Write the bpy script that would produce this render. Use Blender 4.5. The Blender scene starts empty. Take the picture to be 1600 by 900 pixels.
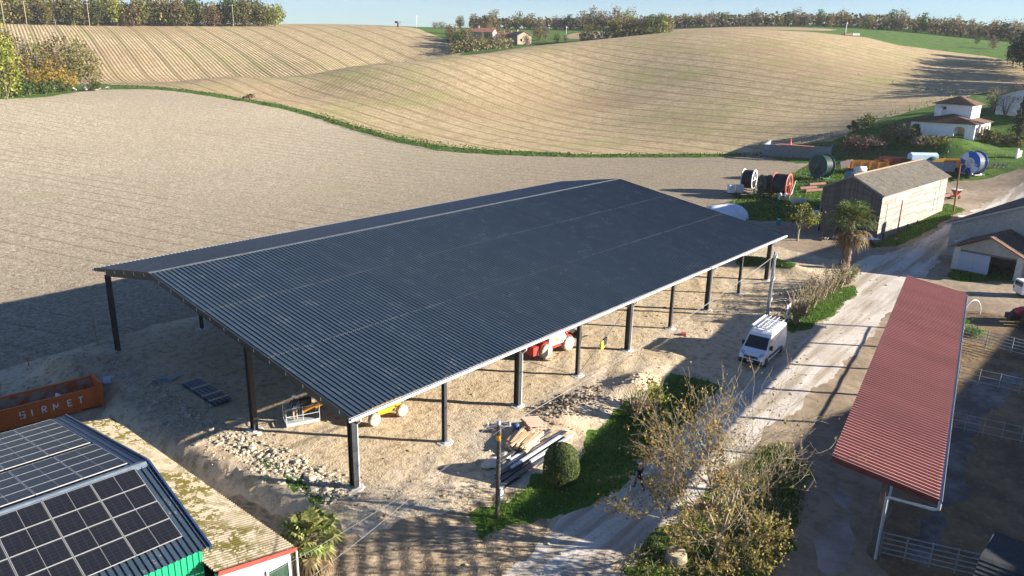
import bpy, math, random
import numpy as np
from mathutils import Vector, Matrix, Euler
random.seed(7); np.random.seed(7)
S = bpy.context.scene
PI = math.pi
# ------------------------------------------------------------------ camera
CAM = np.array([-23.1126, -30.5172, 23.3359])
FPX, PIT, ROLL, YAW = 1202.43, 0.3008, 0.0210, 0.6991
FW = np.array([math.cos(YAW)*math.cos(PIT), math.sin(YAW)*math.cos(PIT), -math.sin(PIT)])
_rt = np.array([math.sin(YAW), -math.cos(YAW), 0.0]); _up = np.cross(_rt, FW)
RT = _rt*math.cos(ROLL) + _up*math.sin(ROLL); UP = -_rt*math.sin(ROLL) + _up*math.cos(ROLL)
cd = bpy.data.cameras.new('camera'); cam = bpy.data.objects.new('camera', cd); S.collection.objects.link(cam)
cd.sensor_width = 36; cd.lens = FPX/1600*36; cd.clip_start = 0.5; cd.clip_end = 9000
cam.matrix_world = Matrix(((RT[0], UP[0], -FW[0], CAM[0]), (RT[1], UP[1], -FW[1], CAM[1]), (RT[2], UP[2], -FW[2], CAM[2]), (0, 0, 0, 1)))
S.camera = cam
# ------------------------------------------------------------------ sky and sun
SUN_EL = math.radians(16.5); SUN_AZ = math.radians(-54.8)          # direction towards the sun, measured from +x
sdir = Vector((math.cos(SUN_EL)*math.cos(SUN_AZ), math.cos(SUN_EL)*math.sin(SUN_AZ), math.sin(SUN_EL)))
W = bpy.data.worlds.new('World'); S.world = W; W.use_nodes = True
nt = W.node_tree; nt.nodes.clear()
sky = nt.nodes.new('ShaderNodeTexSky'); sky.sky_type = 'NISHITA'; sky.sun_disc = False
sky.sun_elevation = SUN_EL; sky.sun_rotation = PI/2 - SUN_AZ; sky.altitude = 400; sky.air_density = 1.0; sky.dust_density = 0.15; sky.ozone_density = 1.5
bg = nt.nodes.new('ShaderNodeBackground'); bg.inputs[1].default_value = 0.05
wo = nt.nodes.new('ShaderNodeOutputWorld'); tint = nt.nodes.new('ShaderNodeMixRGB'); tint.blend_type = 'MULTIPLY'; tint.inputs[0].default_value = 1; tint.inputs[2].default_value = (.48, .64, .93, 1); nt.links.new(sky.outputs[0], tint.inputs[1]); nt.links.new(tint.outputs[0], bg.inputs[0]); nt.links.new(bg.outputs[0], wo.inputs[0])
sl = bpy.data.lights.new('sun', 'SUN'); sl.energy = 5.0; sl.angle = math.radians(0.5); sl.color = (1.0, 0.91, 0.78)
so = bpy.data.objects.new('sun', sl); S.collection.objects.link(so); so.rotation_euler = sdir.to_track_quat('Z', 'Y').to_euler(); so.location = (40, -60, 60)
S.view_settings.view_transform = 'Standard'; S.view_settings.look = 'None'; S.view_settings.gamma = 1; S.view_settings.exposure = 1.85
S.cycles.max_bounces = 6; S.cycles.diffuse_bounces = 3; S.cycles.transparent_max_bounces = 6
# ------------------------------------------------------------------ materials
MATS = {}
def M(name, c1, c2=None, scale=4.0, rough=0.8, bump=0.0, bscale=None, metal=0.0, spec=0.3, detail=6, lo=0.35, hi=0.65, coat=0.0, stretch=None):
    if name in MATS: return MATS[name]
    m = bpy.data.materials.new(name); m.use_nodes = True; t = m.node_tree; p = t.nodes['Principled BSDF']
    p.inputs['Roughness'].default_value = rough; p.inputs['Metallic'].default_value = metal; p.inputs['Specular IOR Level'].default_value = spec
    if coat: p.inputs['Coat Weight'].default_value = coat; p.inputs['Coat Roughness'].default_value = 0.08
    p.inputs['Base Color'].default_value = (*c1, 1)
    if c2 or bump:
        tc = t.nodes.new('ShaderNodeTexCoord'); mp = t.nodes.new('ShaderNodeMapping'); t.links.new(tc.outputs['Object'], mp.inputs[0])
        if stretch: mp.inputs['Scale'].default_value = stretch
    if c2:
        n = t.nodes.new('ShaderNodeTexNoise'); n.inputs['Scale'].default_value = scale; n.inputs['Detail'].default_value = detail; n.inputs['Roughness'].default_value = 0.62
        r = t.nodes.new('ShaderNodeValToRGB'); r.color_ramp.elements[0].position = lo; r.color_ramp.elements[1].position = hi
        r.color_ramp.elements[0].color = (*c1, 1); r.color_ramp.elements[1].color = (*c2, 1)
        t.links.new(mp.outputs[0], n.inputs['Vector']); t.links.new(n.outputs[0], r.inputs[0]); t.links.new(r.outputs[0], p.inputs['Base Color'])
    if bump:
        n2 = t.nodes.new('ShaderNodeTexNoise'); n2.inputs['Scale'].default_value = bscale or scale*4; n2.inputs['Detail'].default_value = 4
        b = t.nodes.new('ShaderNodeBump'); b.inputs['Strength'].default_value = min(1, bump); b.inputs['Distance'].default_value = 0.05*max(1, bump)
        t.links.new(mp.outputs[0], n2.inputs['Vector']); t.links.new(n2.outputs[0], b.inputs['Height']); t.links.new(b.outputs[0], p.inputs['Normal'])
    MATS[name] = m
    return m
# node shorthand used by the ground and leaf materials
class NT:
    def __init__(s, name, rough=0.95, spec=0.15):
        s.m = bpy.data.materials.new(name); s.m.use_nodes = True; s.t = s.m.node_tree; s.p = s.t.nodes['Principled BSDF']
        s.p.inputs['Roughness'].default_value = rough; s.p.inputs['Specular IOR Level'].default_value = spec; MATS[name] = s.m
    def n(s, kind, **k):
        x = s.t.nodes.new('ShaderNode'+kind)
        for a, v in k.items():
            if a.startswith('i_'):
                key = a[2:].replace('_', ' '); x.inputs[int(key) if key.isdigit() else key].default_value = v
            else: setattr(x, a, v)
        return x
    def l(s, a, b): s.t.links.new(a, b)
    def coord(s, scale=(1, 1, 1), rot=0.0):
        tc = s.n('TexCoord'); mp = s.n('Mapping'); mp.inputs['Scale'].default_value = scale; mp.inputs['Rotation'].default_value = (0, 0, rot)
        s.l(tc.outputs['Object'], mp.inputs[0]); return mp.outputs[0]
    def noise(s, vec, scale, detail=5, rough=0.6, dist=0.0):
        n = s.n('TexNoise', i_Scale=scale, i_Detail=detail, i_Roughness=rough, i_Distortion=dist); s.l(vec, n.inputs['Vector']); return n.outputs[0]
    def ramp(s, fac, stops):
        r = s.n('ValToRGB'); e = r.color_ramp.elements
        while len(e) < len(stops): e.new(0.5)
        for q, (pos, c) in zip(e, stops):
            q.position = pos; q.color = (*c, 1) if not isinstance(c, (int, float)) else (c, c, c, 1)
        s.l(fac, r.inputs[0]); return r.outputs[0]
    def mix(s, fac, a, b, mode='MIX'):
        x = s.n('MixRGB', blend_type=mode)
        for k, v in ((0, fac), (1, a), (2, b)):
            if isinstance(v, (int, float)): x.inputs[k].default_value = v if k == 0 else (v, v, v, 1)
            elif isinstance(v, tuple): x.inputs[k].default_value = (*v, 1)
            else: s.l(v, x.inputs[k])
        return x.outputs[0]
    def math(s, op, a, b=0.0):
        x = s.n('Math', operation=op)
        for k, v in ((0, a), (1, b)):
            if isinstance(v, (int, float)): x.inputs[k].default_value = v
            else: s.l(v, x.inputs[k])
        return x.outputs[0]
    def wave(s, vec, scale, dist=2.0, detail=2, dscale=1.0, prof='SIN'):
        w = s.n('TexWave', wave_profile=prof, i_Scale=scale, i_Distortion=dist, i_Detail=detail); w.inputs['Detail Scale'].default_value = dscale
        s.l(vec, w.inputs['Vector']); return w.outputs[1]
    def out(s, col, height=None, strength=0.6, distance=0.1):
        s.l(col, s.p.inputs['Base Color'])
        if height is not None:
            b = s.n('Bump'); b.inputs['Strength'].default_value = strength; b.inputs['Distance'].default_value = distance
            s.l(height, b.inputs['Height']); s.l(b.outputs[0], s.p.inputs['Normal'])
        return s.m
# ------------------------------------------------------------------ mesh builder
def rotm(rx=0, ry=0, rz=0): return Euler((rx, ry, rz)).to_matrix()
class MB:
    def __init__(s): s.v = []; s.f = []; s.mi = []; s.sm = []; s.cur = 0
    def add(s, vs, fs, smooth=False):
        o = len(s.v); s.v += [tuple(x) for x in vs]
        s.f += [tuple(i+o for i in f) for f in fs]; s.mi += [s.cur]*len(fs); s.sm += [smooth]*len(fs); return s
    def box(s, c, d, R=None, taper=1.0):
        x, y, z = d[0]/2, d[1]/2, d[2]/2; P = []
        for k in (-1, 1):
            q = taper if k > 0 else 1.0
            for a, b in ((-1, -1), (1, -1), (1, 1), (-1, 1)):
                p = Vector((a*x*q, b*y*q, k*z)); P.append((R @ p if R else p) + Vector(c))
        return s.add(P, [(3, 2, 1, 0), (4, 5, 6, 7), (0, 1, 5, 4), (1, 2, 6, 5), (2, 3, 7, 6), (3, 0, 4, 7)])
    def bar(s, a, b, w, h, up=(0, 0, 1)):
        a = Vector(a); b = Vector(b); d = b-a; L = d.length
        if L < 1e-6: return s
        z = d/L; u = Vector(up)
        if abs(z.dot(u)) > 0.98: u = Vector((1, 0, 0))
        x = u.cross(z).normalized(); y = z.cross(x)
        P = []
        for e in (a, b):
            for i, j in ((-1, -1), (1, -1), (1, 1), (-1, 1)): P.append(e + x*(i*w/2) + y*(j*h/2))
        return s.add(P, [(3, 2, 1, 0), (4, 5, 6, 7), (0, 1, 5, 4), (1, 2, 6, 5), (2, 3, 7, 6), (3, 0, 4, 7)])
    def tube(s, pts, r, n=6, cap=True, smooth=True):
        pts = [Vector(p) for p in pts]; m = len(pts)
        rs = r if isinstance(r, (list, tuple)) else [r]*m
        P = []; prev = None
        for i, p in enumerate(pts):
            t = (pts[min(i+1, m-1)] - pts[max(i-1, 0)])
            if t.length < 1e-9: t = Vector((0, 0, 1))
            t.normalize()
            if prev is None:
                u = Vector((0, 0, 1)) if abs(t.z) < 0.9 else Vector((1, 0, 0)); x = u.cross(t).normalized()
            else:
                x = prev - t*prev.dot(t)
                x = x.normalized() if x.length > 1e-6 else Vector((1, 0, 0))
            prev = x; y = t.cross(x)
            for k in range(n):
                a = 2*PI*k/n; P.append(p + (x*math.cos(a) + y*math.sin(a))*rs[i])
        F = []
        for i in range(m-1):
            for k in range(n):
                a = i*n+k; b = i*n+(k+1) % n; F.append((a, b, b+n, a+n))
        s.add(P, F, smooth)
        if cap: s.add(P[:n], [tuple(range(n-1, -1, -1))]); s.add(P[-n:], [tuple(range(n))])
        return s
    def lathe(s, prof, c=(0, 0, 0), axis='z', n=16, R=None, smooth=True):
        P = []
        for r, h in prof:
            for k in range(n):
                a = 2*PI*k/n; q = (r*math.cos(a), r*math.sin(a), h)
                if axis == 'x': q = (h, q[0], q[1])
                if axis == 'y': q = (q[1], h, q[0])
                q = Vector(q); P.append((R @ q if R else q) + Vector(c))
        F = []
        for i in range(len(prof)-1):
            for k in range(n):
                a = i*n+k; b = i*n+(k+1) % n; F.append((a, b, b+n, a+n))
        s.add(P, F, smooth)
        if prof[0] == prof[-1]: return s
        if prof[0][0] > 1e-6: s.add(P[:n], [tuple(range(n-1, -1, -1))])
        if prof[-1][0] > 1e-6: s.add(P[-n:], [tuple(range(n))])
        return s
    def prism(s, poly, a, b, axis='y'):
        """poly of 2-D points extruded from a to b along axis (poly lies in the other two axes)"""
        def q(p, h): return {'y': (p[0], h, p[1]), 'x': (h, p[0], p[1]), 'z': (p[0], p[1], h)}[axis]
        n = len(poly); P = [q(p, a) for p in poly] + [q(p, b) for p in poly]
        return s.add(P, [tuple(range(n)), tuple(range(2*n-1, n-1, -1))] + [(i, i+n, (i+1) % n+n, (i+1) % n) for i in range(n)])
    def slab(s, quad, th):
        """four corners (any plane), thickness downwards along its normal"""
        q = [Vector(p) for p in quad]; n = (q[1]-q[0]).cross(q[2]-q[0]).normalized()
        if n.z < 0: q.reverse(); n = -n
        P = q + [p - n*th for p in q]; k = len(q)
        return s.add(P, [tuple(range(k)), tuple(range(2*k-1, k-1, -1))] + [((i+1) % k, i, i+k, (i+1) % k+k) for i in range(k)])
    def rock(s, c, r, sq=0.7, seed=None):
        ph = (1+5**.5)/2
        B = [(-1, ph, 0), (1, ph, 0), (-1, -ph, 0), (1, -ph, 0), (0, -1, ph), (0, 1, ph), (0, -1, -ph), (0, 1, -ph), (ph, 0, -1), (ph, 0, 1), (-ph, 0, -1), (-ph, 0, 1)]
        F = [(0, 11, 5), (0, 5, 1), (0, 1, 7), (0, 7, 10), (0, 10, 11), (1, 5, 9), (5, 11, 4), (11, 10, 2), (10, 7, 6), (7, 1, 8), (3, 9, 4), (3, 4, 2), (3, 2, 6), (3, 6, 8), (3, 8, 9), (4, 9, 5), (2, 4, 11), (6, 2, 10), (8, 6, 7), (9, 8, 1)]
        R = Euler((random.random()*6, random.random()*6, random.random()*6)).to_matrix()
        ex = (random.uniform(.7, 1.3), random.uniform(.7, 1.3), random.uniform(.5, .9))
        P = []
        for b in B:
            q = R @ Vector(b).normalized()*r*random.uniform(.75, 1.2); P.append((c[0]+q.x*ex[0], c[1]+q.y*ex[1], c[2]+q.z*sq*ex[2]))
        return s.add(P, F)
    def sphere(s, c, r, n=12, m=8, sc=(1, 1, 1), zmin=-1.0):
        prof = []
        for i in range(m+1):
            t = -PI/2 + PI*i/m; prof.append((max(0, r*math.cos(t)), r*math.sin(t)))
        P = []
        for rr, h in prof:
            for k in range(n):
                a = 2*PI*k/n; P.append((c[0]+rr*math.cos(a)*sc[0], c[1]+rr*math.sin(a)*sc[1], c[2]+max(h, zmin*r)*sc[2]))
        F = []
        for i in range(m):
            for k in range(n):
                a = i*n+k; b = i*n+(k+1) % n; F.append((a, b, b+n, a+n))
        return s.add(P, F, True)
    def leaf(s, c, size, nrm=None, asp=1.0):
        n = Vector(nrm) if nrm is not None else Vector((random.gauss(0, 1), random.gauss(0, 1), random.gauss(0, 1)))
        n.normalize(); u = n.orthogonal().normalized(); a = random.random()*6.28; u = (Matrix.Rotation(a, 3, n) @ u); v = n.cross(u)
        c = Vector(c); L = size; w = size*asp
        return s.add([c-u*L*.5, c+v*w*.5, c+u*L*.5, c-v*w*.5], [(0, 1, 2, 3)])
    def data(s, name, mats):
        me = bpy.data.meshes.new(name); me.from_pydata(s.v, [], s.f)
        for m in (mats if isinstance(mats, (list, tuple)) else [mats]): me.materials.append(m)
        if s.f:
            me.polygons.foreach_set('material_index', s.mi); me.polygons.foreach_set('use_smooth', s.sm)
        me.update(); return me
    def build(s, name, mats, parent=None, world=False, label=None):
        if world and parent is not None:
            p = parent
            while p.parent is not None: p = p.parent
            Rz = Matrix.Rotation(-p.rotation_euler.z, 3, 'Z'); L = p.location
            s.v = [tuple(Rz @ (Vector(q) - L)) for q in s.v]
        return link(name, s.data(name, mats), parent, label)
def link(name, me, parent=None, label=None):
    o = bpy.data.objects.new(name, me); S.collection.objects.link(o)
    if parent is not None: o.parent = parent
    if label: o['label'] = label
    return o
def tag(o, label=None, cat=None, group=None, kind=None):
    if label: o['label'] = label
    if cat: o['category'] = cat
    if group: o['group'] = group
    if kind: o['kind'] = kind
    return o
def thing(name, label, cat, loc=(0, 0, 0), rz=0.0, group=None):
    o = bpy.data.objects.new(name, None); S.collection.objects.link(o); o.location = loc; o.rotation_euler = (0, 0, rz); o.empty_display_size = 0.3
    return tag(o, label, cat, group)
def kids(o): return [c for c in S.collection.objects if c.parent == o]
KID = {}
def copy_tree(o, parent=None, depth=0):
    c = o.copy(); S.collection.objects.link(c)
    if parent is not None: c.parent = parent
    ch = KID.get(o.name)
    if ch is None: ch = KID[o.name] = list(o.children)
    for k in ch: copy_tree(k, c)
    return c
def dup(o, loc, rz=0.0, label=None, group=None, sc=None):
    c = copy_tree(o); c.location = loc; c.rotation_euler = (0, 0, rz)
    if label: c['label'] = label
    if group: c['group'] = group
    if sc: c.scale = (sc, sc, sc) if isinstance(sc, (int, float)) else sc
    return c
# ------------------------------------------------------------------ terrain height field
def ray(px, py):
    return FW + RT*((px-800)/FPX) - UP*((py-450)/FPX)
def pD(px, py, D):
    d = ray(px, py); t = D/math.hypot(d[0], d[1]); return CAM + d*t
def pZ(px, py, z):
    d = ray(px, py); t = (z-CAM[2])/d[2]; return CAM + d*t
CT = [(-40, -45, -1), (-25, 0, -1.2), (-25, 25, -1.0), (-10, 10, -1.55), (-8, 22, -1.4), (-7, 1, -1.5), (-8, -6, -1.25), (2, -14, -.7), (10, -21, -1.0), (14, -32, -1.1), (30, -30, -1), (45, -30, -.6), (20, -12, -.7), (32, -11, -.4), (45, -12, -.1),
      (60, -12, 0), (60, -32, 0), (80, -22, 0), (75, -50, 0), (30, -60, -1), (100, -22, .2), (0, 0, -.2), (30, -2, -.1), (60, 0, 0), (90, 0, .3), (0, 31, -.4), (30, 31, -.3), (60, 31, 0), (0, 46, -.5), (30, 50, -.4), (60, 50, 0),
      (-22, 46, -.6), (80, 25, .2), (110, 5, 1.0), (-40, -5, -1.5), (120, -40, 1.5), (-60, 40, -1), (-80, -60, -2), (40, -120, -1), (-60, -160, -2), (150, -80, 3)]
CP = [(0, 300, 135), (0, 220, 185), (300, 200, 200), (600, 270, 147), (900, 290, 136), (300, 300, 129), (450, 250, 160),
      (1200, 305, 135), (1280, 285, 151), (1420, 262, 170), (1540, 272, 170), (1440, 235, 182), (1300, 240, 182), (1560, 230, 190), (1480, 212, 182), (1400, 190, 200), (1580, 190, 202),
      (1200, 243, 179), (1050, 245, 173), (850, 244, 170), (700, 236, 174), (530, 197, 210), (380, 160, 245), (200, 138, 278), (0, 150, 250), (-200, 160, 235),
      (900, 200, 222), (900, 150, 272), (900, 100, 315), (1130, 47, 380), (1130, 100, 300), (1130, 180, 230), (1300, 180, 228), (1300, 120, 285), (1300, 62, 370), (1450, 76, 405), (1450, 110, 330), (1450, 150, 258),
      (1580, 96, 390), (1600, 130, 310), (700, 200, 213), (700, 140, 265), (700, 88, 328), (560, 102, 315), (450, 150, 270), (350, 119, 312), (250, 131, 303), (1000, 60, 360), (850, 73, 345),
      (300, 125, 352), (300, 90, 392), (300, 60, 440), (300, 41, 490), (100, 40, 490), (100, 100, 378), (500, 100, 366), (550, 70, 418), (550, 41, 490), (640, 43, 490), (690, 60, 440), (-100, 40, 480), (-150, 110, 365),
      (740, 75, 410), (830, 72, 430), (870, 58, 480), (780, 47, 520), (700, 46, 510), (1000, 53, 490), (1150, 46, 490), (1300, 43, 530), (1450, 50, 560), (1560, 66, 520), (1700, 90, 430), (1800, 160, 260), (1750, 250, 180),
      (300, 37, 570), (900, 44, 610), (1300, 39, 650), (600, 44, 630), (1600, 58, 650)]
CT += [tuple(pZ(1466, 320, 1.3)), tuple(pZ(1500, 330, .5)), tuple(pZ(1590, 300, 1.2)), (85, 5, .2)]
CT += [(pD(px, 90, D)[0], pD(px, 90, D)[1], z) for px, D, z in ((350, 332, 8.5), (450, 330, 9.5), (560, 340, 11.5), (640, 350, 13.5))]
for q in CP: CT.append(tuple(pD(*q)))
for px in (-600, 0, 500, 800, 1200, 1700, 2300):
    for D, z in ((1100, 22), (2300, 8)):
        p = pD(px, 60, D); CT.append((p[0], p[1], z))
CT = np.array(CT, float)
def _phi(r): return np.where(r > 1e-9, r*r*np.log(np.maximum(r, 1e-9)), 0.0)
_c = CT[:, :2]/100.0; _n = len(CT)
_A = _phi(np.linalg.norm(_c[:, None]-_c[None], axis=-1)) + np.eye(_n)*0.002
_Pm = np.concatenate([np.ones((_n, 1)), _c], 1)
_K = np.block([[_A, _Pm], [_Pm.T, np.zeros((3, 3))]])
_w = np.linalg.solve(_K, np.concatenate([CT[:, 2], np.zeros(3)]))
def base_h(x, y):
    q = np.stack([np.ravel(x), np.ravel(y)], -1)/100.0; out = np.empty(len(q))
    for i in range(0, len(q), 8000):
        b = q[i:i+8000]; r = np.linalg.norm(b[:, None]-_c[None], axis=-1)
        out[i:i+8000] = _phi(r) @ _w[:_n] + _w[_n] + b @ _w[_n+1:]
    return out.reshape(np.shape(x))
def sd_poly(x, y, poly):
    """signed distance, negative inside"""
    P = np.array(poly, float); X = np.ravel(x); Y = np.ravel(y)
    d2 = np.full(X.shape, 1e18); ins = np.zeros(X.shape, bool)
    for i in range(len(P)):
        a = P[i]; b = P[(i+1) % len(P)]; e = b-a
        t = np.clip(((X-a[0])*e[0] + (Y-a[1])*e[1])/max(e @ e, 1e-9), 0, 1)
        d2 = np.minimum(d2, (X-a[0]-t*e[0])**2 + (Y-a[1]-t*e[1])**2)
        if abs(e[1]) > 1e-12:
            c = ((a[1] > Y) != (b[1] > Y)) & (X < e[0]*(Y-a[1])/e[1] + a[0]); ins ^= c
    d = np.sqrt(d2); return np.where(ins, -d, d).reshape(np.shape(x))
PLAT = [(-2.3, -1.6), (3, -4.2), (12, -4.2), (22, -3.6), (34, -3.4), (48, -3), (59, -3.4), (61.5, 6), (61.5, 32), (30, 32.2), (0, 32), (-4.2, 31), (-4.2, 20), (-3.6, 8)]
def sm(a, b, t):
    t = np.clip((t-a)/(b-a), 0, 1); return t*t*(3-2*t)
MOUNDS = [(22.5, -4.4, 2.0, 1.3, .9), (-4.2, 28.6, 3.0, 1.7, .8), (53, -5, 3.5, 1.8, .5), (46, -5.2, 2.4, 1.5, .35), (15.8, -2.6, 2.6, 1.2, .35), (61.5, 1, 1.6, 4.5, .9), (62.5, 12, 1.5, 6, .9), (63, 24, 1.5, 6, .8)]
def h(x, y):
    x = np.asarray(x, float); y = np.asarray(y, float); z = base_h(x, y)
    sd = sd_poly(x, y, PLAT); m = 1 - sm(0.0, 1.5, sd + .25*np.sin(x*2.1+y*1.7)*np.sin(y*1.3)); z = z*(1-m) + .34*np.exp(-((sd-.15)/.7)**2)*(1-sm(1.0, 6.0, x))*sm(-3.5, -1.0, y)*(.75+.4*np.sin(y*1.9)*np.sin(y*.7+x))
    for mx, my, sx, sy, a in MOUNDS: z = z + a*np.exp(-((x-mx)/sx)**2 - ((y-my)/sy)**2)
    sp = 1 - sm(0.0, 1.1, sd_poly(x, y, [(-14, 21.4), (-3.7, 21.4), (-3.7, 25.0), (-14, 25.0)])); z = z*(1-sp) - 1.13*sp
    near = np.exp(-((x-25)/60)**2 - ((y+2)/40)**2)
    z = z + near*0.012*(np.sin(x*1.9+1.3*np.sin(y*1.1)) + np.sin(y*2.3+1.7*np.sin(x*.9)))
    return z
def hz(x, y): return float(h(np.array([x]), np.array([y]))[0])
def at(px, py):
    """ground point seen at a pixel of the 1600 x 900 photograph"""
    d = ray(px, py); t = np.concatenate([np.linspace(15, 150, 400), np.linspace(150.5, 900, 900)])
    P = CAM[None] + d[None]*t[:, None]; g = P[:, 2] - h(P[:, 0], P[:, 1]); i = np.argmax(g < 0)
    if g[i] >= 0: i = len(t)-1
    a, b = t[max(i-1, 0)], t[i]
    tt = np.linspace(a, b, 12); P = CAM[None] + d[None]*tt[:, None]; g = P[:, 2] - h(P[:, 0], P[:, 1]); j = int(np.argmin(np.abs(g)))
    return Vector((P[j, 0], P[j, 1], hz(P[j, 0], P[j, 1])))
def AT(*pts): return [tuple(at(*p))[:2] for p in pts]
def PD(*pts): return [tuple(pD(p[0], 80, p[1]))[:2] for p in pts]
def pxm(p):
    """photograph pixels per metre at a point"""
    return FPX/max(1.0, float((np.array(p)-CAM) @ FW))
# ------------------------------------------------------------------ ground zones
STRIP = AT((1195, 245), (1050, 246), (900, 246), (760, 241), (690, 236), (620, 222), (560, 205), (500, 186), (440, 170), (370, 157), (300, 146), (230, 139), (150, 140))
LEFTF = AT((70, 152), (0, 155)) + [tuple(pD(-150, 165, 240))[:2], tuple(pD(-500, 165, 220))[:2]]
BACK = AT((1245, 256), (1240, 275), (1180, 285), (1120, 318), (1080, 330))
Z_FIELD = STRIP + LEFTF + [(-90, 30), (-60, 12), (-28, 20), (-16, 33), (-7, 33.5), (30, 34.5), (62, 34.5), (70, 33)] + BACK[::-1]
STRIP2 = AT((1195, 238), (1050, 240), (900, 240), (760, 234), (690, 227), (620, 214), (560, 198), (500, 179), (440, 164), (370, 151), (300, 141), (230, 135), (190, 133))
Z_STUB = STRIP2 + PD((150, 318), (350, 335), (560, 340), (700, 352), (800, 365), (900, 370), (1000, 420), (1130, 430), (1260, 440), (1330, 420)) + AT((1345, 57), (1400, 70), (1470, 79), (1540, 88), (1600, 98)) + PD((1700, 330), (1750, 260)) + AT((1590, 140), (1530, 145), (1430, 172), (1360, 195), (1300, 220), (1200, 228))
Z_HILL = PD((-300, 330), (100, 318), (160, 320), (350, 337), (560, 342), (690, 356), (725, 390), (690, 440), (640, 500), (400, 540), (0, 540), (-400, 520))
Z_FARF = PD((870, 470), (1050, 455), (1250, 470), (1330, 500), (1150, 540), (900, 520))
ROAD = AT((760, 905), (850, 838), (940, 775), (1010, 735), (1090, 660), (1165, 600), (1240, 545), (1290, 503), (1340, 455), (1330, 425), (1335, 405), (1395, 395), (1440, 375), (1490, 345), (1545, 315), (1600, 283)) + [(150, -28), (170, -36), (168, -42)] + AT((1600, 306), (1560, 330), (1520, 352), (1480, 390), (1455, 420), (1430, 440), (1395, 480), (1350, 540), (1300, 590), (1230, 650), (1130, 740), (1050, 815), (985, 862), (950, 905))
V_LAWN = AT((738, 860), (800, 820), (870, 800), (930, 790), (975, 755), (1040, 690), (1075, 660), (1120, 610), (1105, 590), (1060, 585), (1010, 610), (960, 645), (915, 690), (900, 715), (835, 752), (790, 775), (745, 800), (755, 825))
V_VERGE = AT((1215, 512), (1240, 520), (1290, 500), (1340, 458), (1335, 445), (1300, 452), (1250, 475), (1222, 490))
V_RIGHT = AT((1225, 690), (1262, 740), (1258, 790), (1235, 850), (1205, 905), (960, 905), (985, 868), (1060, 812), (1140, 745), (1190, 700))
V_BARN = AT((1340, 388), (1400, 385), (1450, 362), (1485, 340), (1510, 328), (1480, 318), (1440, 340), (1395, 366), (1370, 380))
V_REEL = AT((1095, 325), (1130, 318), (1180, 300), (1240, 270), (1262, 258), (1330, 250), (1360, 280), (1310, 330), (1285, 352), (1200, 345), (1150, 345), (1120, 335))
V_CUT = AT((1150, 405), (1200, 402), (1245, 412), (1240, 420), (1190, 415), (1150, 414))
V_FARM = AT((1490, 415), (1478, 432), (1500, 440), (1560, 440), (1600, 440), (1600, 425), (1560, 420), (1500, 412))
V_BANK = AT((470, 770), (490, 790), (515, 785), (500, 765), (470, 750), (420, 718), (405, 720), (440, 745))
V_MEAD = AT((1245, 256), (1320, 250), (1400, 262), (1480, 285), (1540, 280), (1600, 262)) + [(175, 30), (230, 20), (260, 60)] + AT((1600, 150), (1540, 146), (1430, 173), (1360, 196), (1295, 222), (1200, 232), (1195, 246))
Z_MUD = [(14, -23), (30, -21.2), (54, -17.2), (60, -19), (60, -36), (10, -45), (8, -36)]
Z_WET = AT((1500, 600), (1530, 590), (1600, 585), (1600, 600), (1540, 640), (1505, 740), (1480, 830), (1440, 880), (1435, 800), (1470, 700))
Z_SLAB = AT((1262, 905), (1285, 830), (1316, 765), (1338, 790), (1322, 850), (1312, 905))
Z_TRACK = [(-40, 32), (-16, 31), (-9.5, 29), (-7.0, 24), (-5.6, 12), (-3.5, 0), (-1.5, -3.5), (4, -5.5), (7, -8), (4.5, -10), (-2, -13), (-6, -16), (-30, -30), (-60, -30), (-60, 10)]
Z_SITE = [(-8, 33.6), (62.5, 34.6), (66, 30), (72, 8), (70, -3), (62, -6), (48, -9.3), (33, -12.5), (14, -14), (4, -20), (-8, -22), (-12, -14), (-7, 5), (-8, 20)]
def wob(x, y, a, f): return a*(np.sin(x*f+2.1*np.sin(y*f*.7)) + np.sin(y*f*1.3+1.7*np.sin(x*f*.8)) + .7*np.sin((x+y)*f*2.3) + .5*np.sin((x-1.3*y)*f*4.1))
def axis(lo, hi, step, end_lo, end_hi, g=1.055):
    a = list(np.arange(lo, hi+.01, step)); s = step
    while a[-1] < end_hi: s = min(s*g, 60); a.append(a[-1]+s)
    s = step
    while a[0] > end_lo: s = min(s*g, 60); a.insert(0, a[0]-s)
    return np.array(a)
def split(V, T, phi):
    s = phi[T]; ins = (s < 0).all(1); outs = (s >= 0).all(1); cr = ~(ins | outs)
    A = [T[ins]]; B = [T[outs]]; nv = []; cache = {}; base = len(V); ta = []; tb = []
    def mid(i, j):
        k = (i, j) if i < j else (j, i)
        if k not in cache:
            t = phi[k[0]]/(phi[k[0]]-phi[k[1]]); nv.append(V[k[0]]*(1-t)+V[k[1]]*t); cache[k] = base+len(nv)-1
        return cache[k]
    for tri in T[cr]:
        neg = [phi[i] < 0 for i in tri]; k = sum(neg)
        lone = neg.index(True) if k == 1 else neg.index(False)
        a, b, c = tri[lone], tri[(lone+1) % 3], tri[(lone+2) % 3]; ab = mid(a, b); ac = mid(a, c)
        one = [(a, ab, ac)]; two = [(ab, b, c), (ab, c, ac)]
        if k == 1: ta += one; tb += two
        else: tb += one; ta += two
    if ta: A.append(np.array(ta)); B.append(np.array(tb))
    V2 = np.concatenate([V, np.array(nv)]) if nv else V
    return V2, np.concatenate(A), np.concatenate(B)
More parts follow.
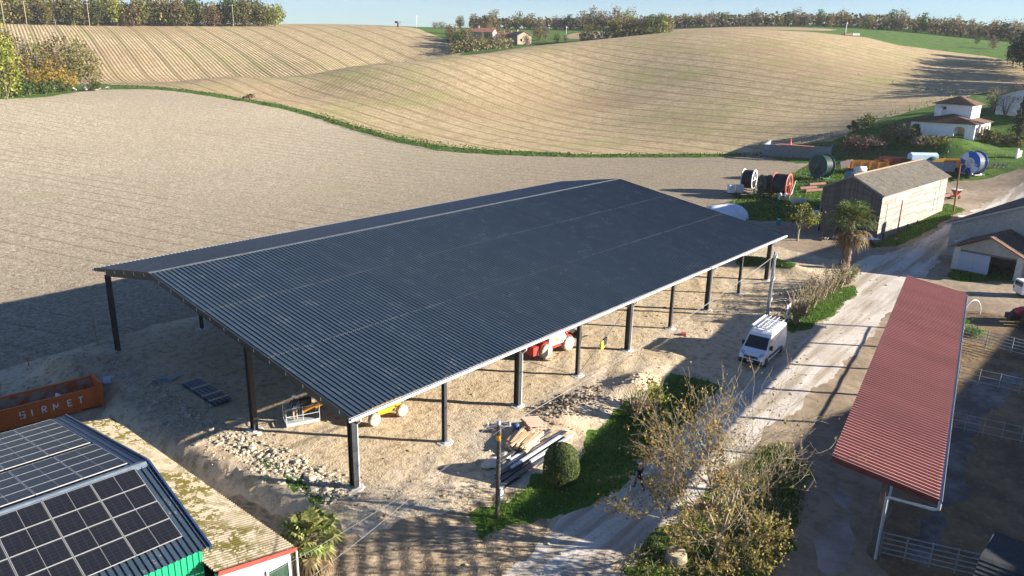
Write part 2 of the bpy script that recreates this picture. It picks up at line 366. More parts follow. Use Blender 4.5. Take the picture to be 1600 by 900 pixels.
def zone_obj(name, V, T, mat):
    u, inv = np.unique(T, return_inverse=True); me = bpy.data.meshes.new(name)
    me.vertices.add(len(u)); me.vertices.foreach_set('co', V[u].astype(np.float32).ravel())
    k = len(T); me.loops.add(k*3); me.polygons.add(k); me.loops.foreach_set('vertex_index', inv.reshape(-1).astype(np.int32))
    me.polygons.foreach_set('loop_start', np.arange(0, 3*k, 3, dtype=np.int32)); me.polygons.foreach_set('use_smooth', np.ones(k, bool))
    me.materials.append(mat); me.update(calc_edges=True); me.validate()
    return tag(link(name, me), kind='structure')
# ------------------------------------------------------------------ ground materials
def ground_mats():
    g = {}
    def rows(t, ang, scale, dist=3.0, dscale=.2, prof='SIN'):
        return t.wave(t.coord(rot=-(math.radians(ang)+PI/2)), scale, dist, 2, dscale, prof)
    # near ploughed field: dark soil flecked with straw, drill rows and tramlines
    t = NT('ploughed_soil'); c = t.coord()
    big = t.noise(c, .016, 4); mid = t.noise(c, 1.1, 5, .7); fl = t.noise(c, 3.4, 4, .9)
    base = t.ramp(mid, [(.3, (.17, .130, .085)), (.7, (.34, .275, .185))])
    straw = t.mix(t.ramp(fl, [(.45, 0), (.58, 1)]), base, (.56, .485, .355)); straw = t.mix(t.ramp(t.noise(c, 2.2, 3, .9), [(.60, 0), (.68, .8)]), straw, (.74, .66, .50)); straw = t.mix(t.ramp(t.noise(c, 1.9, 3, .9), [(.32, .75), (.40, 0)]), straw, (.12, .10, .075))
    vo = t.n('TexVoronoi', i_Scale=2.9); t.l(c, vo.inputs['Vector']); vs = t.n('SeparateColor'); t.l(vo.outputs['Color'], vs.inputs[0])
    straw = t.mix(t.ramp(vs.outputs[0], [(.0, .42), (.3, .0)]), straw, (.17, .135, .095)); straw = t.mix(t.ramp(vs.outputs[1], [(.74, 0), (.95, .35)]), straw, (.78, .70, .53))
    r1 = rows(t, -72, .095, 16, .016); r2 = rows(t, -74, .36, 30, .03)
    col = t.mix(t.ramp(t.math('ADD', t.math('ADD', r1, t.math('MULTIPLY', t.math('SUBTRACT', fl, .5), .25)), t.ramp(t.noise(c, .03, 3), [(.42, 0), (.58, .06)])), [(.02, .5), (.075, 0)]), straw, (.11, .085, .06))
    col = t.mix(t.ramp(r2, [(.0, .05), (.4, 0)]), col, (.19, .145, .095))
    wet = t.ramp(big, [(.40, 0), (.60, 1)])
    sp = t.n('SeparateXYZ'); t.l(c, sp.inputs[0]); damp = t.ramp(t.math('MULTIPLY', t.math('ADD', sp.outputs[1], t.math('MULTIPLY', sp.outputs[0], -.25)), .008), [(.15, 1), (.85, 0)])
    col = t.mix(t.math('MULTIPLY', damp, .55), col, (.155, .12, .085)); col = t.mix(t.math('MULTIPLY', wet, .22), col, (.22, .18, .13)); col = t.mix(t.math('MULTIPLY', t.ramp(t.noise(c, .06, 4), [(.56, 0), (.72, 1)]), .25), col, (.22, .25, .09))
    hgt = t.math('ADD', t.math('ADD', fl, t.math('MULTIPLY', mid, .8)), t.math('MULTIPLY', r2, .0)); g['field'] = t.out(col, hgt, .7, .12)
    # stubble fields on the slopes
    for key, nm, ang, sc, dist in (('stub', 'stubble', -99, .33, 10), ('hill', 'stubble_rows', -107, .21, 6)):
        t = NT(nm); c = t.coord(); mid = t.noise(c, .22, 6, .7); fl = t.noise(c, 1.1, 4, .7); big = t.noise(c, .012, 3)
        base = t.ramp(mid, [(.32, (.30, .22, .115)), (.68, (.55, .425, .25))])
        col = t.mix(t.ramp(fl, [(.42, 0), (.66, .8)]), base, (.62, .49, .30))
        w = rows(t, ang, sc, dist, .02); w2 = rows(t, ang, sc*.13, dist*1.5, .012)
        col = t.mix(t.ramp(w, [(.0, .65 if key == 'hill' else .45), (.45, 0)]), col, (.20, .15, .075))
        col = t.mix(t.ramp(w2, [(.0, .7), (.10, 0)]), col, (.16, .14, .06)); w3 = rows(t, ang+2, sc*.37, dist, .03); col = t.mix(t.ramp(w3, [(.0, .38), (.22, 0)]), col, (.19, .135, .07))
        gr = t.ramp(t.noise(c, .035, 4, .6), [(.50, 0), (.66, 1)])
        col = t.mix(t.math('MULTIPLY', gr, .42 if key == 'stub' else .25), col, (.25, .27, .075))
        br = t.ramp(big, [(.48, 0), (.66, 1)]); col = t.mix(t.math('MULTIPLY', br, .45), col, (.27, .175, .10)); col = t.mix(t.ramp(t.noise(c, .5, 5, .75), [(.36, .55), (.5, 0)]), col, (.24, .18, .10))
        hg = t.math('ADD', t.math('MULTIPLY', w, .9), fl); g[key] = t.out(col, hg, .55, .25)
    t = NT('bare_far_soil'); c = t.coord(); g['farf'] = t.out(t.ramp(t.noise(c, .05, 5), [(.3, (.30, .21, .13)), (.7, (.40, .29, .18))]))
    # grass
    t = NT('meadow_grass'); c = t.coord(); a = t.noise(c, .35, 6, .65); b = t.noise(c, 3.5, 4, .7)
    col = t.ramp(a, [(.3, (.032, .070, .012)), (.55, (.070, .145, .018)), (.75, (.15, .19, .045))])
    col = t.mix(t.ramp(b, [(.55, 0), (.75, .55)]), col, (.20, .19, .06)); g['grass'] = t.out(col, b, .9, .2)
    # building-site earth
    t = NT('site_earth'); c = t.coord(); a = t.noise(c, .16, 6, .62); b = t.noise(c, 1.6, 6, .7); d = t.noise(c, 9, 3)
    col = t.ramp(a, [(.3, (.43, .335, .215)), (.5, (.54, .435, .295)), (.68, (.48, .415, .325))])
    col = t.mix(t.ramp(b, [(.36, .75), (.52, 0)]), col, (.24, .165, .095)); col = t.mix(t.ramp(t.noise(c, .55, 5, .7), [(.57, 0), (.68, .7)]), col, (.52, .45, .35))
    col = t.mix(t.ramp(d, [(.58, 0), (.7, .5)]), col, (.62, .54, .42))
    tr = t.math('MULTIPLY', t.wave(t.coord(rot=-(math.radians(25)+PI/2)), .16, 14, 4, .09), t.ramp(t.noise(c, .07, 3), [(.45, 0), (.6, 1)])); hg = t.math('ADD', t.math('MULTIPLY', b, 1.0), t.math('MULTIPLY', d, .35))
    hg = t.math('ADD', hg, t.math('MULTIPLY', tr, .5)); g['site'] = t.out(col, hg, .85, .14)
    # churned track with tyre lugs
    t = NT('rutted_mud'); c = t.coord(); a = t.noise(c, .3, 6, .65); b = t.noise(c, 2.0, 6, .72)
    rut = rows(t, 53, .30, 3.0, .10); lug = t.math('MULTIPLY', rows(t, 118, 1.15, 2.0, .3), t.ramp(t.noise(c, .16, 3), [(.42, 0), (.54, 1)]))
    col = t.ramp(a, [(.3, (.31, .235, .15)), (.7, (.45, .355, .24))]); col = t.mix(t.ramp(b, [(.38, .7), (.55, 0)]), col, (.19, .14, .09))
    hg = t.math('ADD', t.math('MULTIPLY', t.math('MULTIPLY', lug, rut), .5), t.math('ADD', b, t.math('MULTIPLY', rut, .7))); g['track'] = t.out(col, hg, .9, .16)
    # gravel road
    t = NT('road_gravel', .9); c = t.coord(); a = t.noise(c, .22, 6, .6); b = t.noise(c, 5, 5, .75); s = t.noise(t.coord((.06, .9, 1), -math.radians(8)), 1.0, 4)
    col = t.ramp(a, [(.32, (.50, .45, .385)), (.66, (.66, .61, .545))]); col = t.mix(t.ramp(s, [(.40, .85), (.56, 0)]), col, (.33, .27, .20))
    col = t.mix(t.ramp(b, [(.35, .55), (.5, 0)]), col, (.28, .235, .185)); g['road'] = t.out(col, b, .5, .06)
    # farmyard dirt
    t = NT('farmyard_dirt'); c = t.coord(); a = t.noise(c, .14, 6, .62); b = t.noise(c, 1.4, 6, .7)
    col = t.ramp(a, [(.34, (.22, .165, .11)), (.62, (.38, .305, .22))]); col = t.mix(t.ramp(b, [(.36, .7), (.54, 0)]), col, (.19, .145, .10))
    col = t.mix(t.ramp(t.noise(c, .3, 4), [(.62, 0), (.74, .6)]), col, (.13, .15, .05)); g['yard'] = t.out(col, b, .7, .09)
    t = NT('cattle_mud', .75); c = t.coord(); a = t.noise(c, .35, 6, .65); b = t.noise(c, 2.2, 6, .72)
    col = t.ramp(a, [(.35, (.09, .062, .038)), (.6, (.22, .155, .085))]); col = t.mix(t.ramp(b, [(.52, 0), (.68, .7)]), col, (.30, .215, .11)); g['mud'] = t.out(col, b, .9, .12)
    t = NT('pale_concrete_path'); c = t.coord(); a = t.noise(c, .6, 6, .65); g['slab'] = t.out(t.ramp(a, [(.35, (.22, .195, .165)), (.65, (.36, .34, .31))]), a, .2, .02)
    t = NT('wet_concrete', .6, .3); c = t.coord(); a = t.noise(c, .5, 6, .65)
    col = t.ramp(a, [(.42, (.07, .058, .045)), (.60, (.19, .18, .17))]); g['wet'] = t.out(col, t.noise(c, 3, 4), .25, .03)
    return g
GM = ground_mats()
def build_ground():
    xs = axis(-34, 112, .75, -420, 2200); ys = axis(-46, 62, .75, -900, 1900)
    X, Y = np.meshgrid(xs, ys, indexing='ij'); Z = h(X, Y); nx, ny = X.shape
    V = np.stack([X.ravel(), Y.ravel(), Z.ravel()], -1)
    i = np.arange(nx*ny).reshape(nx, ny); a = i[:-1, :-1].ravel(); b = i[1:, :-1].ravel(); c = i[1:, 1:].ravel(); d = i[:-1, 1:].ravel()
    T = np.concatenate([np.stack([a, b, c], -1), np.stack([a, c, d], -1)])
    # keep only what lies in front of the camera or close to it
    ctr = V[T].mean(1); f = (ctr[:, 0]-CAM[0])*math.cos(YAW) + (ctr[:, 1]-CAM[1])*math.sin(YAW); T = T[f > -60]
    for name, poly, key, wa, wf in (('road', ROAD, 'road', .22, .9), ('grass_verge', V_LAWN, 'grass', .22, 1.1), ('grass_verge', V_VERGE, 'grass', .2, 1.3), ('grass_verge', V_RIGHT, 'grass', .22, 1.2),
                                ('grass_verge', V_BARN, 'grass', .2, 1.0), ('grass_verge', V_CUT, 'grass', .2, 1.0), ('grass_verge', V_FARM, 'grass', .2, 1), ('grass_verge', V_BANK, 'grass', .25, 1.4), ('ploughed_field', Z_FIELD, 'field', .25, .5), ('lawn', V_REEL, 'grass', .3, .7),
                                ('stubble_field', Z_STUB, 'stub', .4, .2), ('stubble_field', Z_HILL, 'hill', .6, .1), ('bare_field', Z_FARF, 'farf', .5, .1), ('concrete_strip', Z_SLAB, 'slab', .2, .9), ('yard_slab', Z_WET, 'wet', .3, .8), ('cattle_yard', Z_MUD, 'mud', .3, .8),
                                ('meadow', V_MEAD, 'grass', .3, .25), ('track', Z_TRACK, 'track', .25, .8), ('building_plot', Z_SITE, 'site', .3, .6)):
        P = np.array(poly); lo = P.min(0)-6; hi = P.max(0)+6
        phi = np.full(len(V), 9.0); m = (V[:, 0] > lo[0]) & (V[:, 0] < hi[0]) & (V[:, 1] > lo[1]) & (V[:, 1] < hi[1])
        phi[m] = sd_poly(V[m, 0], V[m, 1], poly) + wob(V[m, 0], V[m, 1], wa, wf); phi[np.abs(phi) < 1e-5] = 1e-5
        V, A, T = split(V, T, phi); zone_obj(name, V, A, GM[key])
    ctr = V[T].mean(1); yd = (np.abs(ctr[:, 0]-45) < 105) & (np.abs(ctr[:, 1]+20) < 62) & (sd_poly(ctr[:, 0], ctr[:, 1], V_MEAD) > 0)
    zone_obj('farmyard', V, T[yd], GM['yard']); zone_obj('meadow', V, T[~yd], GM['grass'])
build_ground()
# ------------------------------------------------------------------ shared materials
def sheet_mat(name, c, dirt, rough=.42, spec=.5, amt=.5, sc=.35):
    t = NT(name, rough, spec); g = t.n('NewGeometry'); c0 = g.outputs['Position']
    a = t.noise(c0, sc, 5, .65); b = t.noise(c0, sc*9, 4, .7)
    oi = t.n('ObjectInfo'); col = t.mix(t.math('ADD', t.math('MULTIPLY', oi.outputs['Random'], .35), t.ramp(a, [(.35, 0), (.7, .35)])), c, tuple(x*1.4+.004 for x in c))
    f = t.math('MULTIPLY', t.ramp(a, [(.55, 0), (.66, 1)]), t.ramp(b, [(.54, 0), (.66, amt)]))
    return t.out(t.mix(f, col, dirt))
ANTH = sheet_mat('anthracite_sheet', (.028, .046, .068), (.30, .28, .25), .5, .38, .75, .8)
ANTH2 = sheet_mat('blue_grey_sheet', (.020, .042, .092), (.2, .19, .17), .34, .5, .3)
RED = sheet_mat('red_lacquer_sheet', (.35, .155, .128), (.20, .13, .11), .55, .3, .5)
GREEN = sheet_mat('green_cladding_sheet', (.008, .25, .115), (.1, .25, .15), .45, .4, .2)
STEEL = M('painted_dark_steel', (.022, .024, .028), (.035, .038, .042), 3, .5, spec=.4)
GALV = M('galvanised_steel', (.50, .52, .54), (.62, .63, .64), 5, .42, metal=.35)
GUT = M('zinc_gutter', (.55, .57, .58), (.66, .67, .67), 3, .4, metal=.2)
CONC = M('concrete', (.42, .39, .35), (.55, .52, .47), 3, .9, .4)
WHITE = M('white_paint', (.78, .79, .80), (.72, .73, .74), 2, .35, spec=.5)
BLACK = M('black_plastic', (.018, .018, .02), (.03, .03, .032), 6, .6)
TYRE = M('tyre_rubber', (.03, .028, .026), (.10, .085, .065), 6, .9)
TYREMUD = M('muddy_tyre', (.30, .26, .21), (.46, .42, .36), 7, .95, .4)
WOOD = M('fresh_timber', (.55, .40, .24), (.68, .52, .34), 6, .8, .2)
GLASS = M('dark_glass', (.012, .015, .02), rough=.06, spec=.6)
RUST = M('rusty_steel', (.16, .065, .03), (.26, .13, .07), 8, .85, .3)
POLEW = M('weathered_pole_wood', (.13, .10, .075), (.24, .20, .155), 9, .9, .3)
POLED = M('dark_tarred_pole', (.05, .04, .032), (.11, .09, .07), 9, .9, .3)
CABLE = M('cable_grey', (.45, .45, .45), rough=.6)
def ribbed(w, l, pitch=.3333, rh=.056, rb=.062, rt=.03, z0=0.0, flip=False):
    """trapezoid-ribbed sheet: x across, y up the slope; the ribs lie along y"""
    b = MB(); n = max(1, int(round(w/pitch))); pr = []
    for i in range(n):
        c = (i+.5)*w/n; pr += [(c-rb/2-.0, 0), (c-rt/2, rh), (c+rt/2, rh), (c+rb/2, 0)]
    pr = [(0, 0)] + pr + [(w, 0)]
    k = len(pr); P = [(x, 0, z+z0) for x, z in pr] + [(x, l, z+z0) for x, z in pr]
    b.add(P, [(i, i+1, i+1+k, i+k) for i in range(k-1)]); return b
# ------------------------------------------------------------------ the open hangar
def hangar():
    H = thing('open_hangar', 'huge open-sided steel hangar with dark blue-grey ribbed gable roof on black posts', 'hangar', (0, 0, 0))
    Bv = 7.0; sl = .1625; yE, zE = -.35, 4.55; yR = 21.4; zR = zE + sl*(yR-yE); yF = 30.6; zF = zR - sl*(yF-yR); x0, x1 = -.32, 58.95
    ang = math.atan(sl); n = 59; w = (x1-x0)/n
    Ln = (yR-yE)/math.cos(ang); Lf = (yF-yR)/math.cos(ang); rows = [(0, Ln*.345), (Ln*.345, Ln*.675), (Ln*.675, Ln)]
    first = {}
    for r, (a, e) in enumerate(rows):
        for i in range(n):
            if r not in first: first[r] = ribbed(w, e-a+(.12 if r < 2 else -.12), .3333, z0=.002+.006*(r == 0)*0).data('roof_sheet', ANTH)
            o = link('roof_sheet', first[r], H); d = .008*(2-r)*-1
            o.location = (x0+i*w, yE+a*math.cos(ang), zE+a*math.sin(ang)+d); o.rotation_euler = (ang, 0, 0)
    me = ribbed(w, Lf-.12, .3333).data('roof_sheet', ANTH2)  # same sheet as the near slope, its shade and blue reflection painted in
    for i in range(n):
        o = link('roof_sheet', me, H); o.location = (x0+(i+1)*w, yF, zF); o.rotation_euler = (ang, 0, PI)
    b = MB()
    for i in range(int((x1-x0)/.333)):
        for k in range(6):
            d = .5+k*1.6; b.box((x0+i*.333+.167, yF-d*math.cos(ang), zF+d*math.sin(ang)+.055), (.05, .05, .03))
    for r in (1, 2):
        for i in range(177):
            for e in (-.09, .09):
                if random.random() < .8: d = rows[r][0]+.05; b.box((x0+i*.3346+.167+e, yE+d*math.cos(ang), zE+d*math.sin(ang)+.02+(.0)), (.06, .05, .03))
    tag(b.build('roof_screw', M('dull_screw', (.13, .145, .16), rough=.5), H), kind='stuff')
    b = MB(); b.slab([(x0-.05, yR-.2, zR+.03), (x1+.05, yR-.2, zR+.03), (x1+.05, yR, zR+.065), (x0-.05, yR, zR+.065)], .012)
    b.slab([(x0-.05, yR, zR+.065), (x1+.05, yR, zR+.065), (x1+.05, yR+.2, zR+.03), (x0-.05, yR+.2, zR+.03)], .012); b.build('ridge_cap', M('pale_flashing', (.085, .10, .115), (.13, .14, .15), 2, .5), H)
    for x in (x0-.03, x1+.03):
        b = MB(); b.bar((x, yE, zE-.07), (x, yR, zR-.07), .05, .26); b.build('rake_flashing', STEEL, H)
        b = MB(); b.bar((x, yR+.01, zR-.07), (x, yF, zF-.07), .05, .26); b.build('rake_flashing', STEEL, H)
    # steelwork
    for y in np.arange(.5, yR-.3, 1.62):
        z = zE+sl*(y-yE)-.13; b = MB(); b.box(((x0+x1)/2, y, z), (x1-x0+.12, .07, .2)); b.build('purlin', GALV, H)
    for y in np.arange(yR+.7, yF-.2, 1.62):
        z = zR-sl*(y-yR)-.13; b = MB(); b.box(((x0+x1)/2, y, z), (x1-x0+.12, .07, .2)); b.build('purlin', GALV, H)
    for i in range(9):
        x = i*Bv
        b = MB(); b.bar((x, .05, zE-.48), (x, yR, zR-.42), .17, .36); b.build('rafter', STEEL, H)
        b = MB(); b.bar((x, yR+.02, zR-.42), (x, 29.3, zR-sl*(29.3-yR)-.45), .17, .36); b.build('rafter', STEEL, H)
    def colm(hh, big):
        b = MB(); W_, D_ = (.30, .42) if big else (.22, .26); t = .03
        b.box((0, -D_/2+t/2, hh/2), (W_, t, hh)); b.box((0, D_/2-t/2, hh/2), (W_, t, hh)); b.box((0, 0, hh/2), (.025, D_-2*t, hh)); return b.data('column', STEEL)
    pm = MB(); pm.box((0, 0, .02), (.5, .55, .04))
    for sx in (-1, 1):
        for sy in (-1, 1): pm.tube([(sx*.19, sy*.21, .04), (sx*.19, sy*.21, .1)], .016, 6)
    pm = pm.data('base_plate', GALV)
    fm = MB(); fm.lathe([(.62, -.3), (.6, .03), (.5, .07)], n=9, smooth=False); fm = fm.data('footing', CONC)
    hs = {}
    for y, idx, zt in ((0, range(9), zE-.48), (9.93, (0, 2, 4, 6, 8), zE+sl*10.3-.52), (29.24, range(9), zR-sl*(29.24-yR)-.55)):
        for i in idx:
            big = i % 2 == 0; k = (y, big)
            if k not in hs: hs[k] = colm(zt, big)
            o = link('column', hs[k], H); o.location = (i*Bv, y, 0)
            p = link('base_plate', pm, o); p.location = (0, 0, .035); f = link('footing', fm, o); f.location = (0, 0, -.03)
    # eaves: box gutter, fascia and downpipes
    b = MB(); g0, g1 = x0-.1, x1+.1
    b.prism([(yE-.24, zE-.01), (yE-.24, zE-.18), (yE+.02, zE-.18), (yE+.02, zE-.07), (yE, zE-.07), (yE, zE-.16), (yE-.215, zE-.16), (yE-.215, zE-.01)], g0, g1, 'x'); b.build('gutter', GUT, H)
    b = MB(); b.box(((x0+x1)/2, yE+.2, zE-.3), (x1-x0-.1, .1, .24)); b.build('eaves_beam', M('pale_galvanised', (.62, .65, .66), (.7, .72, .72), 3, .45), H)
    b = MB(); b.prism([(yF+.02, zF-.02), (yF+.02, zF-.18), (yF+.26, zF-.18), (yF+.26, zF-.02)], g0, g1, 'x'); b.build('gutter', GUT, H)
    for i in (0, 2, 4, 6, 8):
        b = MB(); x = i*Bv+.26; b.tube([(x, yE-.1, zE-.18), (x, yE-.1, zE-.42), (x, -.12, zE-.72), (x, -.12, .05)], .055, 8); b.build('downpipe', GUT, H)
    b = MB(); b.tube([(3*Bv+.1, -.05, .12), (4*Bv-.1, -.05, zE-.55)], .022, 5); b.build('brace_cable', STEEL, H)
    return H
hangar()
# ------------------------------------------------------------------ bottom-left: solar barn, fibre-cement lean-to, skip
CELL = None
def panel_mat():
    t = NT('solar_cells', .32, .22); tc = t.n('TexCoord'); sp = t.n('SeparateXYZ'); t.l(tc.outputs['Object'], sp.inputs[0])
    def line(o, step, w):
        f = t.math('FRACT', t.math('DIVIDE', o, step)); return t.math('GREATER_THAN', t.math('ABSOLUTE', t.math('SUBTRACT', f, .5)), .5-w)
    m = t.math('MAXIMUM', line(sp.outputs[0], .297, .02), line(sp.outputs[1], .182, .035))
    a = t.noise(tc.outputs['Object'], .8, 3)
    col = t.mix(m, t.ramp(a, [(.3, (.008, .009, .014)), (.7, (.012, .013, .018))]), (.045, .05, .056)); return t.out(col)
PANEL = panel_mat()
ALU = M('panel_frame_aluminium', (.38, .38, .37), (.46, .455, .44), 4, .35, metal=.4)
def solar_barn():
    R0 = Vector((-9.9, 2.1, 5.0)); rz = math.radians(-3.6); g = -1.7
    T = thing('solar_barn', 'green clad barn with black solar panels on both slopes of its dark blue roof', 'barn', (R0.x, R0.y, g), rz)
    zr = 5.0-g; yn, zn = -5.85, 3.5-g; yf, zf = 12.2, 2.9-g; xl = -15.0
    an = math.atan((zr-zn)/-yn); af = math.atan((zr-zf)/yf); Ln = math.hypot(yn, zr-zn); Lf = math.hypot(yf, zr-zf); n = 15
    mn = ribbed(1.0, Ln-.1, .25, .05, .07, .04).data('roof_sheet', ANTH); mf = ribbed(1.0, Lf-.1, .25, .05, .07, .04).data('roof_sheet', ANTH2)
    for i in range(n):
        o = link('roof_sheet', mn, T); o.location = (-1-i, yn, zn); o.rotation_euler = (an, 0, 0)
        o = link('roof_sheet', mf, T); o.location = (-i, yf, zf); o.rotation_euler = (af, 0, PI)
    b = MB(); b.slab([(xl, -.3, zr-.03), (0.08, -.3, zr-.03), (0.08, 0, zr+.07), (xl, 0, zr+.07)], .015); b.slab([(xl, 0, zr+.07), (.08, 0, zr+.07), (.08, .3, zr+.0), (xl, .3, zr+.0)], .015)
    b.build('ridge_cap', M('ridge_flashing', (.13, .17, .21), (.2, .24, .28), 2, .45), T)
    for a, c in (((.04, yn, zn-.05), (.04, 0, zr-.02)), ((.04, .02, zr-.02), (.04, yf, zf-.05))):
        b = MB(); b.bar(a, c, .09, .28); b.build('rake_flashing', ANTH2, T)
    def mod(w, l):
        b = MB(); b.box((w/2, l/2, 0), (w-.044, l-.044, .03)); return b.data('solar_panel', PANEL)
    def frm(w, l):
        b = MB(); e = .022
        for c, d in (((w/2, e/2, 0), (w, e, .04)), ((w/2, l-e/2, 0), (w, e, .04)), ((e/2, l/2, 0), (e, l-2*e, .04)), ((w-e/2, l/2, 0), (e, l-2*e, .04)), ((w/2, l/2, .004), (.014, l-2*e, .034))): b.box(c, d)
        return b.data('frame', ALU)
    def place(me, fr, x, s, near):
        o = link('solar_panel', me, T); f = link('frame', fr, o)
        if near: o.location = (x, yn+s*math.cos(an), zn+s*math.sin(an)+.12); o.rotation_euler = (an, 0, 0)
        else: o.location = (x, yf-s*math.cos(af), zf+s*math.sin(af)+.12); o.rotation_euler = (af, 0, PI)
    me, fr = mod(1.84, 1.18), frm(1.84, 1.18)
    for i in range(8):
        for k in range(4): place(me, fr, -.68-1.84-i*1.87, .98+k*1.2, True)
    me, fr = mod(1.84, 1.1), frm(1.84, 1.1)
    for i in range(8):
        for k in range(6): place(me, fr, -.78-i*1.87, .35+k*1.11, False)
        for k in range(4): place(me, fr, -.72-i*1.87, Lf-.45-4.45+k*1.11, False)
    # green cladding: one ribbed sheet per metre under each eave and up the gable
    hw = zn-.1
    def clad(w, l, loc, r):
        o = link('wall_sheet', ribbed(w, l, .25, .04, .09, .05).data('wall_sheet', GREEN), T); o.location = loc; o.rotation_euler = r
    for i in range(n): clad(1.0, hw, (-1.2-i, yn+.35, .05), (PI/2, 0, 0))
    y = yn+.35
    for i in range(18):
        yy = y+i; ym = yy+.5; top = (zr+(ym/yn)*(zn-zr) if ym < 0 else zr-(ym/yf)*(zr-zf))-.32
        if yy+1 > yf: break
        clad(1.0, top, (-.2, yy, .05), (PI/2, 0, PI/2))
solar_barn()
FIB = None
def fibre_mat():
    t = NT('fibre_cement_with_moss', .95, .1); c = t.n('NewGeometry').outputs['Position']; a = t.noise(c, .5, 5, .6); m = t.noise(c, 1.9, 6, .65, .8); m2 = t.noise(c, .22, 3)
    col = t.ramp(a, [(.3, (.19, .16, .118)), (.7, (.30, .262, .20))]); col = t.mix(t.ramp(t.noise(c, 3, 4), [(.55, 0), (.7, .6)]), col, (.22, .17, .11))
    k = t.math('MULTIPLY', t.ramp(m, [(.485, 0), (.525, 1)]), t.ramp(m2, [(.42, .15), (.52, 1)]))
    return t.out(t.mix(k, col, (.075, .066, .016)), t.math('ADD', m, t.math('MULTIPLY', k, .6)), .5, .06)
FIB = fibre_mat()
def leanto():
    T = thing('lean_to', 'low lean-to with mossy beige corrugated fibre-cement roof, red bargeboard and grey wall', 'lean-to', (-8.2, 4.5, -1.7))
    y0, y1 = -4.45, 13.9; xi, zi = -10.4, 2.75; xo, zo = -6.75, 1.95; n = 17; w = (y1-y0)/n; L = math.hypot(xo-xi, zi-zo); a = math.atan((zi-zo)/(xo-xi))
    b = MB(); k = 64
    pts = [(w*i/k, .045*math.cos(2*PI*i*6/k)) for i in range(k+1)]
    b.add([(x, 0, z) for x, z in pts]+[(x, L+.12, z) for x, z in pts], [(i, i+1, i+k+2, i+k+1) for i in range(k)], True); me = b.data('roof_sheet', FIB)
    for i in range(n):
        o = link('roof_sheet', me, T); o.location = (xo+8.2, y0+i*w-4.5, zo+1.7+.006*(i % 2)); o.rotation_euler = Euler((a, 0, PI/2)); o.rotation_euler.rotate(Matrix.Rotation(random.uniform(-.004, .004), 3, 'Z'))
    REDB = M('red_bargeboard', (.42, .06, .04), (.3, .05, .04), 5, .6); GREYW = M('pale_grey_render', (.30, .31, .33), (.42, .43, .44), 2, .85, .3)
    b = MB(); b.bar((xi, y0-.03, zi-.13), (xo+.05, y0-.03, zo-.13), .05, .2); b.build('bargeboard', REDB, T, True)
    b = MB(); b.prism([(xi, -1.7), (xo-.15, -1.7), (xo-.15, zo-.2), (xi, zi-.26)], y0+.1, y0+.28, 'y'); b.build('end_wall', GREYW, T, True)
    b = MB(); b.box((xo-.25, (y0+y1)/2, .05), (.15, y1-y0-.7, 3.5)); b.build('side_wall', GREYW, T, True)
    b = MB(); b.box((xo-.9, y0+.06, .45), (1.0, .05, 1.9)); dr = b.build('window', M('dirty_dark_pane', (.02, .05, .035), (.05, .08, .06), 4, .2), T, True)
    b = MB()
    for dx in (-.54, .54): b.box((xo-.9+dx, y0+.04, .45), (.08, .1, 2.04))
    for dz in (-1.0, 1.0): b.box((xo-.9, y0+.04, .45+dz), (1.0, .1, .08))
    b.build('window_frame', WHITE, dr, True)
    b = MB(); b.tube([(xo-.02, y0-.1, zo-.15), (xo-.02, y0-.1, -1.05)], .05, 7); b.build('downpipe', GUT, T, True)
leanto()
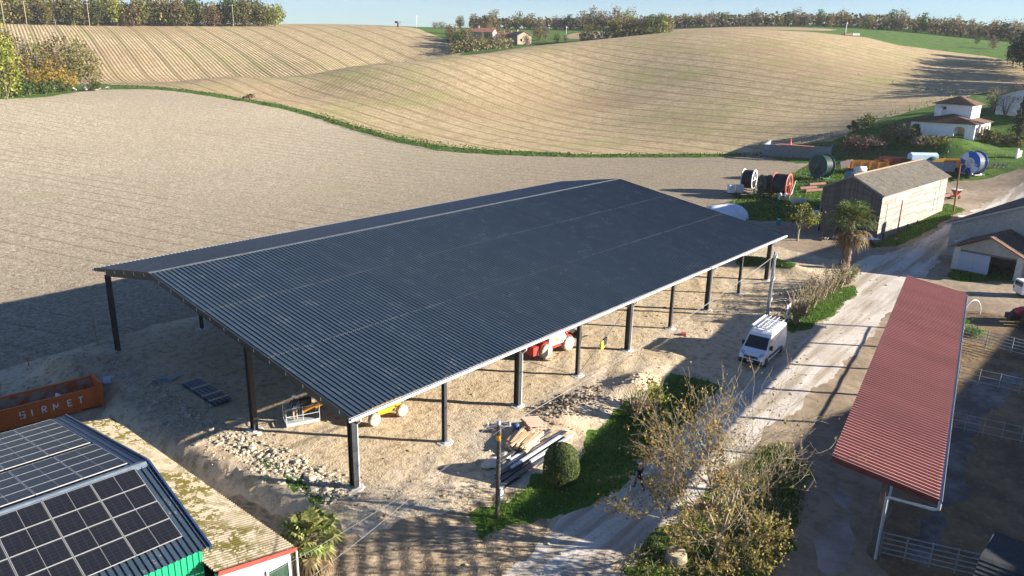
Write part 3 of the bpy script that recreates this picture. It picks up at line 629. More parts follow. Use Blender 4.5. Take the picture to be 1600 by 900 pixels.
def skip():
    o0 = pZ(9, 675, -1.1); o1 = pZ(163, 634, -1.1); d = Vector((o1[0]-o0[0], o1[1]-o0[1], 0)); L = 6.55; rz = math.atan2(d.y, d.x)
    ORG = M('orange_skip_paint', (.60, .125, .018), (.50, .095, .022), 3, .55, lo=.45, hi=.75); INN = M('worn_skip_inside', (.40, .09, .03), (.34, .27, .21), 1.4, .8, lo=.42, hi=.6)
    z = hz(o1[0]-2, o1[1]+1)-.02
    T = thing('skip_container', 'long orange roll-off skip with white lettering on its side', 'skip', (o1[0], o1[1], z), rz)
    h0, h1, D = .22, 1.5, 2.3; b = MB()
    b.box((-L/2, 0, (h0+h1)/2), (L, .06, h1-h0)); b.box((-L/2, D, (h0+h1)/2), (L, .06, h1-h0)); b.box((-.03, D/2, (h0+h1)/2+.1), (.06, D-.07, h1-h0+.2)); b.box((-L+.03, D/2, (h0+h1)/2), (.06, D-.07, h1-h0)); b.box((-L/2, D/2, h0+.05), (L-.13, D-.07, .08))
    b.build('tub', ORG, T)
    b = MB(); b.box((-L/2, D-.045, .95), (L-.2, .02, 1.0)); b.build('inner_wall', INN, T); b = MB(); b.box((-L/2, D/2, h0+.14), (L-.2, D-.2, .08)); b.build('inner_floor', M('skip_grit', (.16, .13, .11), (.30, .26, .22), 2.5, .95, .4), T)
    for y in (0, D):
        b = MB(); b.box((-L/2, y, h1+.05), (L, .14, .1)); b.build('top_rail', ORG, T)
        for i in range(6):
            b = MB(); b.box((-.55-i*(L-1.1)/5, y-(.06 if y == 0 else -.06), .78), (.045, .07, 1.3)); b.build('rib', ORG, T)
    b = MB(); b.box((-.02, D/2, h1+.28), (.12, D, .1)); b.build('end_rail', ORG, T)
    for x in (-.06, -L+.06):
        for y in (-.03, D+.03): b = MB(); b.box((x, y, .85), (.16, .16, 1.7)); b.build('corner_post', ORG, T)
    for x in (-.4, -1.5, -3.2): b = MB(); b.box((x, .25, .11), (.18, .3, .22)); b.build('foot', ORG, T)
    # lettering, one mesh per character
    GL = {'I': [((0, 0), (0, 1))], 'R': [((0, 0), (0, 1)), ((0, 1), (.42, .97)), ((.42, .97), (.5, .75)), ((.5, .75), (.42, .52)), ((.42, .52), (0, .5)), ((.22, .5), (.52, 0))],
          'M': [((0, 0), (0, 1)), ((0, 1), (.35, .3)), ((.35, .3), (.7, 1)), ((.7, 1), (.7, 0))], 'E': [((0, 0), (0, 1)), ((0, .96), (.5, .96)), ((0, .5), (.42, .5)), ((0, .04), (.5, .04))],
          'T': [((.28, 0), (.28, 1)), ((-.02, .96), (.58, .96))], 'S': [((.0, .97), (.66, .97)), ((.04, .97), (.04, .5)), ((.0, .5), (.66, .5)), ((.62, .5), (.62, .03)), ((0, .03), (.66, .03))]}
    WL = M('white_lettering', (.75, .77, .80), rough=.5)
    for ch, x in zip('SIRMET', (-5.02, -4.32, -3.72, -3.05, -2.18, -1.52)):
        b = MB(); s = .46
        for (x0, y0), (x1, y1) in GL[ch]: b.bar((x+x0*s, -.037, .70+y0*s), (x+x1*s, -.037, .70+y1*s), .072, .014, up=(0, 1, 0))
        b.build('letter', WL, T)
    c = T.matrix_basis if False else Matrix.Translation(T.location) @ Matrix.Rotation(rz, 4, 'Z')
    b = MB(); b.rock((0, 0, .25), .42, 1.1); b.rock((.1, .1, .5), .3, 1.0); o = b.build('rubble_sack', M('white_woven_sack', (.70, .74, .78), (.6, .64, .7), 8, .7)); o.location = c @ Vector((-2.6, .75, .45)); o.scale = (1.25, 1.0, 1.35)
    for p in o.data.polygons: p.use_smooth = True
    tag(o, 'bulging white sack lying inside the orange skip', 'sack')
    b = MB()
    for k in range(26): b.add([(random.uniform(-.9, .9), random.uniform(-.5, .5), random.uniform(0, .25)) for _ in range(3)], [(0, 1, 2)])
    b.sphere((0, 0, .0), .6, 10, 6, (1.5, .8, .35)); o = b.build('black_sheeting', M('black_film', (.012, .013, .016), rough=.35)); o.location = c @ Vector((-3.8, 1.2, .45)); o.rotation_euler = (0, 0, rz); tag(o, 'crumpled black plastic sheeting in the bottom of the orange skip', 'sheeting')
    b = MB(); b.rock((0, 0, .2), .45, .8); b.rock((.4, .1, .15), .3, .8); o = b.build('rubble_sack', M('blue_white_sack', (.42, .48, .62), (.55, .6, .7), 8, .7)); p = at(167, 597); o.location = p; tag(o, 'pale blue sack on the rubble behind the right end of the skip', 'sack')
skip()
# ------------------------------------------------------------------ red cattle shed
def shed():
    nl = pZ(1305, 715, 4.4); nr = pZ(1470, 775, 3.6); fl = pZ(1418, 437, 4.4); rz = math.atan2(fl[1]-nl[1], fl[0]-nl[0]); g = -1.0
    T = thing('cattle_shed', 'long narrow cattle shelter with red ribbed single-slope roof beside the gravel road', 'shed', (nr[0]-.35, nr[1], g), rz)
    Lx = 38.6; Wd = 4.85; zr = 3.6-g; zl = 4.4-g; a = math.atan((zl-zr)/Wd); Ls = math.hypot(Wd, zl-zr)
    me = ribbed(1.0, Ls, .3333, .085, .13, .06).data('roof_sheet', RED); n = 38; w = Lx/n
    for i in range(n):
        o = link('roof_sheet', me, T); o.location = (i*w, 0, zr+.012*(i % 2)*.2); o.rotation_euler = (a, 0, 0); o.scale = (w, 1, 1)
    MAR = M('maroon_steel', (.13, .03, .03), (.18, .045, .04), 4, .6)
    for x in (.02, Lx-.02): b = MB(); b.bar((x, 0, zr-.17), (x, Wd, zl-.17), .06, .3); b.build('rake_flashing', MAR, T)
    b = MB(); b.prism([(-.16, zr-.02), (-.16, zr-.17), (.0, zr-.17), (.0, zr-.1), (-.02, zr-.1), (-.02, zr-.155), (-.145, zr-.155), (-.145, zr-.02)], -.12, Lx+.1, 'x'); b.build('gutter', GUT, T)
    ym = 2.35; zm = zr+(zl-zr)*ym/Wd
    for k in range(5): b = MB(); y = .25+k*1.08; b.box((Lx/2, y, zr+(zl-zr)*y/Wd-.13), (Lx-.2, .07, .16)); b.build('purlin', MAR, T)
    n = 8
    for i in range(n):
        x = 1.0+i*(Lx-1.6)/(n-1)
        b = MB(); b.bar((x, .2, zr-.3), (x, Wd-.2, zl-.3), .14, .24); b.build('rafter', MAR, T)
        gz = hz(*(Vector((T.location.x, T.location.y)) + Vector((x*math.cos(rz)-ym*math.sin(rz), x*math.sin(rz)+ym*math.cos(rz)))))-g
        b = MB(); 
        for s in (-.1, .1): b.box((x, ym+s, (gz+zm-.35)/2), (.18, .05, zm-.35-gz))
        b.box((x, ym, (gz+zm-.35)/2), (.05, .15, zm-.35-gz)); b.build('post', M('grey_brown_post', (.13, .11, .10), (.2, .18, .165), 4, .7), T)
    for zz in (1.0, 1.75): b = MB(); b.tube([(1, ym-.2, zz), (Lx*.5, ym-.2, zz+.35), (Lx-.6, ym-.2, zz+.75)], .05, 6); b.build('feed_rail', GALV, T)
    b = MB(); b.tube([(-.05, -.08, zr-.15), (-.05, -.08, zr-.5), (-.02, .12, zr-.6), (.25, ym-.25, zr-.75), (.45, ym-.2, zr-1.0), (.6, ym-.2, .05)], .075, 8); b.build('downpipe', GUT, T)
shed()
# ------------------------------------------------------------------ old wooden barn
def plank_mats():
    out = []
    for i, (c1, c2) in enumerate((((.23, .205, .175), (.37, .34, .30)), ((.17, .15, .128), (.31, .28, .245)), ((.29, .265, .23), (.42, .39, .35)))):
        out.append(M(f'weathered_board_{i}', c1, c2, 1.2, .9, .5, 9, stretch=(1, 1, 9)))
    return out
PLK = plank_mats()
SHADE_PLK = [M('shade_grey_gable_board', (.10, .088, .075), (.20, .18, .155), 1.2, .9, .5, 9, stretch=(1, 4, 4)), M('shade_dark_gable_board', (.075, .064, .054), (.15, .13, .11), 1.2, .9, .5, 9, stretch=(1, 4, 4))]  # same boards as the long side, darkened to paint in the gable's shade
def plank(name, c, d, mat, T):
    key = (name, tuple(round(x, 2) for x in d), mat.name)
    if key not in PLANKS: b = MB(); b.box((0, 0, 0), d); PLANKS[key] = b.data(name, mat)
    o = link(name, PLANKS[key], T); o.location = c; return o
PLANKS = {}
def tile_roof(T, q0, q1, q2, q3, mat, course=.34, name='roof', th=.05, part=None, cols=0.0):
    """stepped courses from eave (q0->q1) up to ridge (q3->q2)"""
    q0, q1, q2, q3 = map(Vector, (q0, q1, q2, q3)); n = max(2, int((q3-q0).length/course)); nn = (q1-q0).cross(q3-q0).normalized()
    if nn.z < 0: nn = -nn
    b = MB()
    for i in range(n):
        a, e = i/n, (i+1)/n
        A, Bq = q0.lerp(q3, a), q1.lerp(q2, a); C, D = q1.lerp(q2, e), q0.lerp(q3, e)
        m = max(1, int((Bq-A).length/cols)) if cols else 1
        for k in range(m):
            s, t = k/m, (k+1)/m; lift = random.uniform(0, .018) if cols else 0
            P = [A.lerp(Bq, s)+nn*(th+lift), A.lerp(Bq, t)+nn*(th+lift), D.lerp(C, t)+nn*.012, D.lerp(C, s)+nn*.012, A.lerp(Bq, s)-nn*.02, A.lerp(Bq, t)-nn*.02]
            b.add(P, [(0, 1, 2, 3), (4, 5, 1, 0)])
    b.slab([q0, q1, q2, q3], .07); return b.build(name, mat, T)
SLATE = None
def roofmat(name, a, b2, moss, sc=1.2):
    t = NT(name, .9, .2); c = t.coord(); n1 = t.noise(c, sc, 6, .7); n2 = t.noise(c, sc*4, 4, .7)
    return t.out(t.mix(t.ramp(n2, [(.5, 0), (.68, .7)]), t.ramp(n1, [(.35, a), (.65, b2)]), moss), n2, .5, .05)
SLATE = roofmat('lichen_slate', (.07, .062, .052), (.14, .125, .105), (.20, .185, .13)); TILE = roofmat('old_brown_tile', (.085, .06, .048), (.17, .115, .085), (.20, .17, .12))
TERRA = roofmat('terracotta_tile', (.24, .125, .08), (.36, .20, .13), (.30, .24, .18)); DSL = roofmat('dark_slate', (.028, .034, .042), (.05, .055, .06), (.06, .065, .05), 3)
def barn():
    T = thing('wooden_barn', 'long weathered timber barn with lichen-spotted slate roof and sunlit white-grey board side', 'barn', (83.2, -3.45, -.05), math.radians(-5))
    L, Wd, ze, zr = 25.5, 8.0, 6.45, 8.45; rnd = random.Random(3)
    # rising ground lifts the far boards' feet
    nrow = 26; dz = (ze-.15)/nrow
    for r in range(nrow):
        zc = .12+(r+.5)*dz; x = 0.0; k = 0
        while x < L-.1:
            l = min(rnd.choice((4.2, 5.1, 4.6)), L-x)
            if L-x-l < 1.2: l = L-x
            gap = (r == 20 and 3.6 < x+l/2 < 7)
            if not gap: o = plank('plank', (x+l/2, rnd.uniform(-.012, .012), zc+rnd.uniform(-.01, .01)), (round(l-.02, 1), .03, dz-.012), PLK[rnd.randrange(3)], T); o.rotation_euler = (rnd.uniform(-.03, .03), rnd.uniform(-.004, .004), 0)
            x += l; k += 1
    # gable: boarded flat below, upright boards above
    for r in range(19):
        zc = .2+(r+.5)*.215; y0 = 0.1 if zc > 3.3 else (2.9 if False else .1)
        for a, e in (((.1, 4.0), (4.0, 7.9)) if zc > 3.4 else ((.1, 5.1),)):
            o = plank('plank', (-.02+rnd.uniform(-.012, .012), (a+e)/2, zc), (.03, round(e-a-.02, 2), .2), SHADE_PLK[rnd.randrange(2)], T); o.rotation_euler = (rnd.uniform(-.006, .006), rnd.uniform(-.03, .03), 0)
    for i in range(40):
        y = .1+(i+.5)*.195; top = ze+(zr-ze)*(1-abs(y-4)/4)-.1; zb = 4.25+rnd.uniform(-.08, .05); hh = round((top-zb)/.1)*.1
        plank('plank', (-.05+rnd.uniform(-.01, .01), y, zb+hh/2), (.03, .18, hh), SHADE_PLK[rnd.randrange(2)], T)
    b = MB(); b.box((-.07, 6.5, 1.75), (.05, 2.2, 3.3)); d = b.build('door', M('dark_door_boards', (.14, .105, .085), (.22, .17, .14), 3, .9, .3, stretch=(1, 9, 1)), T)
    for z in (.7, 2.6): b = MB(); b.box((-.11, 6.5, z), (.04, 2.1, .16)); b.build('ledge', POLEW, d)
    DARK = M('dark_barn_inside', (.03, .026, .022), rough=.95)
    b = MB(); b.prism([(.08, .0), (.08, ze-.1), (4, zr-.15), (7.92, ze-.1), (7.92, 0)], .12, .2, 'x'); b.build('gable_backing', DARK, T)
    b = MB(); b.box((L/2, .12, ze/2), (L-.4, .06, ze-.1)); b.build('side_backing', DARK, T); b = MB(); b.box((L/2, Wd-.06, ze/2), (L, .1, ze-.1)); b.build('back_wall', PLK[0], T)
    b = MB(); b.prism([(.05, .0), (.05, ze-.1), (4, zr-.15), (7.95, ze-.1), (7.95, 0)], L-.1, L-.02, 'x'); b.build('end_wall', PLK[1], T)
    for x, w, z0, z1 in ((20.9, .12, 1.6, 4.6), (22.4, .08, 2.0, 6.0)): b = MB(); b.box((x, -.025, (z0+z1)/2), (w, .02, z1-z0)); b.build('board_gap', DARK, T)
    for x in (2.2, 7.5, 11, 15): b = MB(); b.box((x, -.09, .45), (.22, .1, 1.1)); b.build('post_foot', M('dark_post', (.09, .07, .055), rough=.9), T)
    r1 = tile_roof(T, (-.45, -.35, ze-.16), (L+.4, -.35, ze-.16), (L+.4, 4, zr), (-.45, 4, zr), SLATE, .33, 'roof_slope', .03, cols=.62)
    r2 = tile_roof(T, (-.45, Wd+.35, ze-.16), (L+.4, Wd+.35, ze-.16), (L+.4, 4, zr), (-.45, 4, zr), SLATE, .33, 'roof_slope', .03, cols=.62)
    rm = MB(); rm.tube([(0, 0, 0), (.56, 0, 0)], .13, 8); rm = rm.data('ridge_tile', roofmat('tan_ridge_tile', (.20, .15, .10), (.30, .23, .16), (.24, .2, .14)))
    for i in range(44): o = link('ridge_tile', rm, T); o.location = (-.4+i*.598, 4, zr+.03+rnd.uniform(-.01, .01)); o.rotation_euler = (0, rnd.uniform(-.03, .03), 0)
    for y0, z0 in ((-.35, ze-.16), (Wd+.35, ze-.16)): b = MB(); b.bar((-.47, y0, z0-.1), (-.47, 4, zr-.1), .04, .2); b.build('bargeboard', PLK[0], T)
barn()
# ------------------------------------------------------------------ stone farmhouse and its lean-to garage
STONE = None
def stone_mat():
    t = NT('rendered_rubble_stone', .95, .1); c = t.coord(); v = t.n('TexVoronoi', feature='DISTANCE_TO_EDGE', i_Scale=2.6); t.l(c, v.inputs['Vector']); n = t.noise(c, .8, 6, .65)
    col = t.ramp(n, [(.3, (.36, .33, .28)), (.7, (.50, .47, .41))]); j = t.ramp(v.outputs[0], [(.02, .5), (.09, 0)]); return t.out(t.mix(j, col, (.30, .27, .23)), v.outputs[0], .4, .04)
STONE = stone_mat()
def farmhouse():
    T = thing('farmhouse', 'big stone farmhouse with dark tiled roof standing at the right end of the road', 'house', (82.6, -11.9, -.02), math.radians(-8.2))
    L, Wd, ze, zr = 30, 18, 4.1, 8.1
    b = MB(); b.prism([(0, 0), (0, ze), (-Wd/2, zr-.1), (-Wd, ze), (-Wd, 0)], 0, L, 'x'); b.build('wall', STONE, T)
    tile_roof(T, (-.35, .55, ze-.1), (L+.4, .55, ze-.1), (L+.4, -Wd/2, zr+.12), (-.35, -Wd/2, zr+.12), TILE, .36, 'roof_slope', .05, cols=.5)
    tile_roof(T, (L+.4, -Wd-.55, ze-.1), (-.35, -Wd-.55, ze-.1), (-.35, -Wd/2, zr+.12), (L+.4, -Wd/2, zr+.12), TILE, .36, 'roof_slope', .05)
    b = MB(); b.bar((-.36, .55, ze-.22), (-.36, -Wd/2, zr-.02), .05, .2); b.build('bargeboard', M('pale_verge', (.42, .40, .36), (.5, .48, .44), 3, .8), T)
    b = MB(); b.box((L*.6, -Wd/2, zr+.6), (1, .7, 1.6)); c = b.build('chimney', STONE, T)
    G = thing('stone_garage', 'gabled stone lean-to with brown tiles, pale blue double door and dark open bay', 'garage', (76.0, -13.9, 0), math.radians(-8.2))
    Wd, ze, zr, D = 7.0, 2.75, 4.35, 6.6
    b = MB(); b.prism([(-.35, ze-.35), (-.35, ze), (-Wd/2, zr-.1), (-Wd+.1, ze), (-Wd+.1, ze-.35)], 0, .35, 'x'); b.build('gable_wall', STONE, G)
    for y, w in ((-.15, .75), (-6.55, .7)): b = MB(); b.box((.2, y-.15, 1.35), (.55, w, 2.7), taper=.93); b.build('pier', M('whitened_stone', (.50, .48, .44), (.66, .64, .6), 2.5, .9, .5), G)
    b = MB(); b.box((D/2, -.1, 1.3), (D, .3, 2.6)); b.build('side_wall', STONE, G); b = MB(); b.box((D/2, -Wd+.1, 1.3), (D, .3, 2.6)); b.build('side_wall', STONE, G)
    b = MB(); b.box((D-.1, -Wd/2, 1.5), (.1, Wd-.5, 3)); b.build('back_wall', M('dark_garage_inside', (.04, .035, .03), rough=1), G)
    b = MB(); b.box((.1, -Wd/2, ze-.4), (.25, Wd-1.6, .22)); b.build('lintel', POLEW, G)
    BLUE = M('faded_blue_boards', (.36, .43, .52), (.50, .55, .60), 2, .8, .2, stretch=(1, 6, .6))
    me = MB(); me.box((0, 0, 0), (.045, .195, 2.15)); me = me.data('board', BLUE)
    for k in range(2):
        d = MB(); d.box((-.0, -1.35-k*1.62, 1.95), (.05, 1.55, .12)); d = d.build('door_leaf', BLUE, G)
        for i in range(8): o = link('board', me, d); o.location = (-.05+random.uniform(-.008, .008), -.68-k*1.62-i*.2, 1.16)
    tile_roof(G, (-.5, .45, ze-.15), (D, .45, ze-.15), (D, -Wd/2, zr+.1), (-.5, -Wd/2, zr+.1), TILE, .34, 'roof_slope', .05, cols=.4); tile_roof(G, (-.5, -Wd-.45, ze-.15), (D, -Wd-.45, ze-.15), (D, -Wd/2, zr+.1), (-.5, -Wd/2, zr+.1), TILE, .34, 'roof_slope', .05, cols=.4)
    b = MB(); b.bar((-.45, .4, ze-.13), (-.45, -Wd/2, zr+.13), .3, .12); b.bar((-.45, -Wd-.4, ze-.13), (-.45, -Wd/2-.01, zr+.13), .3, .12); b.build('verge_tiles', roofmat('reddish_verge_tile', (.16, .07, .045), (.24, .11, .07), (.2, .15, .1)), G)
    b = MB(); b.bar((.6, .3, ze+.35), (D, .1, ze+.15), .3, .06); b.build('flashing', GALV, G)
farmhouse()
def slate_shed():
    T = thing('slate_roof_building', 'corner of a low building with ribbed dark slate-blue roof at the bottom right', 'building', (15.3, -28.0, -1.7))
    b = MB(); b.prism([(-.2, 0), (-.2, 3.9), (-5, 5.3), (-11, 3.9), (-11, 0)], -.25, -9, 'y'); b.build('wall', STONE, T)
    tile_roof(T, (0, -9.3, 3.95), (0, 0, 3.95), (-5, 0, 5.45), (-5, -9.3, 5.45), DSL, .21, 'roof_slope', .05, cols=.45); tile_roof(T, (-11.2, -9.3, 3.8), (-11.2, 0, 3.8), (-5, 0, 5.45), (-5, -9.3, 5.45), DSL, .25, 'roof_slope', .05)
    b = MB(); b.tube([(.06, .05, 3.8), (-.4, .15, 3.2), (-.45, .15, .1)], .06, 7); b.build('downpipe', GUT, T)
slate_shed()
def yard_barn():
    """the farm range that stands just right of the picture and shades the cattle yard"""
    for x0, L, hh, lab in ((12, 37, 11.5, 'stone farm range beyond the cattle yard, nearer part'), (52.5, 31, 9.8, 'stone farm range beyond the cattle yard, farther part')):
        T = thing('farm_range', lab, 'barn', (x0, -44, -1.0), math.radians(2))
        b = MB(); b.prism([(0, 0), (0, hh-2), (-4.5, hh), (-9, hh-2), (-9, 0)], 0, L, 'x'); b.build('wall', STONE, T)
        tile_roof(T, (-.4, .5, hh-2.1), (L+.4, .5, hh-2.1), (L+.4, -4.5, hh+.15), (-.4, -4.5, hh+.15), TILE, .4, 'roof_slope', .05); tile_roof(T, (-.4, -9.5, hh-2.1), (L+.4, -9.5, hh-2.1), (L+.4, -4.5, hh+.15), (-.4, -4.5, hh+.15), TILE, .4, 'roof_slope', .05)
        b = MB(); b.box((L/2, .03, 1.5), (3, .08, 3)); b.build('door', M('brown_door', (.12, .07, .045), (.17, .10, .06), 3, .8), T)
yard_barn()
# ------------------------------------------------------------------ white villa on the slope, second house at the edge
def villa():
    p = at(1447, 214); p.y -= 2.6; T = thing('white_villa', 'white two-storey villa with arched verandas and brown tiled hip roofs above the farm', 'house', (p.x, p.y, p.z-1.15), math.radians(-4)); T.scale = (1.2, 1.2, 1.2)
    R = Matrix.Rotation(T.rotation_euler.z, 3, 'Z'); WALL = M('white_render', (.74, .74, .73), (.80, .80, .79), 1.5, .85, .1)
    dep, wd = 9.5, 10.2   # depth along x, width along -y
    def arch(y0, y1, z0, z1, x, T_, th=.25, n=7):
        """pier-and-arch infill above an opening from y0 to y1"""
        pass
    zf, ze = .9, 3.5
    b = MB(); b.box((dep/2, 0, zf/2), (dep+.1, wd*2-10.2+.0, zf)); b.build('plinth', M('villa_plinth', (.5, .49, .47), (.6, .59, .57), 2, .9), T)
    # front wall faces the camera at x = 0: solid bay in the middle, open veranda bays at both ends
    y_l, y_r = 5.1, -5.1
    b = MB(); b.box((.12, .65, (zf+ze)/2+.1), (.25, 4.9, ze-zf+.3)); b.build('front_wall', WALL, T)
    b = MB(); b.box((dep/2, .65, (zf+ze)/2), (dep-.6, 4.8, ze-zf)); b.build('core', WALL, T)
    for ya, yb in ((5.1, 3.1), (-1.8, -4.0)):
        n = 8; P = [(ya, ze+.25), (ya, zf)]; c = (ya+yb)/2; w = abs(ya-yb)/2-.22; zt = ze-.45
        pts = [(ya, ze+.3), (ya, zf), (c+w, zf), (c+w, zt-.35)] + [(c+w*math.cos(PI*k/n), zt-.35+.42*math.sin(PI*k/n)) for k in range(1, n)] + [(c-w, zt-.35), (c-w, zf), (yb, zf), (yb, ze+.3)]
        b = MB(); b.prism(pts, .0, .22, 'x'); b.build('veranda_arch', WALL, T)
    b = MB(); b.box((.11, -4.55, (zf+ze)/2+.1), (.22, 1.1, ze-zf+.3)); b.build('front_pier', WALL, T)
    # right-hand (sunny) side at y = -5.1 with pillars
    for k, x in enumerate((.2, 2.6, 5.2, 7.6, 9.3)): b = MB(); b.box((x, y_r, (zf+ze)/2), (.35, .35, ze-zf)); b.build('pillar', WALL, T)
    b = MB(); b.box((dep/2, y_r, ze-.12), (dep, .3, .5)); b.build('side_beam', WALL, T); b = MB(); b.box((6.6, -3.2, (zf+ze)/2), (5.6, 3.0, ze-zf)); b.build('side_room', M('cream_render', (.62, .54, .42), (.70, .62, .5), 2, .9), T)
    b = MB(); b.box((8.2, -4.75, 2.2), (.9, .06, 1.5)); b.build('shutter', M('dark_red_shutter', (.22, .06, .05), rough=.7), T); b = MB(); b.box((5.2, -4.72, 2.0), (1.5, .06, 2.0)); b.build('door', M('beige_door', (.5, .42, .3), rough=.7), T)
    DK = M('dark_brown_veranda', (.11, .06, .05), (.16, .09, .07), 3, .9)  # dark reddish brown for the low veranda box
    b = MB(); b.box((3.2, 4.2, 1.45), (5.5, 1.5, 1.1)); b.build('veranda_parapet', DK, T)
    for y in (4.9,): b = MB(); b.box((dep-.5, y, (zf+ze)/2), (.35, .35, ze-zf)); b.build('pillar', WALL, T); b = MB(); b.box((5, y, (zf+ze)/2), (.3, .3, ze-zf)); b.build('pillar', WALL, T)
    BT = roofmat('brown_villa_tile', (.105, .06, .045), (.18, .105, .075), (.16, .12, .09), 2)
    e = .5; z0 = ze+.2
    ridge_a, ridge_b = (3.2, -.6, 5.0), (dep-3.0, -.6, 5.0)
    A, Bq, C, D = (-e, y_l+1.0, z0-.15), (-e, y_r-e, z0), (dep+e, y_r-e, z0), (dep+e, y_l+1.0, z0-.15)
    tile_roof(T, Bq, C, ridge_b, ridge_a, BT, .5, 'roof_slope', .06, cols=.45); tile_roof(T, D, A, ridge_a, ridge_b, BT, .5, 'roof_slope', .06, cols=.45); tile_roof(T, A, Bq, ridge_a, ridge_a, BT, .5, 'roof_slope', .06, cols=.45); tile_roof(T, C, D, ridge_b, ridge_b, BT, .5, 'roof_slope', .06)
    x0, x1, ya, yb = 3.9, 9.3, 2.7, -3.3
    b = MB(); b.box(((x0+x1)/2, (ya+yb)/2, 5.2), (x1-x0, ya-yb, 3.0)); b.build('upper_storey', WALL, T)
    for x in (5.1, 7.6): b = MB(); b.box((x, yb-.03, 5.75), (.75, .08, 1.1)); b.build('window', M('pale_shutter', (.52, .50, .46), rough=.7), T)
    b = MB(); b.box((x0-.03, 1.3, 5.9), (.08, .8, .5)); b.build('window', GLASS, T)
    z1 = 6.65; ap = ((x0+x1)/2, (ya+yb)/2, 8.0); q = [(x0-e, ya+e, z1), (x0-e, yb-e, z1), (x1+e, yb-e, z1), (x1+e, ya+e, z1)]
    for i in range(4): tile_roof(T, q[i], q[(i+1) % 4], ap, ap, BT, .5, 'upper_roof_slope', .06, cols=.45)
    b = MB(); b.box((2.6, 1.4, 5.1), (.7, .6, 1.7)); c = b.build('chimney', WALL, T); b = MB(); b.box((2.6, 1.4, 6.02), (.85, .75, .12)); b.build('chimney_cap', CONC, c)
    # second house
    p = at(1549, 180); T = thing('grey_gable_house', 'plain grey rendered gable house half hidden behind bare shrubs at the right edge', 'house', (p.x+1, p.y-2.4, p.z-.3), math.radians(-6))
    GR = M('cool_grey_render', (.48, .50, .52), (.58, .60, .62), 1.2, .9, .2); Wd, hh, L = 11.5, 4.6, 13  # plain cool grey render for all walls
    b = MB(); b.prism([(2, 0), (2, hh), (2-Wd/2, hh+1.9), (2-Wd, hh), (2-Wd, 0)], 0, L, 'x'); b.build('wall', GR, T)
    tile_roof(T, (-.4, 2.4, hh-.02), (L, 2.4, hh-.02), (L, 2-Wd/2, hh+2.05), (-.4, 2-Wd/2, hh+2.05), TERRA, .45, 'roof_slope', .06, cols=.5); tile_roof(T, (-.4, 1.6-Wd, hh-.02), (L, 1.6-Wd, hh-.02), (L, 2-Wd/2, hh+2.05), (-.4, 2-Wd/2, hh+2.05), TERRA, .45, 'roof_slope', .06, cols=.5)
    b = MB(); b.box((4, 1.8-Wd-.05, 2), (1.2, .1, 1.6)); b.build('window', GLASS, T)
villa()
def bunker():
    a, c = at(1190, 243), at(1297, 248); d = (c-a); L = d.length; rz = math.atan2(d.y, d.x)
    T = thing('silage_wall', 'long grey concrete silage clamp wall at the foot of the hill', 'wall', a, rz)
    n = 11; me = MB(); me.box((0, 0, 1.25), (L/n-.03, .35, 2.6)); me = me.data('panel', M('grey_silage_concrete', (.16, .175, .20), (.24, .255, .28), 1.2, .9, .4))
    for i in range(n): o = link('panel', me, T); o.location = ((i+.5)*L/n, random.uniform(-.02, .02), d.z*(i+.5)/n-.1)
    b = MB(); b.box((L-.2, 6, 1.1), (.35, 12, 2.5)); b.box((.2, 6, 1.1), (.35, 12, 2.5)); b.build('side_wall', MATS['grey_silage_concrete'], T)
    q = a.lerp(c, .55); o = MB(); o.box((0, 0, 0), (7, 1.2, .12)); o = o.build('silage_tarp', M('faded_red_tarp', (.42, .12, .10), (.5, .2, .16), 3, .7)); o.location = (q.x+1.6*-math.sin(rz)*-1, q.y+1.4*math.cos(rz), q.z+2.62); o.rotation_euler = (0, .01, rz); tag(o, 'strip of faded red tarpaulin along the top of the silage wall', 'tarpaulin')
    m = MB(); m.lathe([(.35, 0), (.3, .05), (.14, .7), (.02, 1.5)], n=9); o = m.build('marker_cone', M('orange_red_cone', (.62, .10, .03), rough=.6)); q = a.lerp(c, .42); o.location = (q.x+.2, q.y+.3, q.z+2.6); tag(o, 'thin orange marker standing up on the silage wall', 'marker')
bunker()
# ------------------------------------------------------------------ wheels shared by all machines
def wheel(parent, loc, r, w, tyre=None, rim=None, rz=0.0, lugs=0, name='wheel'):
    """axle along local y"""
    b = MB(); b.lathe([(r*.6, -w/2), (r*.93, -w/2), (r, -w*.32), (r, w*.32), (r*.93, w/2), (r*.6, w/2)], axis='y', n=20)
    for k in range(lugs):
        a = 2*PI*k/lugs
        for s in (-1, 1): b.bar((r*math.cos(a), s*w*.48, r*math.sin(a)), ((r+.02)*math.cos(a+.16), s*w*.05, (r+.02)*math.sin(a+.16)), r*.09, .05)
    o = b.build(name, tyre or TYRE, parent); o.location = loc; o.rotation_euler = (0, 0, rz)
    b = MB(); b.lathe([(.0, -w*.30), (r*.2, -w*.32), (r*.45, -w*.22), (r*.6, -w*.46), (r*.62, -w*.46), (r*.62, w*.46), (r*.45, w*.22), (r*.2, w*.32), (0, w*.30)], axis='y', n=16)
    b.build('rim', rim or GALV, o); return o
def rot(T): return Matrix.Translation(T.location) @ Matrix.Rotation(T.rotation_euler.z, 4, 'Z')
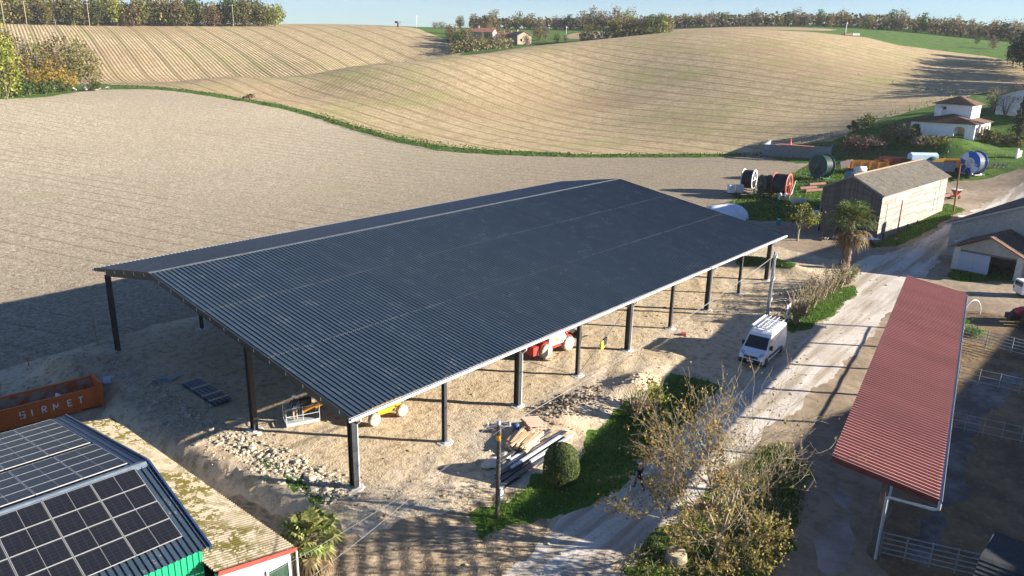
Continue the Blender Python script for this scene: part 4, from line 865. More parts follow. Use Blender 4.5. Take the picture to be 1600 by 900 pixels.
# ------------------------------------------------------------------ white panel van with ladders
def van():
    fl, fr, rr = at(1157, 563), at(1195, 573), at(1219, 550); d = fr-rr; rz = math.atan2(d.y, d.x)
    c = (fr+rr)/2; c -= Vector((-math.sin(rz), math.cos(rz), 0))*.92
    T = thing('panel_van', 'white high-roof panel van with a ladder rack parked in shade beside the gravel road', 'van', (c.x, c.y, hz(c.x, c.y)-.03), rz)
    prof = [(-2.62, .42), (-2.72, .75), (-2.70, 1.6), (-2.62, 2.25), (-2.48, 2.46), (-2.0, 2.52), (.2, 2.52), (.75, 2.48), (1.05, 2.36), (1.28, 2.14), (2.02, 1.36), (2.12, 1.28), (2.62, 1.10), (2.86, .92), (2.96, .62), (2.92, .36), (2.2, .34), (-2.2, .34)]
    prof = [(x-.15, z) for x, z in prof]
    def hw(z): return 1.0 if z < 1.2 else 1.0-.13*((z-1.2)/1.3)**1.3
    b = MB(); n = len(prof)
    def ring(s): return [(x, s*(hw(z)-(.06 if x > 2.0 else 0)*((x-2.0)/.8)), z) for x, z in prof]
    inset = [(x*.995, 0, z) for x, z in prof]
    Lr, Rr = ring(1), ring(-1); edge = .07
    def inn(R_, s): return [(x, y-s*edge, z+(.0)) for x, y, z in R_]
    b.add(Lr+Rr, [tuple(range(n)), tuple(range(2*n-1, n-1, -1))])
    P = []; F = []
    for j, (x, z) in enumerate(prof): P += [Lr[j], Rr[j]]
    F = [(2*j, 2*j+1, 2*((j+1) % n)+1, 2*((j+1) % n)) for j in range(n)]; b.add(P, F)
    body = b.build('body', M('white_van_paint', (.72, .75, .78), rough=.25, spec=.5, coat=.6), T)
    def onfront(a, e, w0, w1, off, mat, name):   # panel lying on the sloping front between two profile points
        (xa, za), (xe, ze) = a, e; nx, nz = (ze-za), -(xe-xa); l = math.hypot(nx, nz); nx, nz = -nx/l*off, -nz/l*off
        if nx < 0: nx, nz = -nx, -nz
        b = MB(); q = [(xa+nx, w0, za+nz), (xa+nx, -w0, za+nz), (xe+nx, -w1, ze+nz), (xe+nx, w1, ze+nz)]; b.add(q+[(x-.02, y, z-.02) for x, y, z in q], [(0, 1, 2, 3), (0, 4, 5, 1), (1, 5, 6, 2), (2, 6, 7, 3), (3, 7, 4, 0)]); return b.build(name, mat, T)
    onfront((1.90, 1.33), (1.15, 2.12), .90, .80, .012, GLASS, 'windscreen')
    b = MB(); b.box((2.72, 0, .50), (.24, 1.86, .36)); b.build('front_bumper', BLACK, T)
    b = MB(); b.box((2.74, 0, .86), (.16, 1.1, .16)); gr = b.build('grille', BLACK, T); b = MB(); b.tube([(2.81, 0, .88), (2.845, 0, .88)], .085, 12); b.build('badge', M('red_badge', (.35, .03, .03), rough=.4), gr)
    b = MB(); b.tube([(2.78, -.6, .94), (2.84, -.3, .77), (2.85, .3, .77), (2.78, .6, .94)], .022, 5); b.build('grille_trim', GALV, gr)
    b = MB(); b.box((2.85, 0, .56), (.03, .52, .11)); b.build('number_plate', M('white_plate', (.7, .7, .68), rough=.5), T)
    for s in (-1, 1):
        b = MB(); q = [(2.30, s*.93, 1.10), (2.62, s*.88, 1.00), (2.72, s*.60, .97), (2.42, s*.62, 1.10)]; b.slab([(x, y, z+.06) for x, y, z in q], .12); b.build('headlight', M('headlight_glass', (.35, .42, .52), rough=.08, spec=.7), T)
        b = MB(); q = [(1.62, 1.36), (1.16, 1.95), (.62, 1.95), (.55, 1.36)]; P = [(x, s*(hw(z)+.008), z) for x, z in q]; P2 = [(x, s*(hw(z)-.03), z) for x, z in q]; b.add(P+P2, [(0, 1, 2, 3), (4, 5, 6, 7), (0, 4, 5, 1), (1, 5, 6, 2), (2, 6, 7, 3), (3, 7, 4, 0)]); b.build('side_window', GLASS, T)
        b = MB(); b.box((1.42, s*1.12, 1.45), (.16, .2, .34)); b.bar((1.45, s*.97, 1.42), (1.42, s*1.1, 1.45), .06, .06); b.build('wing_mirror', BLACK, T)
        b = MB(); b.box((-.1, s*1.01, .62), (3.0, .03, .14)); b.build('side_moulding', BLACK, T)
        for x in (.5, -.75): b = MB(); b.box((x, s*(1.003), 1.3), (.014, .012, 1.5)); b.build('panel_gap', M('panel_gap_grey', (.25, .26, .27), rough=.6), T)
        for x in (1.85, -1.75): wheel(T, (x, s*.90, .35), .35, .23, TYRE, M('steel_wheel', (.2, .2, .2), rough=.5))
    for z in (2.0,):
        for s in (-1, 1): b = MB(); b.box((-2.88, s*.86, 1.1), (.03, .14, .4)); b.build('tail_light', M('red_lamp', (.35, .02, .02), rough=.3), T)
    # aluminium rack
    b = MB()
    for s in (-.74, .74): b.bar((-2.5, s, 2.68), (.75, s, 2.68), .05, .07)
    for x in np.linspace(-2.4, .7, 8): b.bar((x, -.74, 2.68), (x, .74, 2.68), .05, .04); 
    for x in (-2.4, -.8, .7):
        for s in (-.74, .74): b.bar((x, s, 2.45), (x, s, 2.68), .05, .05)
    b.build('roof_rack', GALV, T)
    m = rot(T); LAD = M('ladder_aluminium', (.62, .63, .64), rough=.35, metal=.5)
    for nm, y, z, lab in (('ladder', -.52, 2.78, 'aluminium ladder on the van roof rack, outer one by the sunlit side'), ('ladder', .15, 2.78, 'aluminium ladder on the van roof rack, inner one in the middle of the roof')):
        b = MB()
        for s in (-.17, .17): b.bar((-1.7, s, 0), (1.7, s, 0), .03, .075)
        for x in np.arange(-1.55, 1.6, .28): b.tube([(x, -.17, 0), (x, .17, 0)], .017, 5)
        o = b.build(nm, LAD); o.location = m @ Vector((-.9, y, z)); o.rotation_euler = (0, 0, rz); tag(o, lab, 'ladder')
    b = MB(); b.tube([(-1.5, 0, 0), (1.6, 0, 0)], .075, 9); o = b.build('conduit_tube', M('white_tube', (.7, .7, .7), rough=.4)); o.location = m @ Vector((-.9, -.84, 2.76)); o.rotation_euler = (0, 0, rz); tag(o, 'white round tube strapped along the edge of the van roof rack', 'tube')
van()
# ------------------------------------------------------------------ red and white telehandler under the roof
def telehandler():
    a, c = at(851, 560), at(888, 546); d = c-a; rz = math.atan2(d.y, d.x); m = (a+c)/2 + Vector((-math.sin(rz), math.cos(rz), 0))*1.0
    T = thing('telehandler', 'red telescopic handler with white engine cover and muddy tyres under the hangar roof', 'telehandler', (m.x, m.y, 0), rz)
    RD = M('red_machine_paint', (.50, .035, .025), (.42, .05, .04), 2, .45); WH = M('dusty_white_cover', (.62, .60, .56), (.5, .46, .4), 3, .55)
    b = MB(); b.box((0, 0, .82), (3.9, .95, .5)); b.box((0, 0, .72), (1.7, 1.9, .3)); b.build('chassis', RD, T)
    b = MB(); b.prism([(-1.0, .85), (-.9, 1.65), (.7, 1.75), (1.05, 1.35), (1.05, .85)], -1.02, -.32, 'y'); b.build('engine_cover', WH, T)
    b = MB(); b.box((-.05, -1.04, 1.25), (.28, .02, .28)); b.build('warning_sticker', M('yellow_sticker', (.75, .55, .02), rough=.5), T)
    CAB = M('cab_black', (.03, .03, .03), rough=.5)
    b = MB()
    for x in (-.75, .75):
        for y in (.2, 1.05): b.bar((x, y, .9), (x*.85, y, 2.4), .07, .07)
    b.box((0, .62, 2.42), (1.4, .95, .08)); cab = b.build('cab_frame', CAB, T); b = MB(); b.box((0, .62, 1.7), (1.25, .75, 1.25)); b.build('cab_glass', GLASS, cab)
    b = MB(); b.bar((-2.0, -.1, 1.75), (2.3, -.1, 1.35), .34, .42); bo = b.build('boom', RD, T); b = MB(); b.bar((2.3, -.1, 1.35), (3.1, -.1, .8), .26, .32); b.build('boom_nose', CAB, bo)
    b = MB(); b.box((-2.25, 0, .75), (.55, 1.7, .7)); b.build('counterweight', RD, T)
    b = MB(); b.box((3.15, -.1, .7), (.1, 1.5, .7)); cr = b.build('fork_carriage', CAB, T)
    for y in (-.5, .3): b = MB(); b.box((3.75, y, .38), (1.2, .12, .05)); b.build('fork', CAB, cr)
    for x in (-1.3, 1.3):
        for s in (-1, 1):
            wheel(T, (x, s*.98, .60), .60, .42, TYREMUD, M('muddy_rim', (.42, .36, .31), (.5, .44, .38), 4, .8), lugs=14)
            b = MB(); pts = [(x+.68*math.cos(t), .66+.68*math.sin(t)) for t in np.linspace(.5, PI-.5, 7)]; b.prism(pts+[(p[0], p[1]-.05) for p in pts[::-1]], s*.78-.22, s*.78+.22, 'y'); b.build('mudguard', RD, T)
telehandler()
# ------------------------------------------------------------------ yellow boom lift with basket
def boomlift():
    a, c = at(585, 665), at(628, 650); d = c-a; rz = math.atan2(d.y, d.x); m = (a+c)/2 + Vector((-math.sin(rz), math.cos(rz), 0))*.95
    T = thing('boom_lift', 'yellow articulated boom lift with muddy white wheels parked under the roof edge', 'boom lift', (m.x, m.y, 0), rz)
    YL = M('yellow_machine_paint', (.72, .40, .015), (.62, .34, .03), 2, .45); OR = M('orange_boom_paint', (.62, .27, .02), (.5, .22, .03), 3, .5)
    RIMW = M('muddy_white_rim', (.60, .57, .52), (.45, .41, .36), 5, .7)
    dd = d.length/2
    b = MB(); b.box((0, -.0, .72), (2*dd+.5, .95, .38)); b.box((0, 0, .62), (1.3, 1.5, .3)); b.build('chassis', YL, T)
    b = MB(); b.box((0, -.62, .78), (.55, .04, .22)); b.build('access_panel', STEEL, T)
    for x in (-dd, dd):
        for s in (-1, 1): wheel(T, (x, s*.95, .42), .42, .32, TYREMUD, RIMW)
    b = MB(); b.lathe([(.55, 0), (.55, .2)], (0, 0, .9), n=16); b.box((0, 0, 1.5), (2.2, 1.5, .8)); b.build('turntable', YL, T)
    mi = rot(T).inverted(); bk = at(452, 664); bk2 = at(491, 656); dv = bk2-bk
    bc = (bk+bk2)/2; bl = mi @ Vector((bc.x, bc.y, 0)); A = Vector((-1.0, .1, 1.6)); e = Vector((bl.x, bl.y, 1.0)); dirv = (e-A).normalized(); E = e-dirv*.9
    mid = A.lerp(E, .5)+Vector((0, 0, .7))
    b = MB(); b.bar(A, mid, .34, .4); bo = b.build('lower_boom', YL, T); b = MB(); b.bar(mid, E, .26, .3); b.build('upper_boom', OR, T)
    sd = Vector((-dirv.y, dirv.x, 0)).normalized(); b = MB()
    for s in (-.2, .2): b.bar(E+sd*s+Vector((0, 0, .1)), E+sd*s+dirv*.75+Vector((0, 0, -.2)), .07, .12)
    b.build('basket_bracket', OR, T)
    # basket
    R = math.atan2(dv.y, dv.x); BX = thing('lift_basket', None, None); 
    bpy.data.objects.remove(BX)
    WRZ = R-rz; rm = Matrix.Rotation(WRZ, 3, 'Z'); bw, bd = 2.1, 1.0; zf = .22
    def q(x, y, z): v = rm @ Vector((x, y, 0)); return (bl.x+v.x, bl.y+v.y, z)
    b = MB(); b.slab([q(-bw/2, -bd/2, zf), q(bw/2, -bd/2, zf), q(bw/2, bd/2, zf), q(-bw/2, bd/2, zf)], .12)
    for (x0, y0), (x1, y1) in (((-bw/2, -bd/2), (bw/2, -bd/2)), ((bw/2, -bd/2), (bw/2, bd/2)), ((bw/2, bd/2), (-bw/2, bd/2)), ((-bw/2, bd/2), (-bw/2, -bd/2))): b.bar(q(x0, y0, zf+.07), q(x1, y1, zf+.07), .03, .07)
    bask = b.build('basket', M('pale_grey_basket', (.36, .38, .39), (.46, .47, .47), 3, .5), T); b = MB()
    cs = [(-bw/2, -bd/2), (bw/2, -bd/2), (bw/2, bd/2), (-bw/2, bd/2)]
    for i in range(4):
        (x0, y0), (x1, y1) = cs[i], cs[(i+1) % 4]
        for z in (zf+.55, zf+1.1): b.tube([q(x0, y0, z), q(x1, y1, z)], .022, 5)
        for t in (0, .5) if i % 2 == 0 else (0,): b.tube([q(x0+(x1-x0)*t, y0+(y1-y0)*t, zf), q(x0+(x1-x0)*t, y0+(y1-y0)*t, zf+1.1)], .022, 5)
    b.build('guard_rail', GALV, bask)
    b = MB(); b.box(q(.35, .25, zf+1.12), (.75, .32, .35), rotm(0, 0, WRZ)); b.box(q(.3, .3, zf+.55), (.5, .25, .8), rotm(0, 0, WRZ)); b.build('control_box', BLACK, bask)
    w = rot(T) @ Vector(q(-.38, .05, zf)); return w, R
BASKET, BASKET_RZ = boomlift()
# ------------------------------------------------------------------ farm tractor and pick-up at the right edge
def tractor():
    p = at(1588, 507); rz = math.radians(128)
    f = Vector((math.cos(rz), math.sin(rz), 0))
    T = thing('farm_tractor', 'red farm tractor with front linkage weight, partly cut off at the right edge', 'tractor', (p.x-f.x*1.3+.55, p.y-f.y*1.3-.35, -.1), rz)
    RD = M('tractor_red', (.40, .02, .03), (.34, .025, .035), 2, .35)
    b = MB(); b.prism([(.1, 1.0), (.1, 1.75), (1.5, 1.62), (1.95, 1.35), (1.95, .95)], -.42, .42, 'y'); b.build('bonnet', RD, T)
    b = MB(); b.box((.4, 0, .8), (2.9, .5, .5)); b.build('chassis', BLACK, T)
    b = MB(); b.box((2.35, 0, .8), (.8, .9, .5)); b.bar((1.9, .3, .7), (2.3, .3, .75), .1, .1); b.bar((1.9, -.3, .7), (2.3, -.3, .75), .1, .1); b.build('front_weight', BLACK, T)
    b = MB()
    for x in (-1.5, .05):
        for y in (-.72, .72): b.bar((x, y, 1.3), (x*.95, y*.9, 2.75), .08, .08)
    b.box((-.72, 0, 2.8), (1.75, 1.55, .12)); cab = b.build('cab_frame', RD, T); b = MB(); b.box((-.72, 0, 2.05), (1.45, 1.3, 1.3)); b.build('cab_glass', GLASS, cab)
    b = MB(); b.tube([(.3, .3, 1.7), (.3, .3, 2.6)], .06, 8); b.build('exhaust', BLACK, T)
    RG = M('grey_tractor_rim', (.42, .43, .44), (.3, .29, .28), 4, .5)
    for s in (-1, 1):
        wheel(T, (1.3, s*.85, .66), .66, .42, TYRE, RG, lugs=16); wheel(T, (-1.15, s*.92, .9), .9, .55, TYRE, RG, lugs=18)
        b = MB(); pts = [(-1.15+1.0*math.cos(t), .95+1.0*math.sin(t)) for t in np.linspace(.5, PI-.3, 8)]; b.prism(pts+[(x, z-.05) for x, z in pts[::-1]], s*.9-.28, s*.9+.28, 'y'); b.build('mudguard', RD, T)
    q = at(1597, 463); T = thing('pickup', 'small white utility vehicle, only its rear corner showing at the right edge', 'pickup', (q.x+.9, q.y-1.1, -.02), math.radians(-52))
    b = MB(); b.prism([(-2.0, .4), (-2.05, 1.0), (-1.9, 1.75), (.5, 1.78), (1.0, 1.1), (2.0, .95), (2.05, .4)], -.8, .8, 'y'); b.build('body', WHITE, T)
    for s in (-1, 1):
        b = MB(); b.box((-.5, s*.81, 1.4), (1.6, .02, .45)); b.build('side_window', GLASS, T)
        for x in (-1.3, 1.35): wheel(T, (x, s*.75, .33), .33, .2)
    b = MB(); b.box((-2.0, 0, 1.4), (.06, 1.2, .45)); b.build('rear_window', GLASS, T); b = MB(); b.box((-2.05, .65, .9), (.06, .14, .3)); b.build('tail_light', M('red_lamp', (.35, .02, .02)), T)
tractor()
# ------------------------------------------------------------------ irrigation hose reels and trailers in the yard behind the barn
def reel(px, py, R, wd, rz, flange, hose, label, style='spoke', disc=None, frame=None, extra=False):
    p = at(px, py); T = thing('hose_reel', label, 'hose reel', (p.x, p.y, p.z), rz, None); fr = frame or STEEL; zc = R+.45
    b = MB(); pr = []
    nw = 9
    for i in range(nw): y = -wd/2+wd*(i+.5)/nw; pr += [(R*.86, y-wd/nw*.45), (R*.9, y), (R*.86, y+wd/nw*.45)]
    b.lathe([(R*.35, -wd/2)]+pr+[(R*.35, wd/2)], (0, 0, zc), 'y', 24); dr = b.build('hose_drum', hose, T)
    for s in (-1, 1):
        y = s*(wd/2+.06); b = MB()
        if style == 'spoke' or s > 0 and disc is None:
            b.lathe([(R*.82, y-.04), (R, y-.04), (R, y+.04), (R*.82, y+.04), (R*.82, y-.04)], (0, 0, zc), 'y', 24)
            for k in range(6): a = PI*k/3; b.bar((R*.18*math.cos(a), y, zc+R*.18*math.sin(a)), (R*.85*math.cos(a), y, zc+R*.85*math.sin(a)), .12, .08)
            b.lathe([(.01, y-.1), (R*.24, y-.1), (R*.24, y+.1), (.01, y+.1)], (0, 0, zc), 'y', 14)
            fl = b.build('flange', flange, T)
        else:
            b.lathe([(.01, y-.03), (R, y-.03), (R, y+.03), (.01, y+.03)], (0, 0, zc), 'y', 28); fl = b.build('flange', flange, T)
            if disc:
                for k in range(2):
                    a0 = PI*k+.35; pts = [(0, 0)]+[(R*.97*math.cos(a0+t), R*.97*math.sin(a0+t)) for t in np.linspace(0, PI*.28, 7)]
                    b = MB(); b.prism([(x, zc+z) for x, z in pts], y+s*.035, y+s*.05, 'y'); b.build('painted_sector', disc, fl)
            b = MB(); b.lathe([(R*.3, y+s*.04), (R*.34, y+s*.1), (R*.42, y+s*.1), (R*.45, y+s*.04)], (0, 0, zc), 'y', 20); b.build('hub_ring', fr, fl)
    b = MB()
    for s in (-1, 1):
        y = s*(wd/2+.2); b.bar((-R*.8, y, .55), (R*.8, y, .55), .14, .16); b.bar((-R*.5, y, .55), (0, y, zc), .1, .1); b.bar((R*.5, y, .55), (0, y, zc), .1, .1)
    b.bar((-R*.7, -wd/2-.2, .55), (-R*.7, wd/2+.2, .55), .12, .14); b.bar((R*.7, -wd/2-.2, .55), (R*.7, wd/2+.2, .55), .12, .14); b.bar((R*.8, 0, .55), (R*1.9, 0, .45), .13, .13); b.build('frame', fr, T)
    for s in (-1, 1): wheel(T, (-R*.1, s*(wd/2+.36), .42), .42, .24, TYRE, GALV)
    if extra:
        b = MB(); b.tube([(R*.6, -wd/2-.3, .6), (R*1.5, -wd/2-.3, zc+.4), (R*.9, -wd/2+.6, .7)], .05, 6); b.build('gun_arm', GALV, T)
    return T
YAW40 = YAW
def az(deg): return YAW + math.radians(deg)
WR = M('white_reel_paint', (.70, .71, .70), (.6, .6, .58), 3, .5); RR = M('red_reel_paint', (.48, .07, .035), (.4, .07, .04), 3, .5); GR = M('green_reel_paint', (.012, .10, .085), (.03, .14, .11), 2, .5); BL = M('blue_reel_paint', (.012, .095, .42), (.02, .12, .46), 2, .4); PB = M('pale_blue_paint', (.45, .58, .70), rough=.5); DG = M('drab_green_paint', (.05, .06, .045), (.09, .09, .07), 3, .6)
HOSE = M('black_hose', (.012, .013, .016), (.03, .03, .032), 9, .5)
reel(1168, 300, 1.75, 1.7, az(-32), WR, HOSE, 'hose reel with white spoked flange and black hose, left of the red one', extra=False)
reel(1194, 307, 1.6, 1.3, az(10), DG, HOSE, 'dark drab hose reel standing between the white and the red reels', frame=DG)
reel(1219, 309, 1.85, 2.2, az(-36), RR, HOSE, 'hose reel with red spoked flange and wide black hose drum', extra=True, frame=RR)
reel(1281, 281, 2.2, 1.9, az(28), GR, M('dark_green_hose', (.02, .035, .035), (.05, .07, .07), 6, .5), 'big green hose reel with solid discs at the edge of the ploughed field', style='disc', frame=GR)
reel(1517, 276, 2.15, 1.8, az(22), BL, M('grey_blue_hose', (.16, .18, .2), (.25, .27, .3), 6, .5), 'big blue hose reel painted with pale blue sectors behind the barn', style='disc', disc=PB, frame=GALV)
def trailer(px, py, L, Wd, hh, rz, mat, label, inner=None, zb=.95):
    p = at(px, py); T = thing('tipping_trailer', label, 'trailer', (p.x, p.y, p.z), rz)
    b = MB(); b.box((0, -Wd/2, zb+hh/2), (L, .07, hh)); b.box((0, Wd/2, zb+hh/2), (L, .07, hh)); b.box((0, 0, zb), (L, Wd, .1)); b.build('side_panel', mat, T)
    b = MB(); b.box((L/2, 0, zb+hh/2+.1), (.08, Wd+.1, hh+.25)); b.build('front_panel', mat, T); b = MB(); b.bar((-L/2, 0, zb+.0), (-L/2-.35, 0, zb+hh), Wd, .07, up=(0, 1, 0)); b.build('tailgate', inner or mat, T)
    for i in range(5): b = MB(); b.box((-L/2+.3+i*(L-.6)/4, -Wd/2-.06, zb+hh/2), (.09, .07, hh)); b.build('rib', mat, T)
    b = MB(); b.box((0, 0, zb-.18), (L, .8, .22)); b.bar((L/2, 0, zb-.2), (L/2+1.6, 0, .5), .14, .14); b.build('chassis', STEEL, T)
    for x in (-.6, .5):
        for s in (-1, 1): wheel(T, (x, s*Wd*.42, .45), .45, .3)
    return T
ORP = M('orange_trailer_paint', (.66, .25, .03), (.55, .22, .05), 2, .5); BGP = M('blue_grey_trailer_paint', (.11, .16, .24), (.16, .21, .28), 2, .5); RBR = M('red_brown_trailer', (.16, .045, .04), (.22, .07, .055), 3, .6)
trailer(1352, 270, 7.2, 2.4, 1.35, az(-92), ORP, 'orange tipping trailer behind the left part of the barn roof', M('pinkish_tailgate', (.7, .55, .45), rough=.6))
trailer(1402, 262, 6.5, 2.4, 1.0, az(-92), RBR, 'dark red low trailer half hidden by the barn ridge')
trailer(1500, 268, 8.0, 2.4, 1.3, az(-90), ORP, 'orange tipping trailer behind the blue hose reel', M('yellow_tailgate', (.72, .42, .03), rough=.5))
trailer(1455, 274, 7.0, 2.4, 1.7, az(-90), BGP, 'blue-grey steel trailer right of the barn ridge')
def tanks():
    p = at(1338, 288); T = thing('slurry_tank', 'dark blue-grey tank trailer with a white cylinder on top beside the barn', 'tank trailer', (p.x, p.y, p.z), az(-90))
    b = MB(); b.lathe([(.01, -2.2), (.7, -2.15), (.95, -1.8), (.95, 1.8), (.7, 2.15), (.01, 2.2)], (0, 0, 1.5), 'x', 18); b.build('tank', BGP, T); b = MB(); b.lathe([(.01, -1.0), (.5, -1.0), (.5, 1.0), (.01, 1.0)], (.3, 0, 2.75), 'x', 14); b.build('cylinder', WR, T)
    b = MB(); b.box((0, 0, .55), (4.2, .9, .25)); b.bar((2.1, 0, .55), (3.4, 0, .45), .12, .12); b.build('chassis', STEEL, T)
    for s in (-1, 1): wheel(T, (-.5, s*1.05, .5), .5, .35)
    p = at(1440, 258); T = thing('covered_boat', 'pale blue and white tarpaulin-covered hull behind the barn ridge', 'boat', (p.x, p.y, p.z), az(-88)); b = MB(); b.prism([(-1.0, .9), (-.85, 2.1), (0, 2.45), (.85, 2.1), (1.0, .9)], -2.6, 2.6, 'x'); b.build('cover', M('pale_blue_tarp', (.42, .62, .80), (.6, .72, .82), 2, .6), T)
    b = MB(); b.box((0, 0, .5), (4.5, 1.2, .7)); b.build('cradle', STEEL, T)
    p = at(1455, 264); T = thing('green_tarp_heap', 'dark green tarpaulin mound beside the blue-grey trailer', 'tarpaulin', (p.x, p.y, p.z)); b = MB(); b.sphere((0, 0, 0), 1.6, 14, 8, (1.6, 1.0, 1.5), 0); b.build('cover', M('dark_green_tarp', (.02, .06, .045), (.04, .09, .07), 3, .6), T)
    p = at(1492, 310); T = thing('fertiliser_spreader', 'small red fertiliser spreader with pale hopper by the far end of the barn', 'spreader', (p.x, p.y, p.z), az(-60))
    b = MB(); b.lathe([(.25, .5), (.9, 1.3), (.95, 1.5)], n=4, smooth=False); b.build('hopper', RR, T); b = MB(); b.box((0, 0, 1.54), (1.3, 1.3, .08)); b.build('hopper_lid', WR, T); b = MB(); b.box((0, 0, .4), (1.6, .8, .2)); b.bar((.6, 0, .5), (1.5, 0, .5), .1, .1); b.build('frame', RR, T)
    for s in (-1, 1): wheel(T, (0, s*.75, .3), .3, .18)
    p = at(1476, 312); T = thing('seed_drill', 'dark red implement with black wheels against the end of the barn', 'implement', (p.x, p.y, p.z), az(-60)); b = MB(); b.box((0, 0, .75), (2.0, .6, .5)); b.build('seed_box', RBR, T)
    b = MB(); b.bar((-1, 0, .45), (1, 0, .45), .12, .12); b.bar((0, 0, .45), (0, -1.3, .5), .1, .1); b.build('frame', STEEL, T)
    for s in (-1, 1): wheel(T, (s*1.05, 0, .42), .42, .18, rz=PI/2)
    p = at(1563, 262); T = thing('plough', 'black plough standing on the grass right of the orange trailer', 'plough', (p.x, p.y, p.z), az(-85)); b = MB(); b.bar((-1.6, 0, .9), (1.6, .3, .9), .16, .16)
    b.build('beam', STEEL, T)
    for k in range(4): b = MB(); x = -1.3+k*.85; b.bar((x, 0, .9), (x+.1, 0, .3), .1, .1); b.add([(x-.2, -.1, .0), (x+.4, -.1, .05), (x+.3, .15, .55), (x-.1, .15, .45)], [(0, 1, 2, 3)]); b.build('mouldboard', STEEL, T)
    p = at(1150, 307); T = thing('hose_cart', 'small cart with two white boxes standing left of the hose reels', 'cart', (p.x, p.y, p.z), az(-80))
    b = MB(); b.box((0, 0, .6), (3.6, 1.0, .18)); b.bar((-1.8, 0, .6), (-2.8, 0, .4), .1, .1); b.build('chassis', STEEL, T)
    for x in (-1.0, .5): b = MB(); b.box((x, 0, 1.35), (1.0, .9, 1.3)); b.build('box', WR, T)
    for s in (-1, 1): wheel(T, (0, s*.7, .4), .4, .2)
    p = at(1222, 313); T = thing('barrel_trailer', 'white-rimmed wheel cart below the red hose reel', 'cart', (p.x, p.y, p.z), az(0)); 
    for s in (-1, 1): wheel(T, (0, s*.45, .62), .62, .3, WR, RUST)
    b = MB(); b.tube([(0, -.5, .62), (0, .5, .62)], .08, 8); b.bar((0, 0, .62), (1.6, 0, .4), .1, .1); b.build('axle', RUST, T)
    p = at(1247, 320); T = thing('water_trough', 'white rectangular trough on the grass by the autumn tree', 'trough', (p.x, p.y, p.z), az(-85)); b = MB(); b.box((0, 0, .5), (2.3, .9, .1)); b.box((0, -.42, .75), (2.3, .06, .5)); b.box((0, .42, .75), (2.3, .06, .5)); b.box((-1.12, 0, .75), (.06, .8, .5)); b.box((1.12, 0, .75), (.06, .8, .5)); b.build('basin', WR, T)
    for x in (-.9, .9): b = MB(); b.box((x, 0, .22), (.15, .8, .45)); b.build('leg', GALV, T)
    # round rolled pipes / logs
    for k, (px, py) in enumerate(((1262, 296), (1276, 290), (1271, 300))):
        p = at(px, py); b = MB(); b.tube([(-1.9, 0, .28), (1.9, 0, .28)], .28, 10); b.tube([(-1.92, 0, .28), (-1.8, 0, .28)], .3, 10); o = b.build('concrete_pipe', M('red_brown_pipe', (.14, .06, .045), (.24, .13, .1), 4, .8)); o.location = (p.x, p.y, p.z); o.rotation_euler = (0, 0, az(-65)); tag(o, ('nearest left red-brown pipe in the grass below the green reel', 'rearmost red-brown pipe, closest to the green reel', 'front right red-brown pipe lying towards the barn')[k], 'pipe', 'pipes lying below the green reel')
    # white half-round silage tunnel beyond the hangar
    p = at(1130, 342); T = thing('white_tunnel', 'rounded white plastic-covered silage mound showing above the hangar roof edge', 'silage clamp', (p.x, p.y, p.z-.1), az(-62))
    b = MB(); n = 10; P = []; 
    for i in range(15):
        x = -4+8*i/14; r = 2.35*math.sqrt(max(0.02, 1-(abs(x)/4.05)**4)); P += [(x, r*math.cos(PI*k/n), r*.95*math.sin(PI*k/n)) for k in range(n+1)]
    b.add(P, [(i*(n+1)+k, i*(n+1)+k+1, (i+1)*(n+1)+k+1, (i+1)*(n+1)+k) for i in range(14) for k in range(n)], True); b.build('cover', M('white_silage_film', (.55, .62, .70), (.68, .73, .78), 1, .45), T)
    b = MB(); b.tube([(.8, 2.42*math.cos(PI*k/12), 2.32*math.sin(PI*k/12)) for k in range(13)], .07, 6); b.build('strap', WHITE, T)
tanks()
